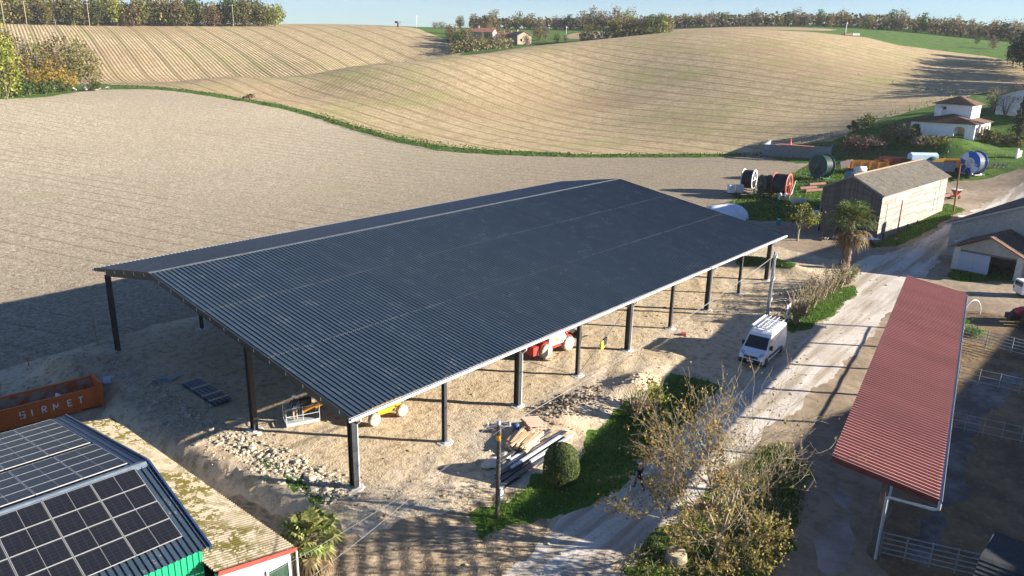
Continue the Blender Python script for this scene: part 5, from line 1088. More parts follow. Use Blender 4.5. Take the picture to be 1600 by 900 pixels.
# ------------------------------------------------------------------ people: one skinned body each, clothes by region, helmet and harness as children
def person(name, label, loc, rz, joints, cols, sc=1.0):
    """joints: name -> (x, y, z, radius); x forward, y left"""
    E = [('pelvis', 'belly'), ('belly', 'chest'), ('chest', 'neck'), ('neck', 'head0'), ('head0', 'head1')]
    for s in 'lr': E += [('chest', 'sh'+s), ('sh'+s, 'el'+s), ('el'+s, 'wr'+s), ('wr'+s, 'pa'+s), ('pelvis', 'hi'+s), ('hi'+s, 'kn'+s), ('kn'+s, 'an'+s), ('an'+s, 'to'+s)]
    J = dict(joints)
    for s in 'lr':
        p = Vector(J['pa'+s][:3]); w = Vector(J['wr'+s][:3]); d = (p-w).normalized(); side = d.cross(Vector((1, 0, 0))).normalized() if abs(d.x) < .9 else d.cross(Vector((0, 0, 1))).normalized(); cur = Vector((1, 0, 0)) if abs(d.x) < .9 else Vector((0, 0, -1))
        for i, (o, L) in enumerate(((-.032, .075), (-.011, .088), (.011, .082), (.031, .064))):
            a = p+side*o+d*.015; m = a+d*L*.55+cur*L*.15; t = m+d*L*.35+cur*L*.3
            J[f'f{i}a{s}'] = (*a, .010); J[f'f{i}b{s}'] = (*m, .0088); J[f'f{i}c{s}'] = (*t, .0078); E += [('pa'+s, f'f{i}a{s}'), (f'f{i}a{s}', f'f{i}b{s}'), (f'f{i}b{s}', f'f{i}c{s}')]
        a = p-d*.02+side*-.045+cur*.015; t = a+d*.045+side*-.012+cur*.03; J['tha'+s] = (*a, .012); J['thb'+s] = (*t, .009); E += [('pa'+s, 'tha'+s), ('tha'+s, 'thb'+s)]
    keys = ['pelvis']+[k for k in J if k != 'pelvis']; ix = {k: i for i, k in enumerate(keys)}
    me = bpy.data.meshes.new(name); me.from_pydata([J[k][:3] for k in keys], [(ix[a], ix[b]) for a, b in E], []); o = bpy.data.objects.new(name, me); S.collection.objects.link(o)
    m = o.modifiers.new('skin', 'SKIN'); m.use_smooth_shade = True
    for i, k in enumerate(keys):
        sv = me.skin_vertices[0].data[i]; r = J[k][3]; sv.radius = (r, r*(J[k][4] if len(J[k]) > 4 else 1)); sv.use_root = (i == 0)
    sub = o.modifiers.new('sub', 'SUBSURF'); sub.levels = 1; sub.render_levels = 1
    dg = bpy.context.evaluated_depsgraph_get(); nm = bpy.data.meshes.new_from_object(o.evaluated_get(dg)); o.modifiers.clear(); o.data = nm
    skin, top, leg, shoe = cols
    for c in (skin, top, leg, shoe): nm.materials.append(c)
    wr = [Vector(J['wr'+s][:3]) for s in 'lr']
    for p in nm.polygons:
        c = p.center; p.use_smooth = True
        hand = min(c.x*0+(Vector(c)-w).length for w in (Vector(J['pal'][:3]), Vector(J['par'][:3]))) < .135
        p.material_index = 0 if hand or c.z > J['neck'][2]-.01 else 1 if c.z > J['pelvis'][2]-.01 else 3 if c.z < .10 else 2
        if min((Vector(c)-Vector(J['wr'+s][:3])).length for s in 'lr') < .12 and not hand: p.material_index = 1
    o.location = loc; o.rotation_euler = (0, 0, rz); o.scale = (sc,)*3
    tag(o, label, 'person'); h0 = Vector(J['head0'][:3]); h1 = Vector(J['head1'][:3]); hc = h0.lerp(h1, .45)
    b = MB(); b.sphere(hc+Vector((.085, 0, -.012)), .02, 8, 6, (1.1, .8, 1.2)); b.build('nose', skin, o)
    for s in (-1, 1):
        b = MB(); b.sphere(hc+Vector((.082, s*.034, .02)), .012, 8, 6); b.build('eye', BLACK, o); b = MB(); b.sphere(hc+Vector((0, s*.082, 0)), .026, 8, 6, (.8, .4, 1.2)); b.build('ear', skin, o)
    b = MB(); b.box(hc+Vector((.083, 0, -.055)), (.012, .045, .01)); b.build('mouth', M('lips', (.30, .10, .08), rough=.6), o)
    return o, hc
SKIN = M('skin', (.42, .24, .165), rough=.6); NAVY = M('dark_navy_jacket', (.014, .018, .03), (.025, .03, .045), 9, .8); BEIGE = M('beige_trousers', (.34, .28, .21), (.42, .35, .27), 8, .85); DKT = M('black_trousers', (.015, .015, .018), rough=.8); BOOT = M('dark_boots', (.03, .022, .018), rough=.7)
HAIR = M('dark_hair', (.02, .014, .01), rough=.8)
def std(**k):
    J = {'pelvis': (0, 0, .95, .145, .8), 'belly': (0, 0, 1.12, .135, .78), 'chest': (.01, 0, 1.33, .155, .75), 'neck': (.01, 0, 1.50, .058), 'head0': (.02, 0, 1.585, .082), 'head1': (.025, 0, 1.70, .085)}
    for s, y in (('l', 1), ('r', -1)):
        J.update({'sh'+s: (0, y*.19, 1.42, .07), 'el'+s: (-.02, y*.25, 1.14, .05), 'wr'+s: (.06, y*.26, .90, .034), 'pa'+s: (.08, y*.26, .82, .035, .6),
                  'hi'+s: (0, y*.10, .88, .105), 'kn'+s: (.02, y*.11, .50, .068), 'an'+s: (-.02, y*.11, .09, .045), 'to'+s: (.15, y*.13, .04, .04)})
    J.update(k); return J
def people():
    # worker in the basket, seen from behind, hands on the rail
    wz = BASKET.z
    o, hc = person('person', 'person in white helmet, dark jacket, harness and beige trousers standing in the lift basket', (BASKET.x, BASKET.y, wz), BASKET_RZ+PI/2+.2,
        std(ell=(.12, .27, 1.16, .05), wrl=(.30, .22, 1.12, .034), pal=(.38, .20, 1.12, .035, .6), elr=(.12, -.27, 1.16, .05), wrr=(.30, -.2, 1.14, .034), par=(.38, -.18, 1.14, .035, .6), head1=(.05, 0, 1.69, .085)), (SKIN, NAVY, BEIGE, BOOT))
    b = MB(); b.sphere(hc+Vector((-.01, 0, .03)), .125, 14, 8, (1.12, .95, 1.0), 0.0); b.lathe([(.12, 0), (.155, -.005), (.155, -.02), (.12, -.02)], hc+Vector((.015, 0, .03)), n=16); b.build('helmet', M('white_helmet', (.75, .80, .85), rough=.35), o)
    HB = M('harness_blue', (.03, .10, .22), rough=.7); b = MB()
    for s in (-1, 1):
        b.bar((-.125, s*.03, 1.25), (-.10, s*.13, 1.47), .045, .012, up=(1, 0, 0)); b.bar((-.125, s*.03, 1.25), (-.125, s*.14, 1.0), .045, .012, up=(1, 0, 0)); b.tube([(.0+.12*math.cos(a), s*.10+.115*math.sin(a), .80) for a in np.linspace(0, 2*PI, 13)], .018, 5)
    b.tube([(.15*math.cos(a), .165*math.sin(a), .98) for a in np.linspace(0, 2*PI, 17)], .022, 5); b.build('harness', HB, o)
    # pedestrian under the branches on the road
    p = at(998, 766)
    o, hc = person('person', 'person in dark clothes and pale cap walking on the road under the autumn tree', (p.x, p.y, p.z), az(35),
        std(knl=(.20, .10, .52, .068), anl=(.26, .10, .12, .045), tol=(.42, .12, .09, .04), knr=(-.06, -.11, .50, .068), anr=(-.34, -.11, .16, .045), tor=(-.24, -.13, .04, .04), ell=(-.12, .26, 1.16, .05), wrl=(-.10, .27, .92, .034), pal=(-.09, .27, .84, .035, .6), elr=(.06, -.26, 1.15, .05), wrr=(.22, -.25, .98, .034), par=(.29, -.24, .94, .035, .6)), (SKIN, NAVY, DKT, BOOT))
    b = MB(); b.sphere(hc+Vector((0, 0, .035)), .108, 12, 8, (1.08, .95, .9), 0.0); b.slab([hc+Vector((.09, .07, .05)), hc+Vector((.19, .05, .035)), hc+Vector((.19, -.05, .035)), hc+Vector((.09, -.07, .05))], .012); b.build('cap', M('pale_cap', (.70, .74, .8), rough=.7), o)
people()
# ------------------------------------------------------------------ leaves: one colour per leaf from a narrow range
def leafmat(name, stops, rough=.75):
    t = NT(name, rough, .2); g = t.n('NewGeometry'); col = t.ramp(g.outputs['Random Per Island'], stops); oi = t.n('ObjectInfo'); hs = t.n('HueSaturation')
    t.l(t.math('ADD', t.math('MULTIPLY', oi.outputs['Random'], .05), .475), hs.inputs['Hue']); t.l(t.math('ADD', t.math('MULTIPLY', oi.outputs['Random'], .5), .75), hs.inputs['Value']); t.l(col, hs.inputs['Color'])
    t.l(hs.outputs[0], t.p.inputs['Base Color']); tr = t.n('BsdfTranslucent'); t.l(hs.outputs[0], tr.inputs[0]); mx = t.n('MixShader'); mx.inputs[0].default_value = .3
    out = t.t.nodes['Material Output']; t.l(t.p.outputs[0], mx.inputs[1]); t.l(tr.outputs[0], mx.inputs[2]); t.l(mx.outputs[0], out.inputs[0]); return t.m
LG = leafmat('green_leaf', [(0, (.025, .05, .012)), (.6, (.06, .095, .02)), (1, (.12, .14, .035))])
LO = leafmat('olive_leaf', [(0, (.06, .065, .02)), (.5, (.13, .125, .035)), (1, (.24, .19, .06))])
LY = leafmat('yellow_leaf', [(0, (.15, .13, .02)), (.5, (.30, .23, .03)), (1, (.42, .31, .05))])
LB = leafmat('brown_leaf', [(0, (.09, .06, .028)), (.5, (.175, .125, .055)), (1, (.28, .205, .09))])
LT = leafmat('bare_twig_leaf', [(0, (.10, .075, .05)), (.5, (.18, .14, .10)), (1, (.27, .22, .16))])
LP = leafmat('reddish_twig', [(0, (.10, .05, .045)), (.5, (.18, .10, .085)), (1, (.26, .16, .12))])
LD = leafmat('dark_conifer', [(0, (.010, .022, .014)), (.6, (.022, .045, .025)), (1, (.05, .075, .035))])
LYG = leafmat('yellow_green_leaf', [(0, (.10, .12, .02)), (.5, (.20, .22, .035)), (1, (.34, .33, .07))])
BARK = M('bark', (.10, .08, .06), (.20, .165, .125), 6, .95, .4); BARKL = M('pale_lichen_bark', (.24, .20, .13), (.40, .34, .235), 7, .95, .4)
def crown(b, c, R, clumps, leaves, size, shell=.55, up=.35, twigs=0, spread=.3):
    cs = []
    for _ in range(clumps):
        while True:
            v = Vector((random.uniform(-1, 1), random.uniform(-1, 1), random.uniform(-1, 1)))
            if v.length < 1 and v.length > shell*random.random(): break
        cs.append(v)
        k = leaves//clumps; cr = random.uniform(.7, 1.3)*spread
        for _ in range(k):
            d = Vector((random.gauss(0, 1), random.gauss(0, 1), random.gauss(0, 1)))*cr*.6; p = v*.85+d
            n = Vector((random.gauss(0, 1), random.gauss(0, 1), random.gauss(up*1.5, 1)))+p.normalized()*.8
            b.leaf((c[0]+p.x*R[0], c[1]+p.y*R[1], c[2]+p.z*R[2]), size*random.uniform(.6, 1.35), n, random.uniform(.6, 1.0))
    return cs
def tree_proto(name, label, hh, cw, leafm, n=420, size=.9, trunk=.2, base=.22, cat='tree', bark=None, group=None, clumps=26, spread=.3, shape=1.0):
    T = thing(name, label, cat, (0, 0, 0), 0, group); b = MB(); zc = hh*(base+(1-base)*.5) if base > .1 else hh*.46; R = (cw/2, cw/2, hh*(1-base)*.5*shape)
    cs = crown(b, (0, 0, zc), R, clumps, n, size, spread=spread); b.build('crown', leafm, T)
    b = MB(); b.tube([(0, 0, -.4), (random.uniform(-.1, .1), 0, hh*base*.6), (random.uniform(-.2, .2), random.uniform(-.2, .2), hh*.62), (0, 0, hh*.85)], [trunk*1.25, trunk, trunk*.6, trunk*.15], 6)
    for v in cs[:12]:
        e = Vector((v.x*R[0]*.8, v.y*R[1]*.8, zc+v.z*R[2]*.8)); s = Vector((0, 0, max(hh*base*.7, e.z-hh*.28))); b.tube([s, s.lerp(e, .5)+Vector((0, 0, .3)), e], [trunk*.5, trunk*.3, trunk*.08], 4, cap=False)
    b.build('trunk', bark or BARK, T); return T
ORD = ('first', 'second', 'third', 'fourth', 'fifth', 'sixth', 'seventh', 'eighth', 'last')
def trees():
    G1, G2, G3 = 'trees of the wood on the left hill crest', 'trees along the far skyline wood', 'trees and shrubs round the hamlet'
    far = []
    for lab, lm, n, cw in (('olive green broadleaf tree in the wood on the skyline', LO, 420, 9), ('dark green tree in the wood on the skyline', LG, 420, 8), ('brown autumn tree in the wood on the skyline', LB, 380, 8.5), ('yellowing tree in the wood on the skyline', LYG, 400, 8), ('grey nearly leafless tree in the wood on the skyline', LT, 330, 8)):
        for v in range(2): far.append(tree_proto('broadleaf_tree', lab, 15, cw*random.uniform(1.15, 1.4), lm, int(n*1.5), 1.0, .22, .02, group=G1, spread=.30, clumps=40)); far[-1].location = (0, 0, -500)
    used = set(); BASE = [f['label'] for f in far]
    def place(k, p, sc, rz, group, where):
        src = far[k]; lab = BASE[k].replace('in the wood on the skyline', where); s3 = (sc*random.uniform(.85, 1.15), sc*random.uniform(.85, 1.15), sc*random.uniform(.85, 1.12))
        if k in used: o = copy_tree(src)
        else: o = src; used.add(k)
        o.location = (p[0], p[1], hz(p[0], p[1])-.1); o.rotation_euler = (0, 0, rz); o.scale = s3; o['label'] = lab; o['group'] = group; return o
    rnd = random
    def W(ws): return rnd.choices(range(10), [w for w in ws for _ in (0, 1)])[0]
    # wood on the left hill crest
    x = -40
    while x < 437:
        for row, D in enumerate((494, 510)):
            p = pD(x+rnd.uniform(-5, 5), 39, D+rnd.uniform(-4, 4)); sc = rnd.uniform(.72, 1.2)*(1.0 if x < 400 else .85)
            place(W((5, 2.2, 2.4, 2, .8)), p, sc, rnd.random()*6, G1, 'in the wood crowning the left hill')
        x += rnd.uniform(9.5, 14)
    # far wood across the skyline to the right
    x = 720
    while x < 1640:
        for D in ((540, 556) if x < 1060 else (545, 570)):
            p = pD(x+rnd.uniform(-7, 7), 45, D+rnd.uniform(-5, 5)); hh = .62 if x < 900 else .78 if x < 1040 else .55 if x < 1330 else .62
            place(W((2, 1.4, 2, .5, 3.2)), p, hh*rnd.uniform(.6, 1.4), rnd.random()*6, G2, 'in the low wood along the far skyline')
        x += rnd.uniform(13, 19)
    # the depth of both woods behind the trees one can tell apart
    for nm, xa, xb, Da, Db, n, hh, lab in (('wood', -60, 428, 520, 580, 5200, 14.5, 'dense mass of the wood behind the trees on the left hill crest'), ('wood', 735, 1690, 536, 640, 11000, 8.2, 'low dense mass of the wood all along the far skyline')):
        b = MB(); P = []
        for _ in range(n): p = pD(rnd.uniform(xa, xb), 42, rnd.uniform(Da, Db)); P.append((p[0], p[1]))
        P = np.array(P); z = h(P[:, 0], P[:, 1]); bump = .72+.2*np.sin(P[:, 0]*.21+2*np.sin(P[:, 1]*.13))+.12*np.sin(P[:, 1]*.37)
        for (x_, y_), zz, k in zip(P, z, bump):
            b.cur = rnd.choices((0, 1, 2, 3), (3, 2, 2, 3) if hh < 10 else (4, 3, 2, 1))[0]; b.leaf((x_, y_, zz+hh*k*rnd.random()**.7), rnd.uniform(1.2, 2.4), (rnd.gauss(0, 1), rnd.gauss(0, 1), rnd.gauss(.5, 1)), .9)
        tag(b.build(nm, [LO, LG, LB, LT]), lab, kind='stuff')
    b = MB()
    for _ in range(3800):
        x_ = rnd.choice((rnd.uniform(702, 802), rnd.uniform(702, 775), rnd.uniform(905, 1046))); D = 384+(x_-700)*.22+rnd.uniform(0, 80)*rnd.random() if x_ < 850 else 428+rnd.uniform(0, 20); p = pD(x_, 70, D); b.cur = rnd.choice((0, 1, 2, 3)); b.leaf((p[0], p[1], hz(p[0], p[1])+4.2*rnd.random()**1.4), rnd.uniform(.7, 1.5), (rnd.gauss(0, 1), rnd.gauss(0, 1), rnd.gauss(.5, 1)), .9)
    tag(b.build('thicket', [LO, LG, LB, LT]), 'low scrub filling the thicket round the hamlet and the copse', kind='stuff')
    # round the hamlet
    for _ in range(42):
        x = rnd.uniform(700, 800); D = 392+(x-700)*.2+rnd.uniform(0, 75); p = pD(x, 70, D); place(W((2, 1.2, 2, .6, 2.6)), p, rnd.uniform(.38, .62), rnd.random()*6, G3, 'in the thicket round the hamlet')
    for _ in range(24):
        x = rnd.uniform(905, 1045); D = 432+rnd.uniform(0, 14); p = pD(x, 60, D); place(W((3, 1.6, 1.2, 1.2, .8)), p, rnd.uniform(.55, .82), rnd.random()*6, 'trees of the copse right of the hamlet', 'in the copse behind the hill crest')
    for px, D, sc in ((870, 446, .35), (884, 448, .3), (840, 462, .7), (852, 458, .55), (815, 446, .5), (822, 430, .42), (690, 505, .4), (680, 512, .35)):
        place(W((2, 1, 1, 0, 3)), pD(px, 60, D), sc, rnd.random()*6, G3, 'on the grass near the hamlet houses')
    # left thicket below the hill
    p0 = len(far)
    near = []
    for lab, lm, n, hh, cw in (('bright yellow-green tree at the left picture edge', LYG, 1500, 17, 9), ('brown autumn tree of the left thicket', LB, 900, 13, 8), ('half bare grey-brown tree of the left thicket', LT, 800, 14, 8.5), ('olive tree of the left thicket', LO, 1100, 14, 9.5), ('yellow tree of the left thicket', LY, 900, 9, 7), ('dark green bush of the left thicket', LG, 800, 6, 7)):
        near.append(tree_proto('thicket_tree', lab, hh, cw, lm, n, .55, .2, .02, group='trees of the left thicket', clumps=40, spread=.24))
    spots = [(0, -6, 150, 1.05), (0, 12, 152, 1.0), (4, 18, 143, .85), (1, 36, 139, .9), (3, 62, 137, 1.0), (2, 50, 131, 1.1), (1, 76, 134, 1.05), (3, 100, 131, 1.1), (2, 88, 128, 1.15), (3, 128, 133, .98), (3, 142, 135, .85), (2, 115, 127, 1.05), (4, 85, 139, .9), (4, 62, 143, .75), (4, 108, 138, .7), (5, 30, 148, .8), (5, 72, 144, .7), (5, 46, 146, .8), (5, 98, 141, .6), (2, -30, 140, 1.1), (3, 20, 127, 1.1), (5, 150, 139, .55), (1, 5, 122, 1.2), (2, 32, 124, 1.1), (3, 70, 125, 1.0)]
    u = set()
    for k, px, py, sc in spots:
        p = at(px, py+3); o = near[k] if k not in u else copy_tree(near[k]); u.add(k); o.location = p; o.rotation_euler = (0, 0, rnd.random()*6); o.scale = (sc*1.1, sc*1.1, sc*rnd.uniform(1.05, 1.25))
    for k in set(s[0] for s in spots):
        grp = sorted([o for o in S.collection.objects if o.parent is None and o.name.startswith('thicket_tree') and o.get('label') == near[k]['label']], key=lambda o: (o.location-Vector(CAM)).dot(Vector(RT))/(o.location-Vector(CAM)).dot(Vector(FW)))
        L0 = near[k]['label']
        for i, o in enumerate(grp): o['label'] = ORD[min(i, 8)]+' from left of the '+L0.replace(' tree ', ' trees ', 1).replace(' bush ', ' bushes ', 1) if len(grp) > 1 else L0
    # dark trees at the right edge and those just outside it that throw the long field shadows
    ev = tree_proto('evergreen_tree', 'dark evergreen tree at the right edge of the hill field', 15, 8.5, LD, 1000, .8, .25, .08, group='dark evergreens at the right edge', clumps=40, spread=.24); ev.location = at(1592, 95); first = True
    for px, D, sc in ((1585, 372, .8), (1604, 360, 1.0), (1625, 352, 1.1), (1650, 340, 1.15), (1665, 322, 1.2), (1640, 335, .9), (1690, 310, 1.2), (1700, 292, 1.1), (1720, 280, 1.2), (1615, 385, .9), (1740, 300, 1.3), (1610, 366, 1.1), (1632, 344, 1.2), (1645, 328, 1.2), (1658, 333, 1.1), (1672, 312, 1.2), (1683, 300, 1.25), (1700, 305, 1.2), (1712, 286, 1.2), (1595, 378, 1.0), (1600, 392, 1.0), (1620, 372, 1.2)):
        p = pD(px, 90, D); o = copy_tree(ev); o.location = (p[0], p[1], hz(p[0], p[1])); o.rotation_euler = (0, 0, rnd.random()*6); o.scale = (sc,)*3
    for px, py, sc, k in ((1522, 57, .4, 4), (1536, 60, .45, 4), (1552, 77, .42, 4), (1526, 69, .28, 1)): place(k*2 % 10, at(px, py), sc, 1, G2, 'standing alone on the green slope by the right skyline')
    # garden trees by the villa
    pine = tree_proto('conifer', 'dark conifer with layered branches right of the villa', 9.5, 7.5, LD, 10, .5); bpy.data.objects.remove(pine.children[0]); 
    b = MB()
    for i in range(1500):
        z = random.uniform(.6, 9.6); r = (1-z/10.2)*3.6*math.sqrt(random.random()); a = random.random()*6.28; lay = .85+.15*math.sin(z*5); b.leaf((r*lay*math.cos(a), r*lay*math.sin(a), z-r*.25), random.uniform(.3, .6), (math.cos(a), math.sin(a), .9), .6)
    b.build('crown', LD, pine); pine.location = at(1588, 222); pine['label'] = 'dark conifer with layered branches right of the villa'
    def bush(name, lab, px, py, w, hh, lm, n, size, cat='bush', group=None, twig=0, bk=None):
        p = at(px, py); T = thing(name, lab, cat, (p.x, p.y, p.z), rnd.random()*6, group); b = MB(); crown(b, (0, 0, hh*.52), (w/2, w/2, hh*.5), max(8, n//30), n, size, spread=.26); b.build('foliage', lm, T)
        b = MB()
        for k in range(7+twig):
            a = rnd.random()*6.28; r = rnd.uniform(.2, .48)*w; b.tube([(0.12*math.cos(a), .12*math.sin(a), -.1), (r*.45*math.cos(a), r*.45*math.sin(a), hh*.5), (r*math.cos(a+.3), r*math.sin(a+.3), hh*rnd.uniform(.7, 1.02))], [.05, .03, .012], 4, cap=False)
        b.build('stems', bk or BARK, T); return T
    bush('round_bush', 'round dark clipped bush beside the villa garden hedge', 1333, 206, 3.2, 2.6, LG, 500, .35); bush('hedge_bush', 'larger dark green bush behind the round clipped bush', 1355, 199, 6, 2.8, LG, 700, .4)
    bush('reddish_bush', 'large reddish-brown leafless bush at the end of the silage wall', 1335, 243, 6.5, 4.2, LP, 900, .42, twig=14); bush('brown_bush', 'brown leafless bush right of the reddish bush', 1362, 240, 5.5, 3.8, LT, 700, .4, twig=14)
    for i, (px, py, w, hh) in enumerate(((1385, 226, 5, 4), (1405, 222, 6, 4.6), (1425, 226, 4, 3.4), (1440, 232, 5, 2.8), (1460, 228, 6, 2.6), (1535, 222, 3, 2.6), (1550, 226, 4, 3.2), (1565, 225, 3, 2.4), (1590, 228, 4, 3))): bush('garden_shrub', ORD[i]+' shrub from the left in the half bare row before the villa', px, py, w, hh, LT if i % 2 else LO, 420, .35, 'shrub', 'shrubs in front of the villa', 8)
    for i, (px, py, w, hh) in enumerate(((1500, 172, 4, 3.5), (1570, 180, 6, 5.5), (1552, 176, 5, 6), (1594, 160, 5, 6))): bush('bare_shrub', ('tall bare shrub between the villa and the grey gable house, left of its corner', 'widest bare shrub right in front of the grey gable house', 'slender tall bare shrub at the left corner of the grey gable house', 'bare shrub at the right picture edge before the grey gable house')[i], px, py, w, hh, LT, 420, .3, 'shrub', 'bare shrubs by the grey gable house', 12)
    bush('tan_shrub', 'small tan shrub alone on the grass strip below the hill', 387, 158, 4.5, 2.2, LB, 200, .5, 'shrub')
    # topiary dome
    p = at(876, 752); T = thing('topiary_bush', 'big clipped dome-shaped evergreen bush on the lawn beside the steel beams', 'topiary', p, 0); b = MB(); Rr, Hh = 1.12, 2.35
    for i in range(5200):
        t = random.random()**.75; a = random.random()*6.28; z = Hh*t; r = Rr*math.sqrt(max(0, 1-(max(0, t-.32)/.68)**2.3))*(.80+.2*min(1, t/.32)); r *= .96+.06*math.sin(a*3+1)*math.sin(z*2.3+a)+.03*math.sin(a*7)*math.sin(z*5); n = Vector((math.cos(a), math.sin(a), max(0, t-.3)*1.6)); n += Vector((random.gauss(0, .5), random.gauss(0, .5), random.gauss(0, .5))); b.leaf((r*math.cos(a), r*math.sin(a), z+.05), random.uniform(.08, .15), n, .8)
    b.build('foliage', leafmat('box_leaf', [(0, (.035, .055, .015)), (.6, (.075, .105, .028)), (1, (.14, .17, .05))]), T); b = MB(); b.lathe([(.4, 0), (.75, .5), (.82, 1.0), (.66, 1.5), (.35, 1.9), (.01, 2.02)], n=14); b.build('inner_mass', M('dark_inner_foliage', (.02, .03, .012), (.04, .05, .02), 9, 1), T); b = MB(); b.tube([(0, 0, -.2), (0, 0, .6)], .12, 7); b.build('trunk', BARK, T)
    # bare bush and yellow shrub by the lawn
    bush('bare_bush', 'bare twiggy grey bush at the lawn edge near the dirt heap', 993, 655, 2.4, 2.5, LT, 420, .13, twig=30, bk=BARKL); bush('yellow_shrub', 'yellow-green leafy shrub right beside the bare twiggy bush', 1022, 640, 2.2, 2.4, LYG, 520, .18, twig=6)
    for i, (px, py, w, hh, lm) in enumerate(((1243, 505, 3.0, 3.0, LT), (1256, 490, 3.0, 2.9, LO), (1270, 478, 3.2, 3.0, LT), (1285, 467, 3.4, 3.0, LT), (1298, 458, 3.2, 2.9, LO), (1312, 450, 3.0, 2.7, LT), (1325, 444, 2.4, 2.2, LYG))):
        bush('hedge_shrub', ('first twiggy hedge shrub, by the white board', 'second twiggy hedge shrub from the white board', 'third twiggy hedge shrub from the white board', 'fourth twiggy hedge shrub from the white board', 'fifth twiggy hedge shrub from the white board', 'sixth twiggy hedge shrub, next to the last', 'last hedge shrub, yellowish, by the palm foot')[i]+' on the grass verge', px, py, w, hh, lm, 520, .14, 'shrub', 'shrubs of the roadside hedge', 26, BARKL)
    # small tree with yellowing leaves by the wooden barn
    T = tree_proto('small_autumn_tree', 'small tree with olive-yellow leaves between hangar corner and wooden barn', 5.2, 5.2, leafmat('olive_yellow_leaf', [(0, (.05, .055, .012)), (.5, (.13, .125, .025)), (1, (.28, .24, .05))]), 1000, .24, .13, .34, clumps=34, spread=.24, bark=BARKL); T.location = at(1246, 376)
trees()
# ------------------------------------------------------------------ palms
FROND = leafmat('palm_leaf', [(0, (.04, .065, .018)), (.6, (.09, .125, .03)), (1, (.20, .23, .07))]); FRDRY = leafmat('dry_palm_leaf', [(0, (.07, .048, .028)), (.6, (.16, .11, .058)), (1, (.30, .23, .12))])
def fan(b, base, d, L, R0, seg=13, droop=.5):
    """a stalk and a fan of narrow folded leaflets, each of them two faces"""
    d = d.normalized(); side = d.cross(Vector((0, 0, 1))); side = side.normalized() if side.length > .05 else Vector((1, 0, 0)); up = side.cross(d)
    hub = base+d*L+Vector((0, 0, -droop*.25*L)); b.bar(base, hub, .035, .025)
    for i in range(seg):
        a = (i/(seg-1)-.5)*3.7; v = (d*math.cos(a)+side*math.sin(a)).normalized(); l = R0*(.8+.25*math.cos(a))*random.uniform(.9, 1.1); w = side*math.cos(a)-d*math.sin(a); m = hub+v*l*.6+up*.03; t = hub+v*l+Vector((0, 0, -droop*l*.45))
        b.add([hub, m+w*.07, t, m-w*.07], [(0, 1, 2, 3)])
def palm(label, px, py, hh, tr, R0, n, dry, rz=0, fm=None):
    p = at(px, py); T = thing('palm_tree', label, 'palm', p, rz); pts = [(0, 0, -.3), (.05, 0, hh*.3), (.0, .08, hh*.65), (.05, .05, hh)]
    b = MB(); k = 16; rr = [tr*(1.25-.35*i/k)*(1+.08*(-1)**i) for i in range(k+1)]
    b.tube([(.05*math.sin(i*.5), .05*math.cos(i*.4), -.3+(hh+.3)*i/k) for i in range(k+1)], rr, 9)
    for i in range(260):
        a = random.random()*6.28; z = random.uniform(.1, hh); r = tr*(1.2-.35*z/hh); b.bar((r*math.cos(a), r*math.sin(a), z), ((r+.08)*math.cos(a), (r+.08)*math.sin(a), z+.14), .05, .03)
    b.build('trunk', M('fibrous_palm_bark', (.13, .095, .065), (.26, .20, .14), 12, .95, .6), T)
    for nm, cnt, mat, lo, hi, L in (('frond', n, fm or FROND, -.15, 1.25, 1.0), ('dry_frond', dry, FRDRY, -1.2, -.3, .85)):
        for i in range(cnt):
            a = 2.4*i+random.uniform(-.3, .3); e = lo+(hi-lo)*((i+.5)/cnt); d = Vector((math.cos(a)*math.cos(e), math.sin(a)*math.cos(e), math.sin(e))); b = MB(); fan(b, Vector((0, 0, hh-.1 if nm == 'frond' else hh-.35)), d, R0*L*random.uniform(.75, 1.05), R0*.8*L, droop=.55 if nm == 'frond' else .9); b.build(nm, mat, T)
palm('tall fan palm with a shaggy brown skirt standing by the yard entrance near the barn', 1320, 419, 5.6, .42, 1.9, 52, 24)
palm('short fan palm with dry hanging fronds beside the lean-to end', 488, 902, 2.3, .42, 1.0, 26, 44, 0, leafmat('light_palm_leaf', [(0, (.10, .13, .03)), (.6, (.20, .235, .06)), (1, (.36, .37, .14))]))
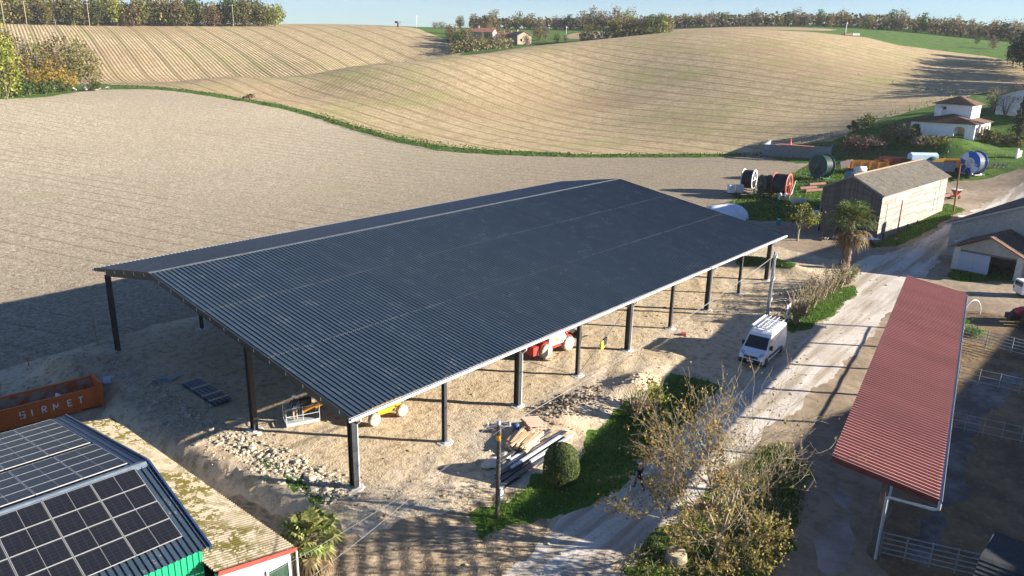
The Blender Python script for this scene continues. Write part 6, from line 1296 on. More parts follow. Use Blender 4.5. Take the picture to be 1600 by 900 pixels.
# ------------------------------------------------------------------ the big autumn tree in the foreground
def autumn_tree():
    p = at(1122, 874); T = thing('autumn_tree', 'large nearly leafless tree with tan branches and orange-brown leaves beside the road', 'tree', p, 0); T.scale = (.86, .86, .92); rnd = random.Random(12)
    bb = MB(); tips = []; lx = Vector((-math.sin(YAW), math.cos(YAW), 0))   # towards the left of the picture
    def grow(pos, d, L, r, depth):
        pts = [pos]; rs = [r]; q = pos; dd = d.copy(); n = 4 if depth < 3 else 3
        for i in range(n):
            dd = (dd+Vector((rnd.gauss(0, .13), rnd.gauss(0, .13), rnd.gauss(.03, .10)))).normalized(); q = q+dd*L/n; pts.append(q); rs.append(max(.008, r*(1-.55*(i+1)/n)))
        bb.tube(pts, rs, 6 if depth < 2 else 4 if depth < 4 else 3, cap=False)
        if depth >= 3: tips.extend(pts[1:])
        if depth >= 5 or L < .35: return
        k = rnd.choice((2, 3, 3)) if depth > 0 else 3
        for j in range(k+(2 if depth in (1, 2) else 0)):
            t = rnd.uniform(.4, 1) if j else 1; s = pts[min(n, max(1, int(round(t*n))))]; a = Vector((rnd.gauss(0, 1), rnd.gauss(0, 1), rnd.gauss(.1, .6))); a = (a-dd*a.dot(dd)).normalized(); sp = rnd.uniform(.35, .85)
            grow(s, (dd*math.cos(sp)+a*math.sin(sp)).normalized(), L*rnd.uniform(.55, .8), max(.01, rs[min(n, int(round(t*n)))]*rnd.uniform(.5, .75)), depth+1)
    bb.tube([(0, 0, -.3), (.02, 0, .7), (.05, .05, 1.5)], [.30, .24, .2], 9, cap=False)
    for i, (a, e, L, r) in enumerate(((.3, 1.35, 4.3, .12), (1.5, 1.3, 4.2, .12), (2.7, 1.0, 3.5, .11), (3.9, 1.15, 3.2, .10), (5.2, 1.15, 3.0, .10), (5.9, 1.35, 3.9, .11), (2.3, .5, 2.9, .085), (.2, .45, 2.2, .07), (3.4, .35, 2.5, .075), (4.6, .4, 1.9, .07), (1.5, .6, 2.9, .08))): grow(Vector((.03, .03, 1.0+.09*(i % 6))), Vector((math.cos(a)*math.cos(e), math.sin(a)*math.cos(e), math.sin(e))), L, r, 1)
    bb.build('branches', BARKL, T)
    for nm, mat, cnt, sel in (('orange_leaves', leafmat('autumn_orange_leaf', [(0, (.15, .085, .03)), (.35, (.36, .24, .055)), (.75, (.46, .37, .08)), (1, (.50, .46, .13))]), 3300, lambda t: t.dot(lx) > .3 or rnd.random() < .12), ('green_yellow_leaves', leafmat('autumn_yellow_leaf', [(0, (.14, .15, .025)), (.5, (.34, .33, .06)), (1, (.52, .48, .13))]), 3000, lambda t: t.z < 4.5 or rnd.random() < .1)):
        b = MB(); c = 0; random.seed(5)
        while c < cnt:
            t = rnd.choice(tips)
            if not sel(t): continue
            b.leaf((t.x+random.gauss(0, .12), t.y+random.gauss(0, .12), t.z+random.gauss(-.05, .12)), random.uniform(.10, .21), (random.gauss(0, 1), random.gauss(0, 1), random.gauss(.6, 1)), .75); c += 1
        b.build(nm, mat, T)
autumn_tree()
# ------------------------------------------------------------------ uncountable ground cover
def inside(poly, n, rnd):
    P = np.array(poly); lo, hi = P.min(0), P.max(0); out = []
    while len(out) < n:
        q = np.stack([rnd.uniform(lo[0], hi[0], 4000), rnd.uniform(lo[1], hi[1], 4000)], -1); s = sd_poly(q[:, 0], q[:, 1], poly); out += list(q[s < -.05])
    return np.array(out[:n])
def area(poly):
    P = np.array(poly); return abs(np.dot(P[:, 0], np.roll(P[:, 1], 1))-np.dot(P[:, 1], np.roll(P[:, 0], 1)))/2
def tufts(name, label, polys, dens, hh, w, mat, cat_k='stuff', seed=1, cap=26000):
    r = np.random.RandomState(seed); V = []; F = []; k = 0
    for poly in polys:
        n = int(min(cap, area(poly)*dens)); q = inside(poly, n, r); z = h(q[:, 0], q[:, 1])
        a = r.uniform(0, 2*PI, n); H = hh*r.uniform(.4, 1.3, n); ww = w*r.uniform(.6, 1.3, n); lean = r.normal(0, .35, (n, 2))*H[:, None]
        c, s = np.cos(a)*ww/2, np.sin(a)*ww/2
        v = np.stack([np.stack([q[:, 0]-c, q[:, 1]-s, z-.03], -1), np.stack([q[:, 0]+c, q[:, 1]+s, z-.03], -1), np.stack([q[:, 0]+lean[:, 0], q[:, 1]+lean[:, 1], z+H], -1)], 1).reshape(-1, 3)
        V.append(v); F.append(np.arange(n*3).reshape(n, 3)+k); k += n*3
    V = np.concatenate(V); F = np.concatenate(F); me = bpy.data.meshes.new(name); me.vertices.add(len(V)); me.vertices.foreach_set('co', V.astype(np.float32).ravel()); me.loops.add(F.size); me.loops.foreach_set('vertex_index', F.ravel().astype(np.int32)); me.polygons.add(len(F)); me.polygons.foreach_set('loop_start', np.arange(0, F.size, 3, dtype=np.int32)); me.materials.append(mat); me.update(calc_edges=True)
    o = link(name, me); tag(o, label, None, None, 'stuff'); return o
GRL = leafmat('grass_blade', [(0, (.035, .085, .010)), (.55, (.075, .155, .018)), (.9, (.16, .225, .04)), (1, (.30, .27, .10))])
tufts('grass', 'short green grass blades on the verges and lawn', [V_LAWN, V_VERGE, V_BARN, V_CUT, V_FARM, V_BANK], 75, .17, .075, GRL)
tufts('grass', 'longer grass of the meadow and behind the barn', [V_REEL], 12, .30, .22, GRL, seed=2); tufts('grass', 'grass of the slope around the villa', [V_MEAD], 3.0, .45, .45, GRL, seed=3)
def scrub():
    UG = leafmat('bramble_leaf', [(0, (.05, .055, .015)), (.25, (.13, .14, .03)), (.6, (.28, .26, .06)), (.85, (.30, .21, .08)), (1, (.42, .33, .15))])
    r = np.random.RandomState(4); b = MB(); random.seed(9); q = inside(V_RIGHT, 5200, r); zz = h(q[:, 0], q[:, 1])
    q = q+r.normal(0, .35, q.shape); zz = h(q[:, 0], q[:, 1])
    for (x, y), z in zip(q, zz):
        k = .5+.5*math.sin(x*1.3+1.2*math.sin(y*1.7)); b.leaf((x, y, z+random.random()**1.8*(.08+.62*k**2)), random.uniform(.07, .17), (random.gauss(0, .7), random.gauss(0, .7), 1), .7)
    o = b.build('undergrowth', UG); tag(o, 'yellow-green bramble undergrowth below the autumn tree', kind='stuff')
    b = MB(); q = inside(V_RIGHT, 420, r); zz = h(q[:, 0], q[:, 1])
    for (x, y), z in zip(q, zz): d = Vector((random.gauss(0, .5), random.gauss(0, .5), random.uniform(.3, 1.1))); b.tube([(x, y, z), Vector((x, y, z))+d*.6, Vector((x, y, z))+d+Vector((random.gauss(0, .15), random.gauss(0, .15), -.05))], [.014, .01, .006], 3, cap=False)
    o = b.build('dead_stems', BARKL); tag(o, 'pale dead stems standing in the undergrowth', kind='stuff')
    tufts('grass', 'grass among the brambles right of the road', [V_RIGHT], 60, .22, .08, GRL, seed=6)
    # hedge-bank along the foot of the hill
    b = MB(); S2 = [Vector((a[0], a[1], 0)) for a in STRIP]; S3 = [Vector((a[0], a[1], 0)) for a in STRIP2[:13]]
    for i in range(len(S2)-1):
        L = (S2[i+1]-S2[i]).length; tall = 1.0 if 3 <= i <= 6 else .35 if i < 2 else .5
        n = int(L*(26 if 2 <= i <= 6 else 15))
        P = []
        for _ in range(n):
            t = random.random(); c = S2[i].lerp(S2[i+1], t).lerp(S3[i].lerp(S3[i+1], t), random.uniform(-.05, .9)); P.append((c.x, c.y, random.random()*tall))
        P = np.array(P); z = h(P[:, 0], P[:, 1])
        for (x, y, e), zg in zip(P, z): b.leaf((x, y, zg+e), random.uniform(.3, .6), (random.gauss(0, .6), random.gauss(0, .6), 1), .7)
    o = b.build('hedge_bank', leafmat('bank_leaf', [(0, (.03, .055, .012)), (.6, (.07, .12, .02)), (.93, (.13, .19, .03)), (1, (.28, .22, .09))])); tag(o, 'rough green grassy bank winding along the foot of the hill', kind='stuff')
scrub()
def rubble():
    LIME = M('limestone_rubble', (.30, .26, .19), (.50, .45, .365), 1.5, .95, .4); random.seed(21)
    b = MB(); line = AT((175, 560), (200, 585), (240, 620), (290, 650), (340, 680), (400, 710), (450, 735), (500, 755), (535, 775))
    pts = [Vector((x, y, 0)) for x, y in line]; P = []
    for i in range(len(pts)-1):
        for _ in range(280 if i > 2 else 200): c = pts[i].lerp(pts[i+1], random.random()); P.append((c.x+random.gauss(.0, .75), c.y+random.gauss(0, .75)))
    for _ in range(420): P.append((-5.3+random.gauss(0, 1.7), 27.2+random.gauss(0, 1.7)))
    for mx, my, s, n in ((16, -2.6, 1.4, 170), (53, -5, 2.2, 240), (47, -5.5, 1.6, 120), (23, -4.4, 1.0, 60)):
        for _ in range(n): P.append((mx+random.gauss(0, s), my+random.gauss(0, s*.5)))
    P = np.array(P); z = h(P[:, 0], P[:, 1])
    for (x, y), zz in zip(P, z): r = .04+.14*random.random()**3.2; b.rock((x, y, zz+r*.25), r)
    tag(b.build('rubble', LIME), 'pale limestone rubble strewn along the platform edge', kind='stuff')
    for k in range(16):
        i = random.randrange(len(pts)-1); c = pts[i].lerp(pts[i+1], random.random()); x, y = c.x+random.gauss(0, .5), c.y+random.gauss(0, .5); b = MB(); r = random.uniform(.24, .36); b.rock((0, 0, 0), r); o = b.build('boulder', LIME); o.location = (x, y, hz(x, y)+r*.3); tag(o, 'large pale limestone block on the rubble bank', 'rock', 'limestone blocks on the rubble bank')
    b = MB(); CL = M('earth_clod', (.30, .215, .125), (.44, .33, .20), 3, 1, .3)
    r = np.random.RandomState(8)
    for poly, n in ((Z_SITE, 2600), (Z_TRACK, 1300), (ROAD, 350)):
        q = inside(poly, n, r); z = h(q[:, 0], q[:, 1]); k = (np.abs(q[:, 1]) < 40) & (q[:, 0] > -14)
        for (x, y), zz in zip(q[k], z[k]): s = .03+.09*random.random()**3; b.rock((x, y, zz+s*.2), s)
    tag(b.build('clods', CL), 'small earth clods and stones scattered over the building plot', kind='stuff')
    b = MB(); DK = M('dark_topsoil', (.12, .088, .06), (.22, .165, .11), 3, 1, .5)
    for mx, my, s, t, n in ((16.5, -2.6, 1.9, .5, 420), (53, -5.4, 2.6, .7, 420), (46, -6.5, 1.6, .6, 160)):
        for _ in range(n): x, y = mx+random.gauss(0, s), my+random.gauss(0, t); rr = .04+.13*random.random()**2; b.rock((x, y, hz(x, y)+rr*.2), rr)
    tag(b.build('topsoil', DK), 'dark dug topsoil lumps beside the front posts', kind='stuff')
rubble()
# ------------------------------------------------------------------ poles and wires
def poles():
    tops = {}
    def pole(nm, lab, px, py, hh, r, mat, lean=(0, 0), rot_=0):
        p = at(px, py); T = thing(nm, lab, 'pole', p, rot_); b = MB(); b.tube([(0, 0, -.3), (lean[0]*.5, lean[1]*.5, hh*.5), (lean[0], lean[1], hh)], [r*1.2, r, r*.8], 9); b.build('shaft', mat, T); tops[px] = Vector((p.x+lean[0], p.y+lean[1], p.z+hh)); return T, p
    T, p = pole('utility_pole', 'dark wooden utility pole with an orange band beside the steel beams', 777, 808, 5.6, .105, POLED)
    b = MB(); b.tube([(0, 0, 4.55), (0, 0, 4.85)], .125, 9); b.build('orange_band', M('orange_band', (.75, .36, .02), rough=.6), T)
    b = MB(); b.bar((-.45, .45, 5.35), (.45, -.45, 5.35), .06, .06); b.box((0, 0, 5.55), (.16, .16, .22)); br = b.build('bracket', GALV, T)
    for s in (-1, 1): b = MB(); b.lathe([(.03, 0), (.05, .05), (.035, .1), (.05, .14), (.01, .18)], (s*.4, -s*.4, 5.38), n=8); b.build('insulator', WHITE, br)
    b = MB(); b.box((.12, -.1, 1.55), (.22, .18, .42)); b.box((.13, -.12, 1.15), (.16, .12, .22)); b.build('meter_box', WHITE, T)
    b = MB(); b.tube([(.1, -.05, .05), (.1, -.05, 5.3)], .02, 5); b.build('cable', CABLE, T)
    T, p2 = pole('utility_pole', 'grey utility pole with clamps at the far front corner of the hangar behind the van', 1199, 492, 6.1, .13, M('grey_concrete_pole', (.30, .30, .29), (.42, .41, .39), 3, .9, .3))
    for z in (5.7, 3.6, 1.6): b = MB(); b.box((-.1, -.1, z), (.32, .32, .22)); b.tube([(-.2, -.25, z), (-.2, -.25, z+.5)], .04, 6); b.build('clamp', GALV, T)
    b = MB(); b.tube([(-.12, -.16, .1), (-.12, -.16, 5.8)], .045, 6); b.build('conduit', GALV, T)
    T, p3 = pole('steel_post', 'rusty thin post in front of the long barn side', 1400, 374, 5.3, .085, RUST); b = MB(); b.box((0, 0, .1), (.35, .35, .2)); b.build('footing', CONC, T)
    T, p4 = pole('utility_pole', 'leaning brown wooden pole with a curved arm on the grass beyond the barn', 1490, 331, 7.2, .12, M('brown_pole', (.18, .10, .06), (.27, .16, .10), 7, .9), (1.6, .6)); b = MB(); b.tube([(1.6, .6, 7.0), (1.8, -.4, 7.35), (2.0, -1.6, 7.15)], .05, 6); b.build('arm', GALV, T)
    A, B = tops[1199], tops[777]
    def wire(lab, a, c, sag, r=.022):
        b = MB(); b.tube([a.lerp(c, t)+Vector((0, 0, -sag*4*t*(1-t))) for t in np.linspace(0, 1, 17)], r, 4, cap=False); tag(b.build('overhead_wire', M('wire_grey', (.22, .22, .22), rough=.6)), lab, 'wire')
    wire('thick overhead cable from the grey pole by the van to the orange-banded pole', A+Vector((0, 0, -.35)), B+Vector((.35, -.35, -.15)), .55, .02); wire('thin overhead wire just beside the thick cable between the two poles', A+Vector((.1, .1, -.5)), B+Vector((-.35, .35, -.15)), .75, .012)
    d = (B-A).normalized(); C1 = Vector((-16, -17.5, 4.9)); C2 = Vector((-15, -19, 4.9))
    wire('upper overhead wire running from the orange-banded pole towards the lower left', B+Vector((.35, -.35, -.15)), Vector((-11.2, -5.6, 2.3)), .35, .012); wire('lower overhead wire running from the orange-banded pole past the short palm', B+Vector((-.35, .35, -.15)), Vector((-11.2, -7.4, 2.2)), .5, .012)
poles()
# ------------------------------------------------------------------ building materials on the plot
def materials():
    # steel beams
    a, c = at(786, 762), at(897, 690); d = Vector((c.x-a.x, c.y-a.y, 0)); L = d.length; u = d/L; rz = math.atan2(u.y, u.x); z0 = .0
    LGS = M('pale_galv_beam', (.44, .47, .50), (.60, .62, .64), 3, .4); DGS = M('dark_blue_grey_beam', (.045, .055, .068), (.07, .08, .095), 3, .45)
    labs = ('dark steel beam at the grass edge of the beam stack', 'dark steel beam lying second from the grass', 'pale galvanised channel lying on the dark beams near the dome bush', 'long pale galvanised channel in the middle of the beam stack', 'dark steel beam beside the pale channels', 'thin pale steel angle on the timber side of the beams', 'short bright galvanised profile beside the timber', 'dark steel beam nearest the timber pallet')
    for i, (off, s0, l, w, hh, mt, zz) in enumerate(((-.0, -.2, 6.2, .30, .25, DGS, .14), (.36, .0, 7.2, .30, .25, DGS, .14), (.18, 3.2, 4.6, .20, .10, LGS, .33), (.55, 1.6, 5.4, .18, .10, LGS, .33), (.74, .3, 7.6, .26, .22, DGS, .13), (1.06, 2.0, 6.2, .12, .10, LGS, .06), (1.30, 2.6, 3.0, .15, .12, LGS, .07), (1.55, .8, 6.4, .22, .2, DGS, .11))):
        s0 *= L/8.2; l *= L/7.6
        p = a+u*s0+Vector((-u.y, u.x, 0))*off; T = thing('steel_beam', labs[i], 'beam', (p.x, p.y, hz(p.x, p.y)+zz), rz+random.uniform(-.02, .02), 'steel beams stacked beside the dome bush')
        t = .02; b = MB()
        for z in (-hh/2+t/2, hh/2-t/2): b.box((l/2, 0, z), (l, w, t))
        b.build('flange', mt, T); b = MB(); b.box((l/2, 0, 0), (l, .02 if mt is DGS else w*.6, hh-2*t)); b.build('web', mt, T)
    # timber
    p = at(815, 694); T = thing('timber_stack', 'jumbled stack of pale sawn timber boards on a pallet beside the steel beams', 'timber', (p.x, p.y, p.z), rz+.25)
    me = MB(); me.box((0, 0, 0), (2.2, .15, .075)); W1 = me.data('board', WOOD); me = MB(); me.box((0, 0, 0), (1.5, .2, .06)); W2 = me.data('board', M('orange_timber', (.52, .30, .14), (.62, .40, .22), 5, .8, .2))
    for k in range(34):
        o = link('board', (W1, W1, W2)[k % 3], T); lay = k//9; o.location = (random.uniform(-.25, .25), -.75+(k % 9)*.18+random.uniform(-.03, .03), .2+lay*.095); o.rotation_euler = (random.uniform(-.05, .05), random.uniform(-.03, .03), random.uniform(-.16, .16))
    b = MB()
    for x in (-.8, 0, .8): b.box((x, 0, .07), (.12, 1.7, .14))
    b.build('bearer', WOOD, T)
    p = at(834, 672); T = thing('pallet', 'pinkish wooden pallets leaning on the far end of the timber stack', 'pallet', (p.x, p.y, p.z), rz+1.1)
    PKW = M('pinkish_pallet_wood', (.50, .33, .25), (.60, .42, .33), 6, .85, .2); me = MB(); me.box((0, 0, 0), (.115, 1.25, .03)); W3 = me.data('slat', PKW)
    for lay in range(3):
        for i in range(7): o = link('slat', W3, T); o.location = (-.6+i*.2, random.uniform(-.03, .03), .18+lay*.2+i*.01); o.rotation_euler = (.12, -.05, 0)
        for y in (-.5, 0, .5): b = MB(); b.box((0, y, .1+lay*.2), (1.3, .1, .1)); b.build('block', PKW, T)
    for lab, px, py, r, mt in (('off-white crumpled sack of offcuts at the foot of the orange-banded pole', 768, 728, .55, M('offwhite_sack', (.48, .44, .38), (.62, .58, .5), 6, .8, .5)), ('smaller pale bundle between the pole and the timber stack', 788, 715, .38, M('pinkish_sack', (.5, .42, .36), (.64, .58, .52), 6, .8, .5))):
        b = MB(); b.rock((0, 0, r*.35), r, .7); b.rock((r*.8, .2, r*.3), r*.6, .7); b.rock((-r*.7, .1, r*.28), r*.55, .7); o = b.build('rubble_sack', mt); o.location = at(px, py); tag(o, lab, 'sack')
    p = at(806, 676); b = MB(); b.lathe([(.2, 0), (.21, .03), (.19, .3), (.21, .58), (.2, .62), (.01, .62)], n=14); o = b.build('plastic_drum', M('blue_drum', (.05, .10, .25), rough=.5)); o.location = p; tag(o, 'small blue drum standing beside the timber stack', 'drum')
    # bundle of dark roof sheets
    q = [at(*k) for k in ((282, 603), (308, 595), (362, 628), (336, 638))]; c = sum(q, Vector())/4; u = (q[3]-q[0]); rz = math.atan2(u.y, u.x); L = u.length; w = (q[1]-q[0]).length
    T = thing('sheet_bundle', 'bundle of dark blue ribbed roof sheets strapped with pale battens under the hangar gable', 'sheets', (c.x, c.y, c.z), rz)
    me = ribbed(w, L, .3, .04, .08, .04).data('roof_sheet', ANTH2)
    for k in range(3): o = link('roof_sheet', me, T); o.location = (-L/2, w/2, .12+k*.07); o.rotation_euler = (0, 0, -PI/2)
    for x in (-.42, -.12, .2, .40):
        for z in (.06, .40): b = MB(); b.bar((x*L, -w/2-.1, z), (x*L, w/2+.1, z), .1, .08); b.build('batten', M('pale_batten', (.34, .31, .27), (.45, .42, .37), 6, .85), T)
    for lab, px, py, n in (('scatter of small bluish scrap sheets left of the roof sheet bundle', 250, 597, 9), ('flat pale scrap plate above the roof sheet bundle', 275, 590, 1)):
        p = at(px, py); T = thing('scrap_sheet', lab, 'scrap', p)
        for k in range(n): b = MB(); b.box((random.uniform(-.5, .5) if n > 1 else 0, random.uniform(-.5, .5) if n > 1 else 0, .06+random.random()*.12), (.4, .35, .02) if n > 1 else (1.1, .5, .012), rotm(random.uniform(-.4, .4) if n > 1 else 0, random.uniform(-.4, .4) if n > 1 else .03, random.random()*3)); b.build('piece', M('bluish_scrap', (.15, .19, .27), (.25, .29, .36), 5, .5), T)
    # white board on two legs
    p = at(1229, 508); T = thing('site_board', 'plain white board on thin posts on the verge behind the van', 'sign', p, YAW+PI+.9)
    b = MB(); b.box((0, 0, 1.35), (.03, 1.0, 1.35)); b.build('panel', WHITE, T)
    for y in (-.42, .42): b = MB(); b.tube([(-.04, y, -.2), (-.04, y, 2.0)], .03, 6); b.build('post', GALV, T)
    # vest on the brace cable
    a = Vector((21.1, -.05, .12)); c = Vector((27.9, -.05, 4.0)); m = a.lerp(c, .45); T = thing('safety_vest', 'yellow safety vest and dark jacket hanging on the slanting brace cable', 'vest', (m.x, m.y, m.z), 0)
    b = MB(); b.prism([(-.22, 0), (.22, .1), (.26, -.5), (.05, -.7), (-.24, -.6)], -.06, .05, 'y'); b.build('vest', M('hi_vis_yellow', (.36, .5, .04), rough=.7), T); b = MB(); b.prism([(.1, .08), (.5, .25), (.5, -.3), (.15, -.42)], -.09, .08, 'y'); b.build('jacket', NAVY, T)
    p = at(1068, 523); b = MB(); b.prism([(-.3, 0), (-.22, .18), (.12, .2), (.3, .03)], -.18, .18, 'y'); o = b.build('plastic_tub', M('red_tub', (.40, .07, .04), rough=.5)); o.location = p; o.rotation_euler = (0, 0, .6); tag(o, 'small red plastic tub by the platform edge near the van', 'tub')
    for lab, px, py, hh, cm in (('thin pale stake standing at the rubble heap behind the skip', 153, 540, 1.7, POLEW), ('short orange-red marker stake at the field edge behind the skip', 46, 573, .75, M('marker_red', (.60, .06, .03), rough=.5))):
        p = at(px, py); T = thing('stake', lab, 'stake', p); b = MB(); b.tube([(0, 0, -.2), (-.05, .03, hh)], .03, 6); b.build('shaft', cm, T); b = MB(); b.box((-.05, .03, hh-.05), (.12, .12, .14)); b.build('head', cm, T)
    # stump and rusty barrow under the autumn tree
    p = at(1056, 876); T = thing('tree_stump', 'pale sawn tree stump in the undergrowth below the autumn tree', 'stump', p); b = MB(); b.lathe([(.62, -.15), (.55, .1), (.5, .45), (.48, .52)], n=14); b.build('wood', BARKL, T); b = MB(); b.lathe([(.46, .52), (.3, .535), (.01, .54)], n=14); b.build('cut_face', M('pale_cut_wood', (.42, .33, .22), (.56, .46, .33), 5, .9), T)
    p = at(1106, 806); T = thing('wheelbarrow', 'rust-brown wheelbarrow tipped under the branches of the autumn tree', 'wheelbarrow', p, 1.0); b = MB(); b.slab([(-.45, -.3, .75), (.45, -.35, .35), (.45, .35, .35), (-.45, .3, .75)], .05); b.bar((-.45, -.3, .8), (.45, -.35, .5), .03, .2); b.bar((-.45, .3, .8), (.45, .35, .5), .03, .2); b.build('tray', M('rusty_red_tray', (.22, .07, .04), (.32, .12, .07), 5, .8), T); wheel(T, (.65, 0, .2), .2, .1)
    b = MB(); b.bar((-.9, -.25, .7), (.65, -.05, .2), .04, .04); b.bar((-.9, .25, .7), (.65, .05, .2), .04, .04); b.build('handle', RUST, T)
materials()
# ------------------------------------------------------------------ fences and gates
def rails(name, lab, A, B, n, hh, posts, cat='gate', mat=None, r=.03, close=True):
    d = Vector((B.x-A.x, B.y-A.y, 0)); L = d.length; rz = math.atan2(d.y, d.x); T = thing(name, lab, cat, (A.x, A.y, A.z), rz); dz = B.z-A.z
    for i in range(n): z = .2+(hh-.2)*i/(n-1); b = MB(); b.tube([(0, 0, z), (L, 0, z+dz)], r, 6); b.build('rail', mat or GALV, T)
    for i in range(posts): t = i/(posts-1); b = MB(); b.tube([(t*L, 0, -.2+dz*t), (t*L, 0, hh+.06+dz*t)], r*1.3, 7); b.build('post', mat or GALV, T)
def fences():
    GTB = M('dull_galvanised_tube', (.30, .31, .33), (.42, .43, .44), 4, .5, metal=.3)
    rails('tube_gate', 'long galvanised tube gate at the bottom right between shed post and slate building', at(1374, 868), at(1532, 905), 5, 1.35, 5, mat=GTB, r=.035)
    rails('tube_gate', 'galvanised rail gate behind the shed nearest the red tractor', at(1502, 532), at(1620, 562), 5, 1.35, 4, mat=GTB, r=.035)
    rails('yard_fence', 'thin grey rail fence across the cattle yard, middle one', at(1497, 594), at(1625, 622), 3, 1.2, 5, 'fence', GTB, .025)
    rails('yard_fence', 'thin grey rail fence across the cattle yard, nearest the camera', at(1478, 668), at(1625, 700), 3, 1.2, 6, 'fence', GTB, .025)
    rails('field_fence', 'wooden post fence between the meadow and the villa garden', at(1285, 247), at(1570, 243), 2, 1.1, 22, 'fence', POLEW, .035); rails('field_fence', 'post and wire fence along the stubble field left of the villa', at(1252, 227), at(1345, 205), 3, 1.4, 12, 'fence', POLEW, .03)
    p = at(1588, 247); T = thing('gate_post', 'white gatepost and white picket panel at the right edge above the yard', 'gate', p, az(-60)); b = MB(); b.box((0, 0, .9), (.35, .35, 1.8)); b.build('post', WHITE, T)
    for i in range(7): b = MB(); b.box((.4+i*.2, 0, .75), (.1, .04, 1.3)); b.build('picket', WHITE, T)
    b = MB(); b.box((1.0, .03, .5), (1.4, .03, .08)); b.box((1.0, .03, 1.1), (1.4, .03, .08)); b.build('rail', WHITE, T)
    # lush weeds and a plastic hoop by the shed end
    random.seed(3)
    p = at(1518, 520); T = thing('weed_clump', 'bright green nettle clump at the far end of the red shed', 'plant', p); b = MB(); crown(b, (0, 0, .5), (1.7, 1.4, .6), 20, 500, .2, spread=.3); b.build('foliage', leafmat('nettle_leaf', [(0, (.05, .12, .015)), (1, (.16, .24, .04))]), T)
    p = at(1518, 492); T = thing('white_hoop', 'white plastic hoop standing in the weeds behind the red shed', 'hoop', p, az(-70)); b = MB(); b.tube([(1.1*math.cos(t), 0, 1.5*math.sin(t)) for t in np.linspace(0, PI, 11)], .05, 6); b.build('tube', WHITE, T)
fences()
# ------------------------------------------------------------------ clutter by the wooden barn
def clutter():
    p = at(1273, 343); T = thing('liquid_container', 'white and pale blue caged liquid container against the barn gable', 'container', p, math.radians(-5)); b = MB(); b.box((0, 0, .75), (1.0, 1.2, 1.1)); b.build('tank', M('milky_plastic', (.50, .60, .70), (.6, .68, .75), 2, .4), T); b = MB()
    for z in (.3, .65, 1.0, 1.3):
        for y in (-.62, .62): b.bar((-.52, y, z), (.52, y, z), .03, .03)
        for x in (-.52, .52): b.bar((x, -.62, z), (x, .62, z), .03, .03)
    b.build('cage', GALV, T); b = MB(); b.box((0, 0, .1), (1.0, 1.2, .16)); b.build('pallet', POLEW, T)
    p = at(1216, 352); T = thing('teal_barrel', 'teal barrel with pale lid under the small autumn tree', 'barrel', p); b = MB(); b.lathe([(.3, 0), (.33, .3), (.33, .6), (.28, .9)], n=14); b.build('barrel', M('teal_plastic', (.01, .22, .2), rough=.5), T); b = MB(); b.lathe([(.29, .9), (.01, .95)], n=14); b.build('lid', M('pale_lid', (.6, .68, .7), rough=.5), T)
    p = at(1263, 362); T = thing('red_hay_rake', 'red and rusty spider-wheel hay rake beside the barn door', 'rake', p, az(-70))
    for k in range(3):
        b = MB(); b.tube([(k*.7-.7+.02*math.cos(t), .6*math.cos(t), .65+.6*math.sin(t)) for t in np.linspace(0, 2*PI, 15)], .03, 5)
        for j in range(6): a = PI*j/6; b.tube([(k*.7-.7, .6*math.cos(a), .65+.6*math.sin(a)), (k*.7-.7, -.6*math.cos(a), .65-.6*math.sin(a))], .015, 4)
        b.build('tine_wheel', M('red_rake_paint', (.40, .06, .03), rough=.6) if k < 2 else STEEL, T)
    b = MB(); b.bar((-.9, -.1, .65), (1.0, .1, .65), .08, .08); b.build('beam', RUST, T)
    p = at(1292, 372); T = thing('pole_heap', 'heap of long wooden poles lying in front of the barn door', 'poles', p, az(-35))
    for k in range(6): b = MB(); b.tube([(-2.2+random.random()*.5, -.4+k*.16, .12+random.random()*.2), (1.8+random.random()*.6, -.5+k*.2, .3+random.random()*.5)], .07, 6); b.build('pole', POLEW, T)
    p = at(1303, 374); b = MB(); b.rock((0, 0, .35), .42, .9); o = b.build('feed_sack', M('white_sack', (.6, .62, .66), (.7, .72, .75), 6, .7)); o.location = p; tag(o, 'small white feed sack by the pole heap at the barn', 'sack')
    p = at(1354, 381); T = thing('utility_trailer', 'small trailer with bluish white slatted bed parked at the barn corner', 'trailer', p, az(-72)); b = MB(); b.box((0, 0, .62), (2.7, 1.7, .06)); b.build('bed', STEEL, T)
    me = MB(); me.box((0, 0, 0), (.5, 1.6, .04)); me = me.data('panel', M('bluish_white_panel', (.55, .64, .74), (.62, .70, .78), 3, .5))
    for i in range(5): o = link('panel', me, T); o.location = (-1.08+i*.54, 0, .68)
    for s in (-1, 1): wheel(T, (0, s*.95, .33), .33, .2); b = MB(); b.box((0, s*.95, .72), (.8, .24, .05)); b.build('mudguard', BLACK, T)
    b = MB(); b.bar((-1.3, 0, .55), (-2.3, 0, .4), .08, .08); b.build('drawbar', STEEL, T)
    p = at(1500, 421); T = thing('planter', 'stone planter with dark red flowers in front of the blue garage door', 'planter', p, math.radians(-8)); b = MB(); b.box((0, 0, .25), (.5, 1.0, .5)); b.build('box', CONC, T); b = MB(); crown(b, (0, 0, .65), (.35, .6, .25), 10, 240, .12); b.build('flowers', leafmat('dark_red_flower', [(0, (.10, .012, .02)), (1, (.26, .03, .05))]), T)
clutter()
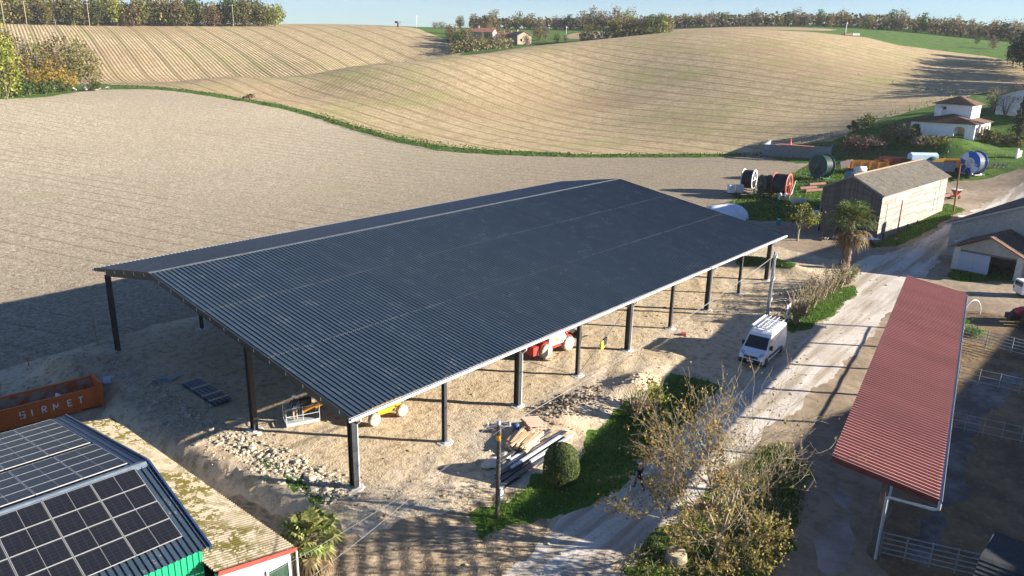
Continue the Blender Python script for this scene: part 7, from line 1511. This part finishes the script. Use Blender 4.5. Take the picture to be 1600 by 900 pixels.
# ------------------------------------------------------------------ hamlet and skyline objects
def hamlet():
    def house(lab, px, py, D, L, Wd, hh, rz, wall, roof):
        p = pD(px, py, D); T = thing('hamlet_house', lab, 'house', (p[0], p[1], hz(p[0], p[1])-.2), rz); b = MB(); b.prism([(-Wd/2, 0), (-Wd/2, hh), (0, hh+Wd*.24), (Wd/2, hh), (Wd/2, 0)], -L/2, L/2, 'x'); b.build('wall', wall, T)
        for s in (-1, 1): b = MB(); b.slab([(-L/2-.4, s*(Wd/2+.5), hh-.1), (L/2+.4, s*(Wd/2+.5), hh-.1), (L/2+.4, 0, hh+Wd*.24+.12), (-L/2-.4, 0, hh+Wd*.24+.12)], .15); b.build('roof_slope', roof, T)
        for y in (-Wd*.22, Wd*.22): b = MB(); b.box((-L/2-.03, y, hh*.5), (.08, 1.1, 1.4)); b.build('window', GLASS, T)
        b = MB(); b.box((L*.25, 0, hh+Wd*.24+.4), (.8, .8, 1.4)); b.build('chimney', wall, T)
    TAN = M('tan_hamlet_render', (.30, .25, .19), (.36, .30, .23), 1, .9); PALE = M('pale_hamlet_render', (.33, .30, .26), (.4, .37, .33), 1, .9)
    house('tan gable house with brown roof in the hamlet on the far hill', 812, 55, 440, 11, 8.5, 4.6, az(28), TAN, TERRA); house('reddish roofed house half hidden by the hamlet trees', 756, 52, 428, 12, 8, 6.5, az(75), PALE, M('red_hamlet_roof', (.26, .11, .08), (.34, .16, .11), 1, .9)); house('long low brown roofed outbuilding left of the tan hamlet house', 795, 52, 446, 12, 7, 3.6, az(80), PALE, TERRA)
    for lab, px, D, hh, w in (('thin lattice antenna mast left of the hamlet', 651, 500, 7, .25), ('dark round water tower or silo post on the bare hill crest', 622, 489, 3.2, 1.1), ('tall thin pole between the hamlet and the copse', 885, 470, 7, .25), ('leaning field post on the right skyline', 1322, 436, 6, .35)):
        p = pD(px, 45, D); T = thing('mast', lab, 'mast', (p[0], p[1], hz(p[0], p[1])-.1)); b = MB(); b.tube([(0, 0, 0), (0, 0, hh)], w/2, 7); b.build('shaft', STEEL if w > 1 else GALV, T); b = MB(); b.box((0, 0, hh*.9), (w*2.4, w*2.4, w)); b.build('head', STEEL if w > 1 else GALV, T)
    for px, lab, w in ((1325, 'grey-brown straw bale heap on the crest of the hill field', 3.2), (1337, 'white wrapped bale heap beside the brown one on the hill crest', 3.6)):
        p = at(px, 56); b = MB(); n = 3
        T = thing('bale_heap', lab, 'bales', p, az(-80))
        for k in range(3): b = MB(); b.tube([(-1.4+k*1.3, -.6, .65), (-1.4+k*1.3, .7, .65)], .65, 12); b.build('bale', M('white_bale_wrap', (.6, .6, .58), rough=.5) if 'white' in lab else M('brown_straw', (.25, .19, .12), (.33, .26, .17), 4, .95), T)
    for px, hh in ((7, 13), (42, 12), (140, 12), (365, 12)):
        p = pD(px, 38, 486); T = thing('line_pole', {7: 'leftmost pale pole in front of the wood on the left hill', 42: 'second pale pole from the left before the hill wood', 140: 'pale pole before the middle of the left hill wood', 365: 'pale pole near the right end of the left hill wood'}[px], 'pole', (p[0], p[1], hz(p[0], p[1])), 0, 'line poles before the left wood'); b = MB(); b.tube([(0, 0, 0), (0, 0, hh)], .16, 6); b.build('shaft', BARKL, T); b = MB(); b.bar((-1, .8, hh-.5), (1, -.8, hh-.5), .15, .15); b.build('crossarm', GALV, T)
    # pale rubbish heap at the end of the left thicket
    p = at(145, 141); b = MB()
    for k in range(40): b.rock((random.gauss(0, 3.0), random.gauss(0, 1.2), .3+random.random()*.7), random.uniform(.25, .7))
    o = b.build('rubble_heap', M('pale_heap', (.38, .33, .30), (.58, .55, .52), 1, .9)); o.location = p; tag(o, 'pale heap of stones and brushwood at the right end of the left thicket', 'heap')
hamlet()
# ------------------------------------------------------------------ the thin autumn haze that pales the far woods
b = MB(); b.box((900, 500, 60), (2900, 3000, 190)); hzb = b.build('haze', M('haze_empty', (1, 1, 1)))
hm = bpy.data.materials.new('haze_air'); hm.use_nodes = True; hm.node_tree.nodes.clear()
pv = hm.node_tree.nodes.new('ShaderNodeVolumePrincipled'); pv.inputs['Color'].default_value = (.86, .92, 1, 1); pv.inputs['Density'].default_value = .00009; ho = hm.node_tree.nodes.new('ShaderNodeOutputMaterial'); hm.node_tree.links.new(pv.outputs[0], ho.inputs['Volume'])
hzb.data.materials.clear(); hzb.data.materials.append(hm); tag(hzb, 'thin pale haze in the air over the far fields and woods', kind='stuff')
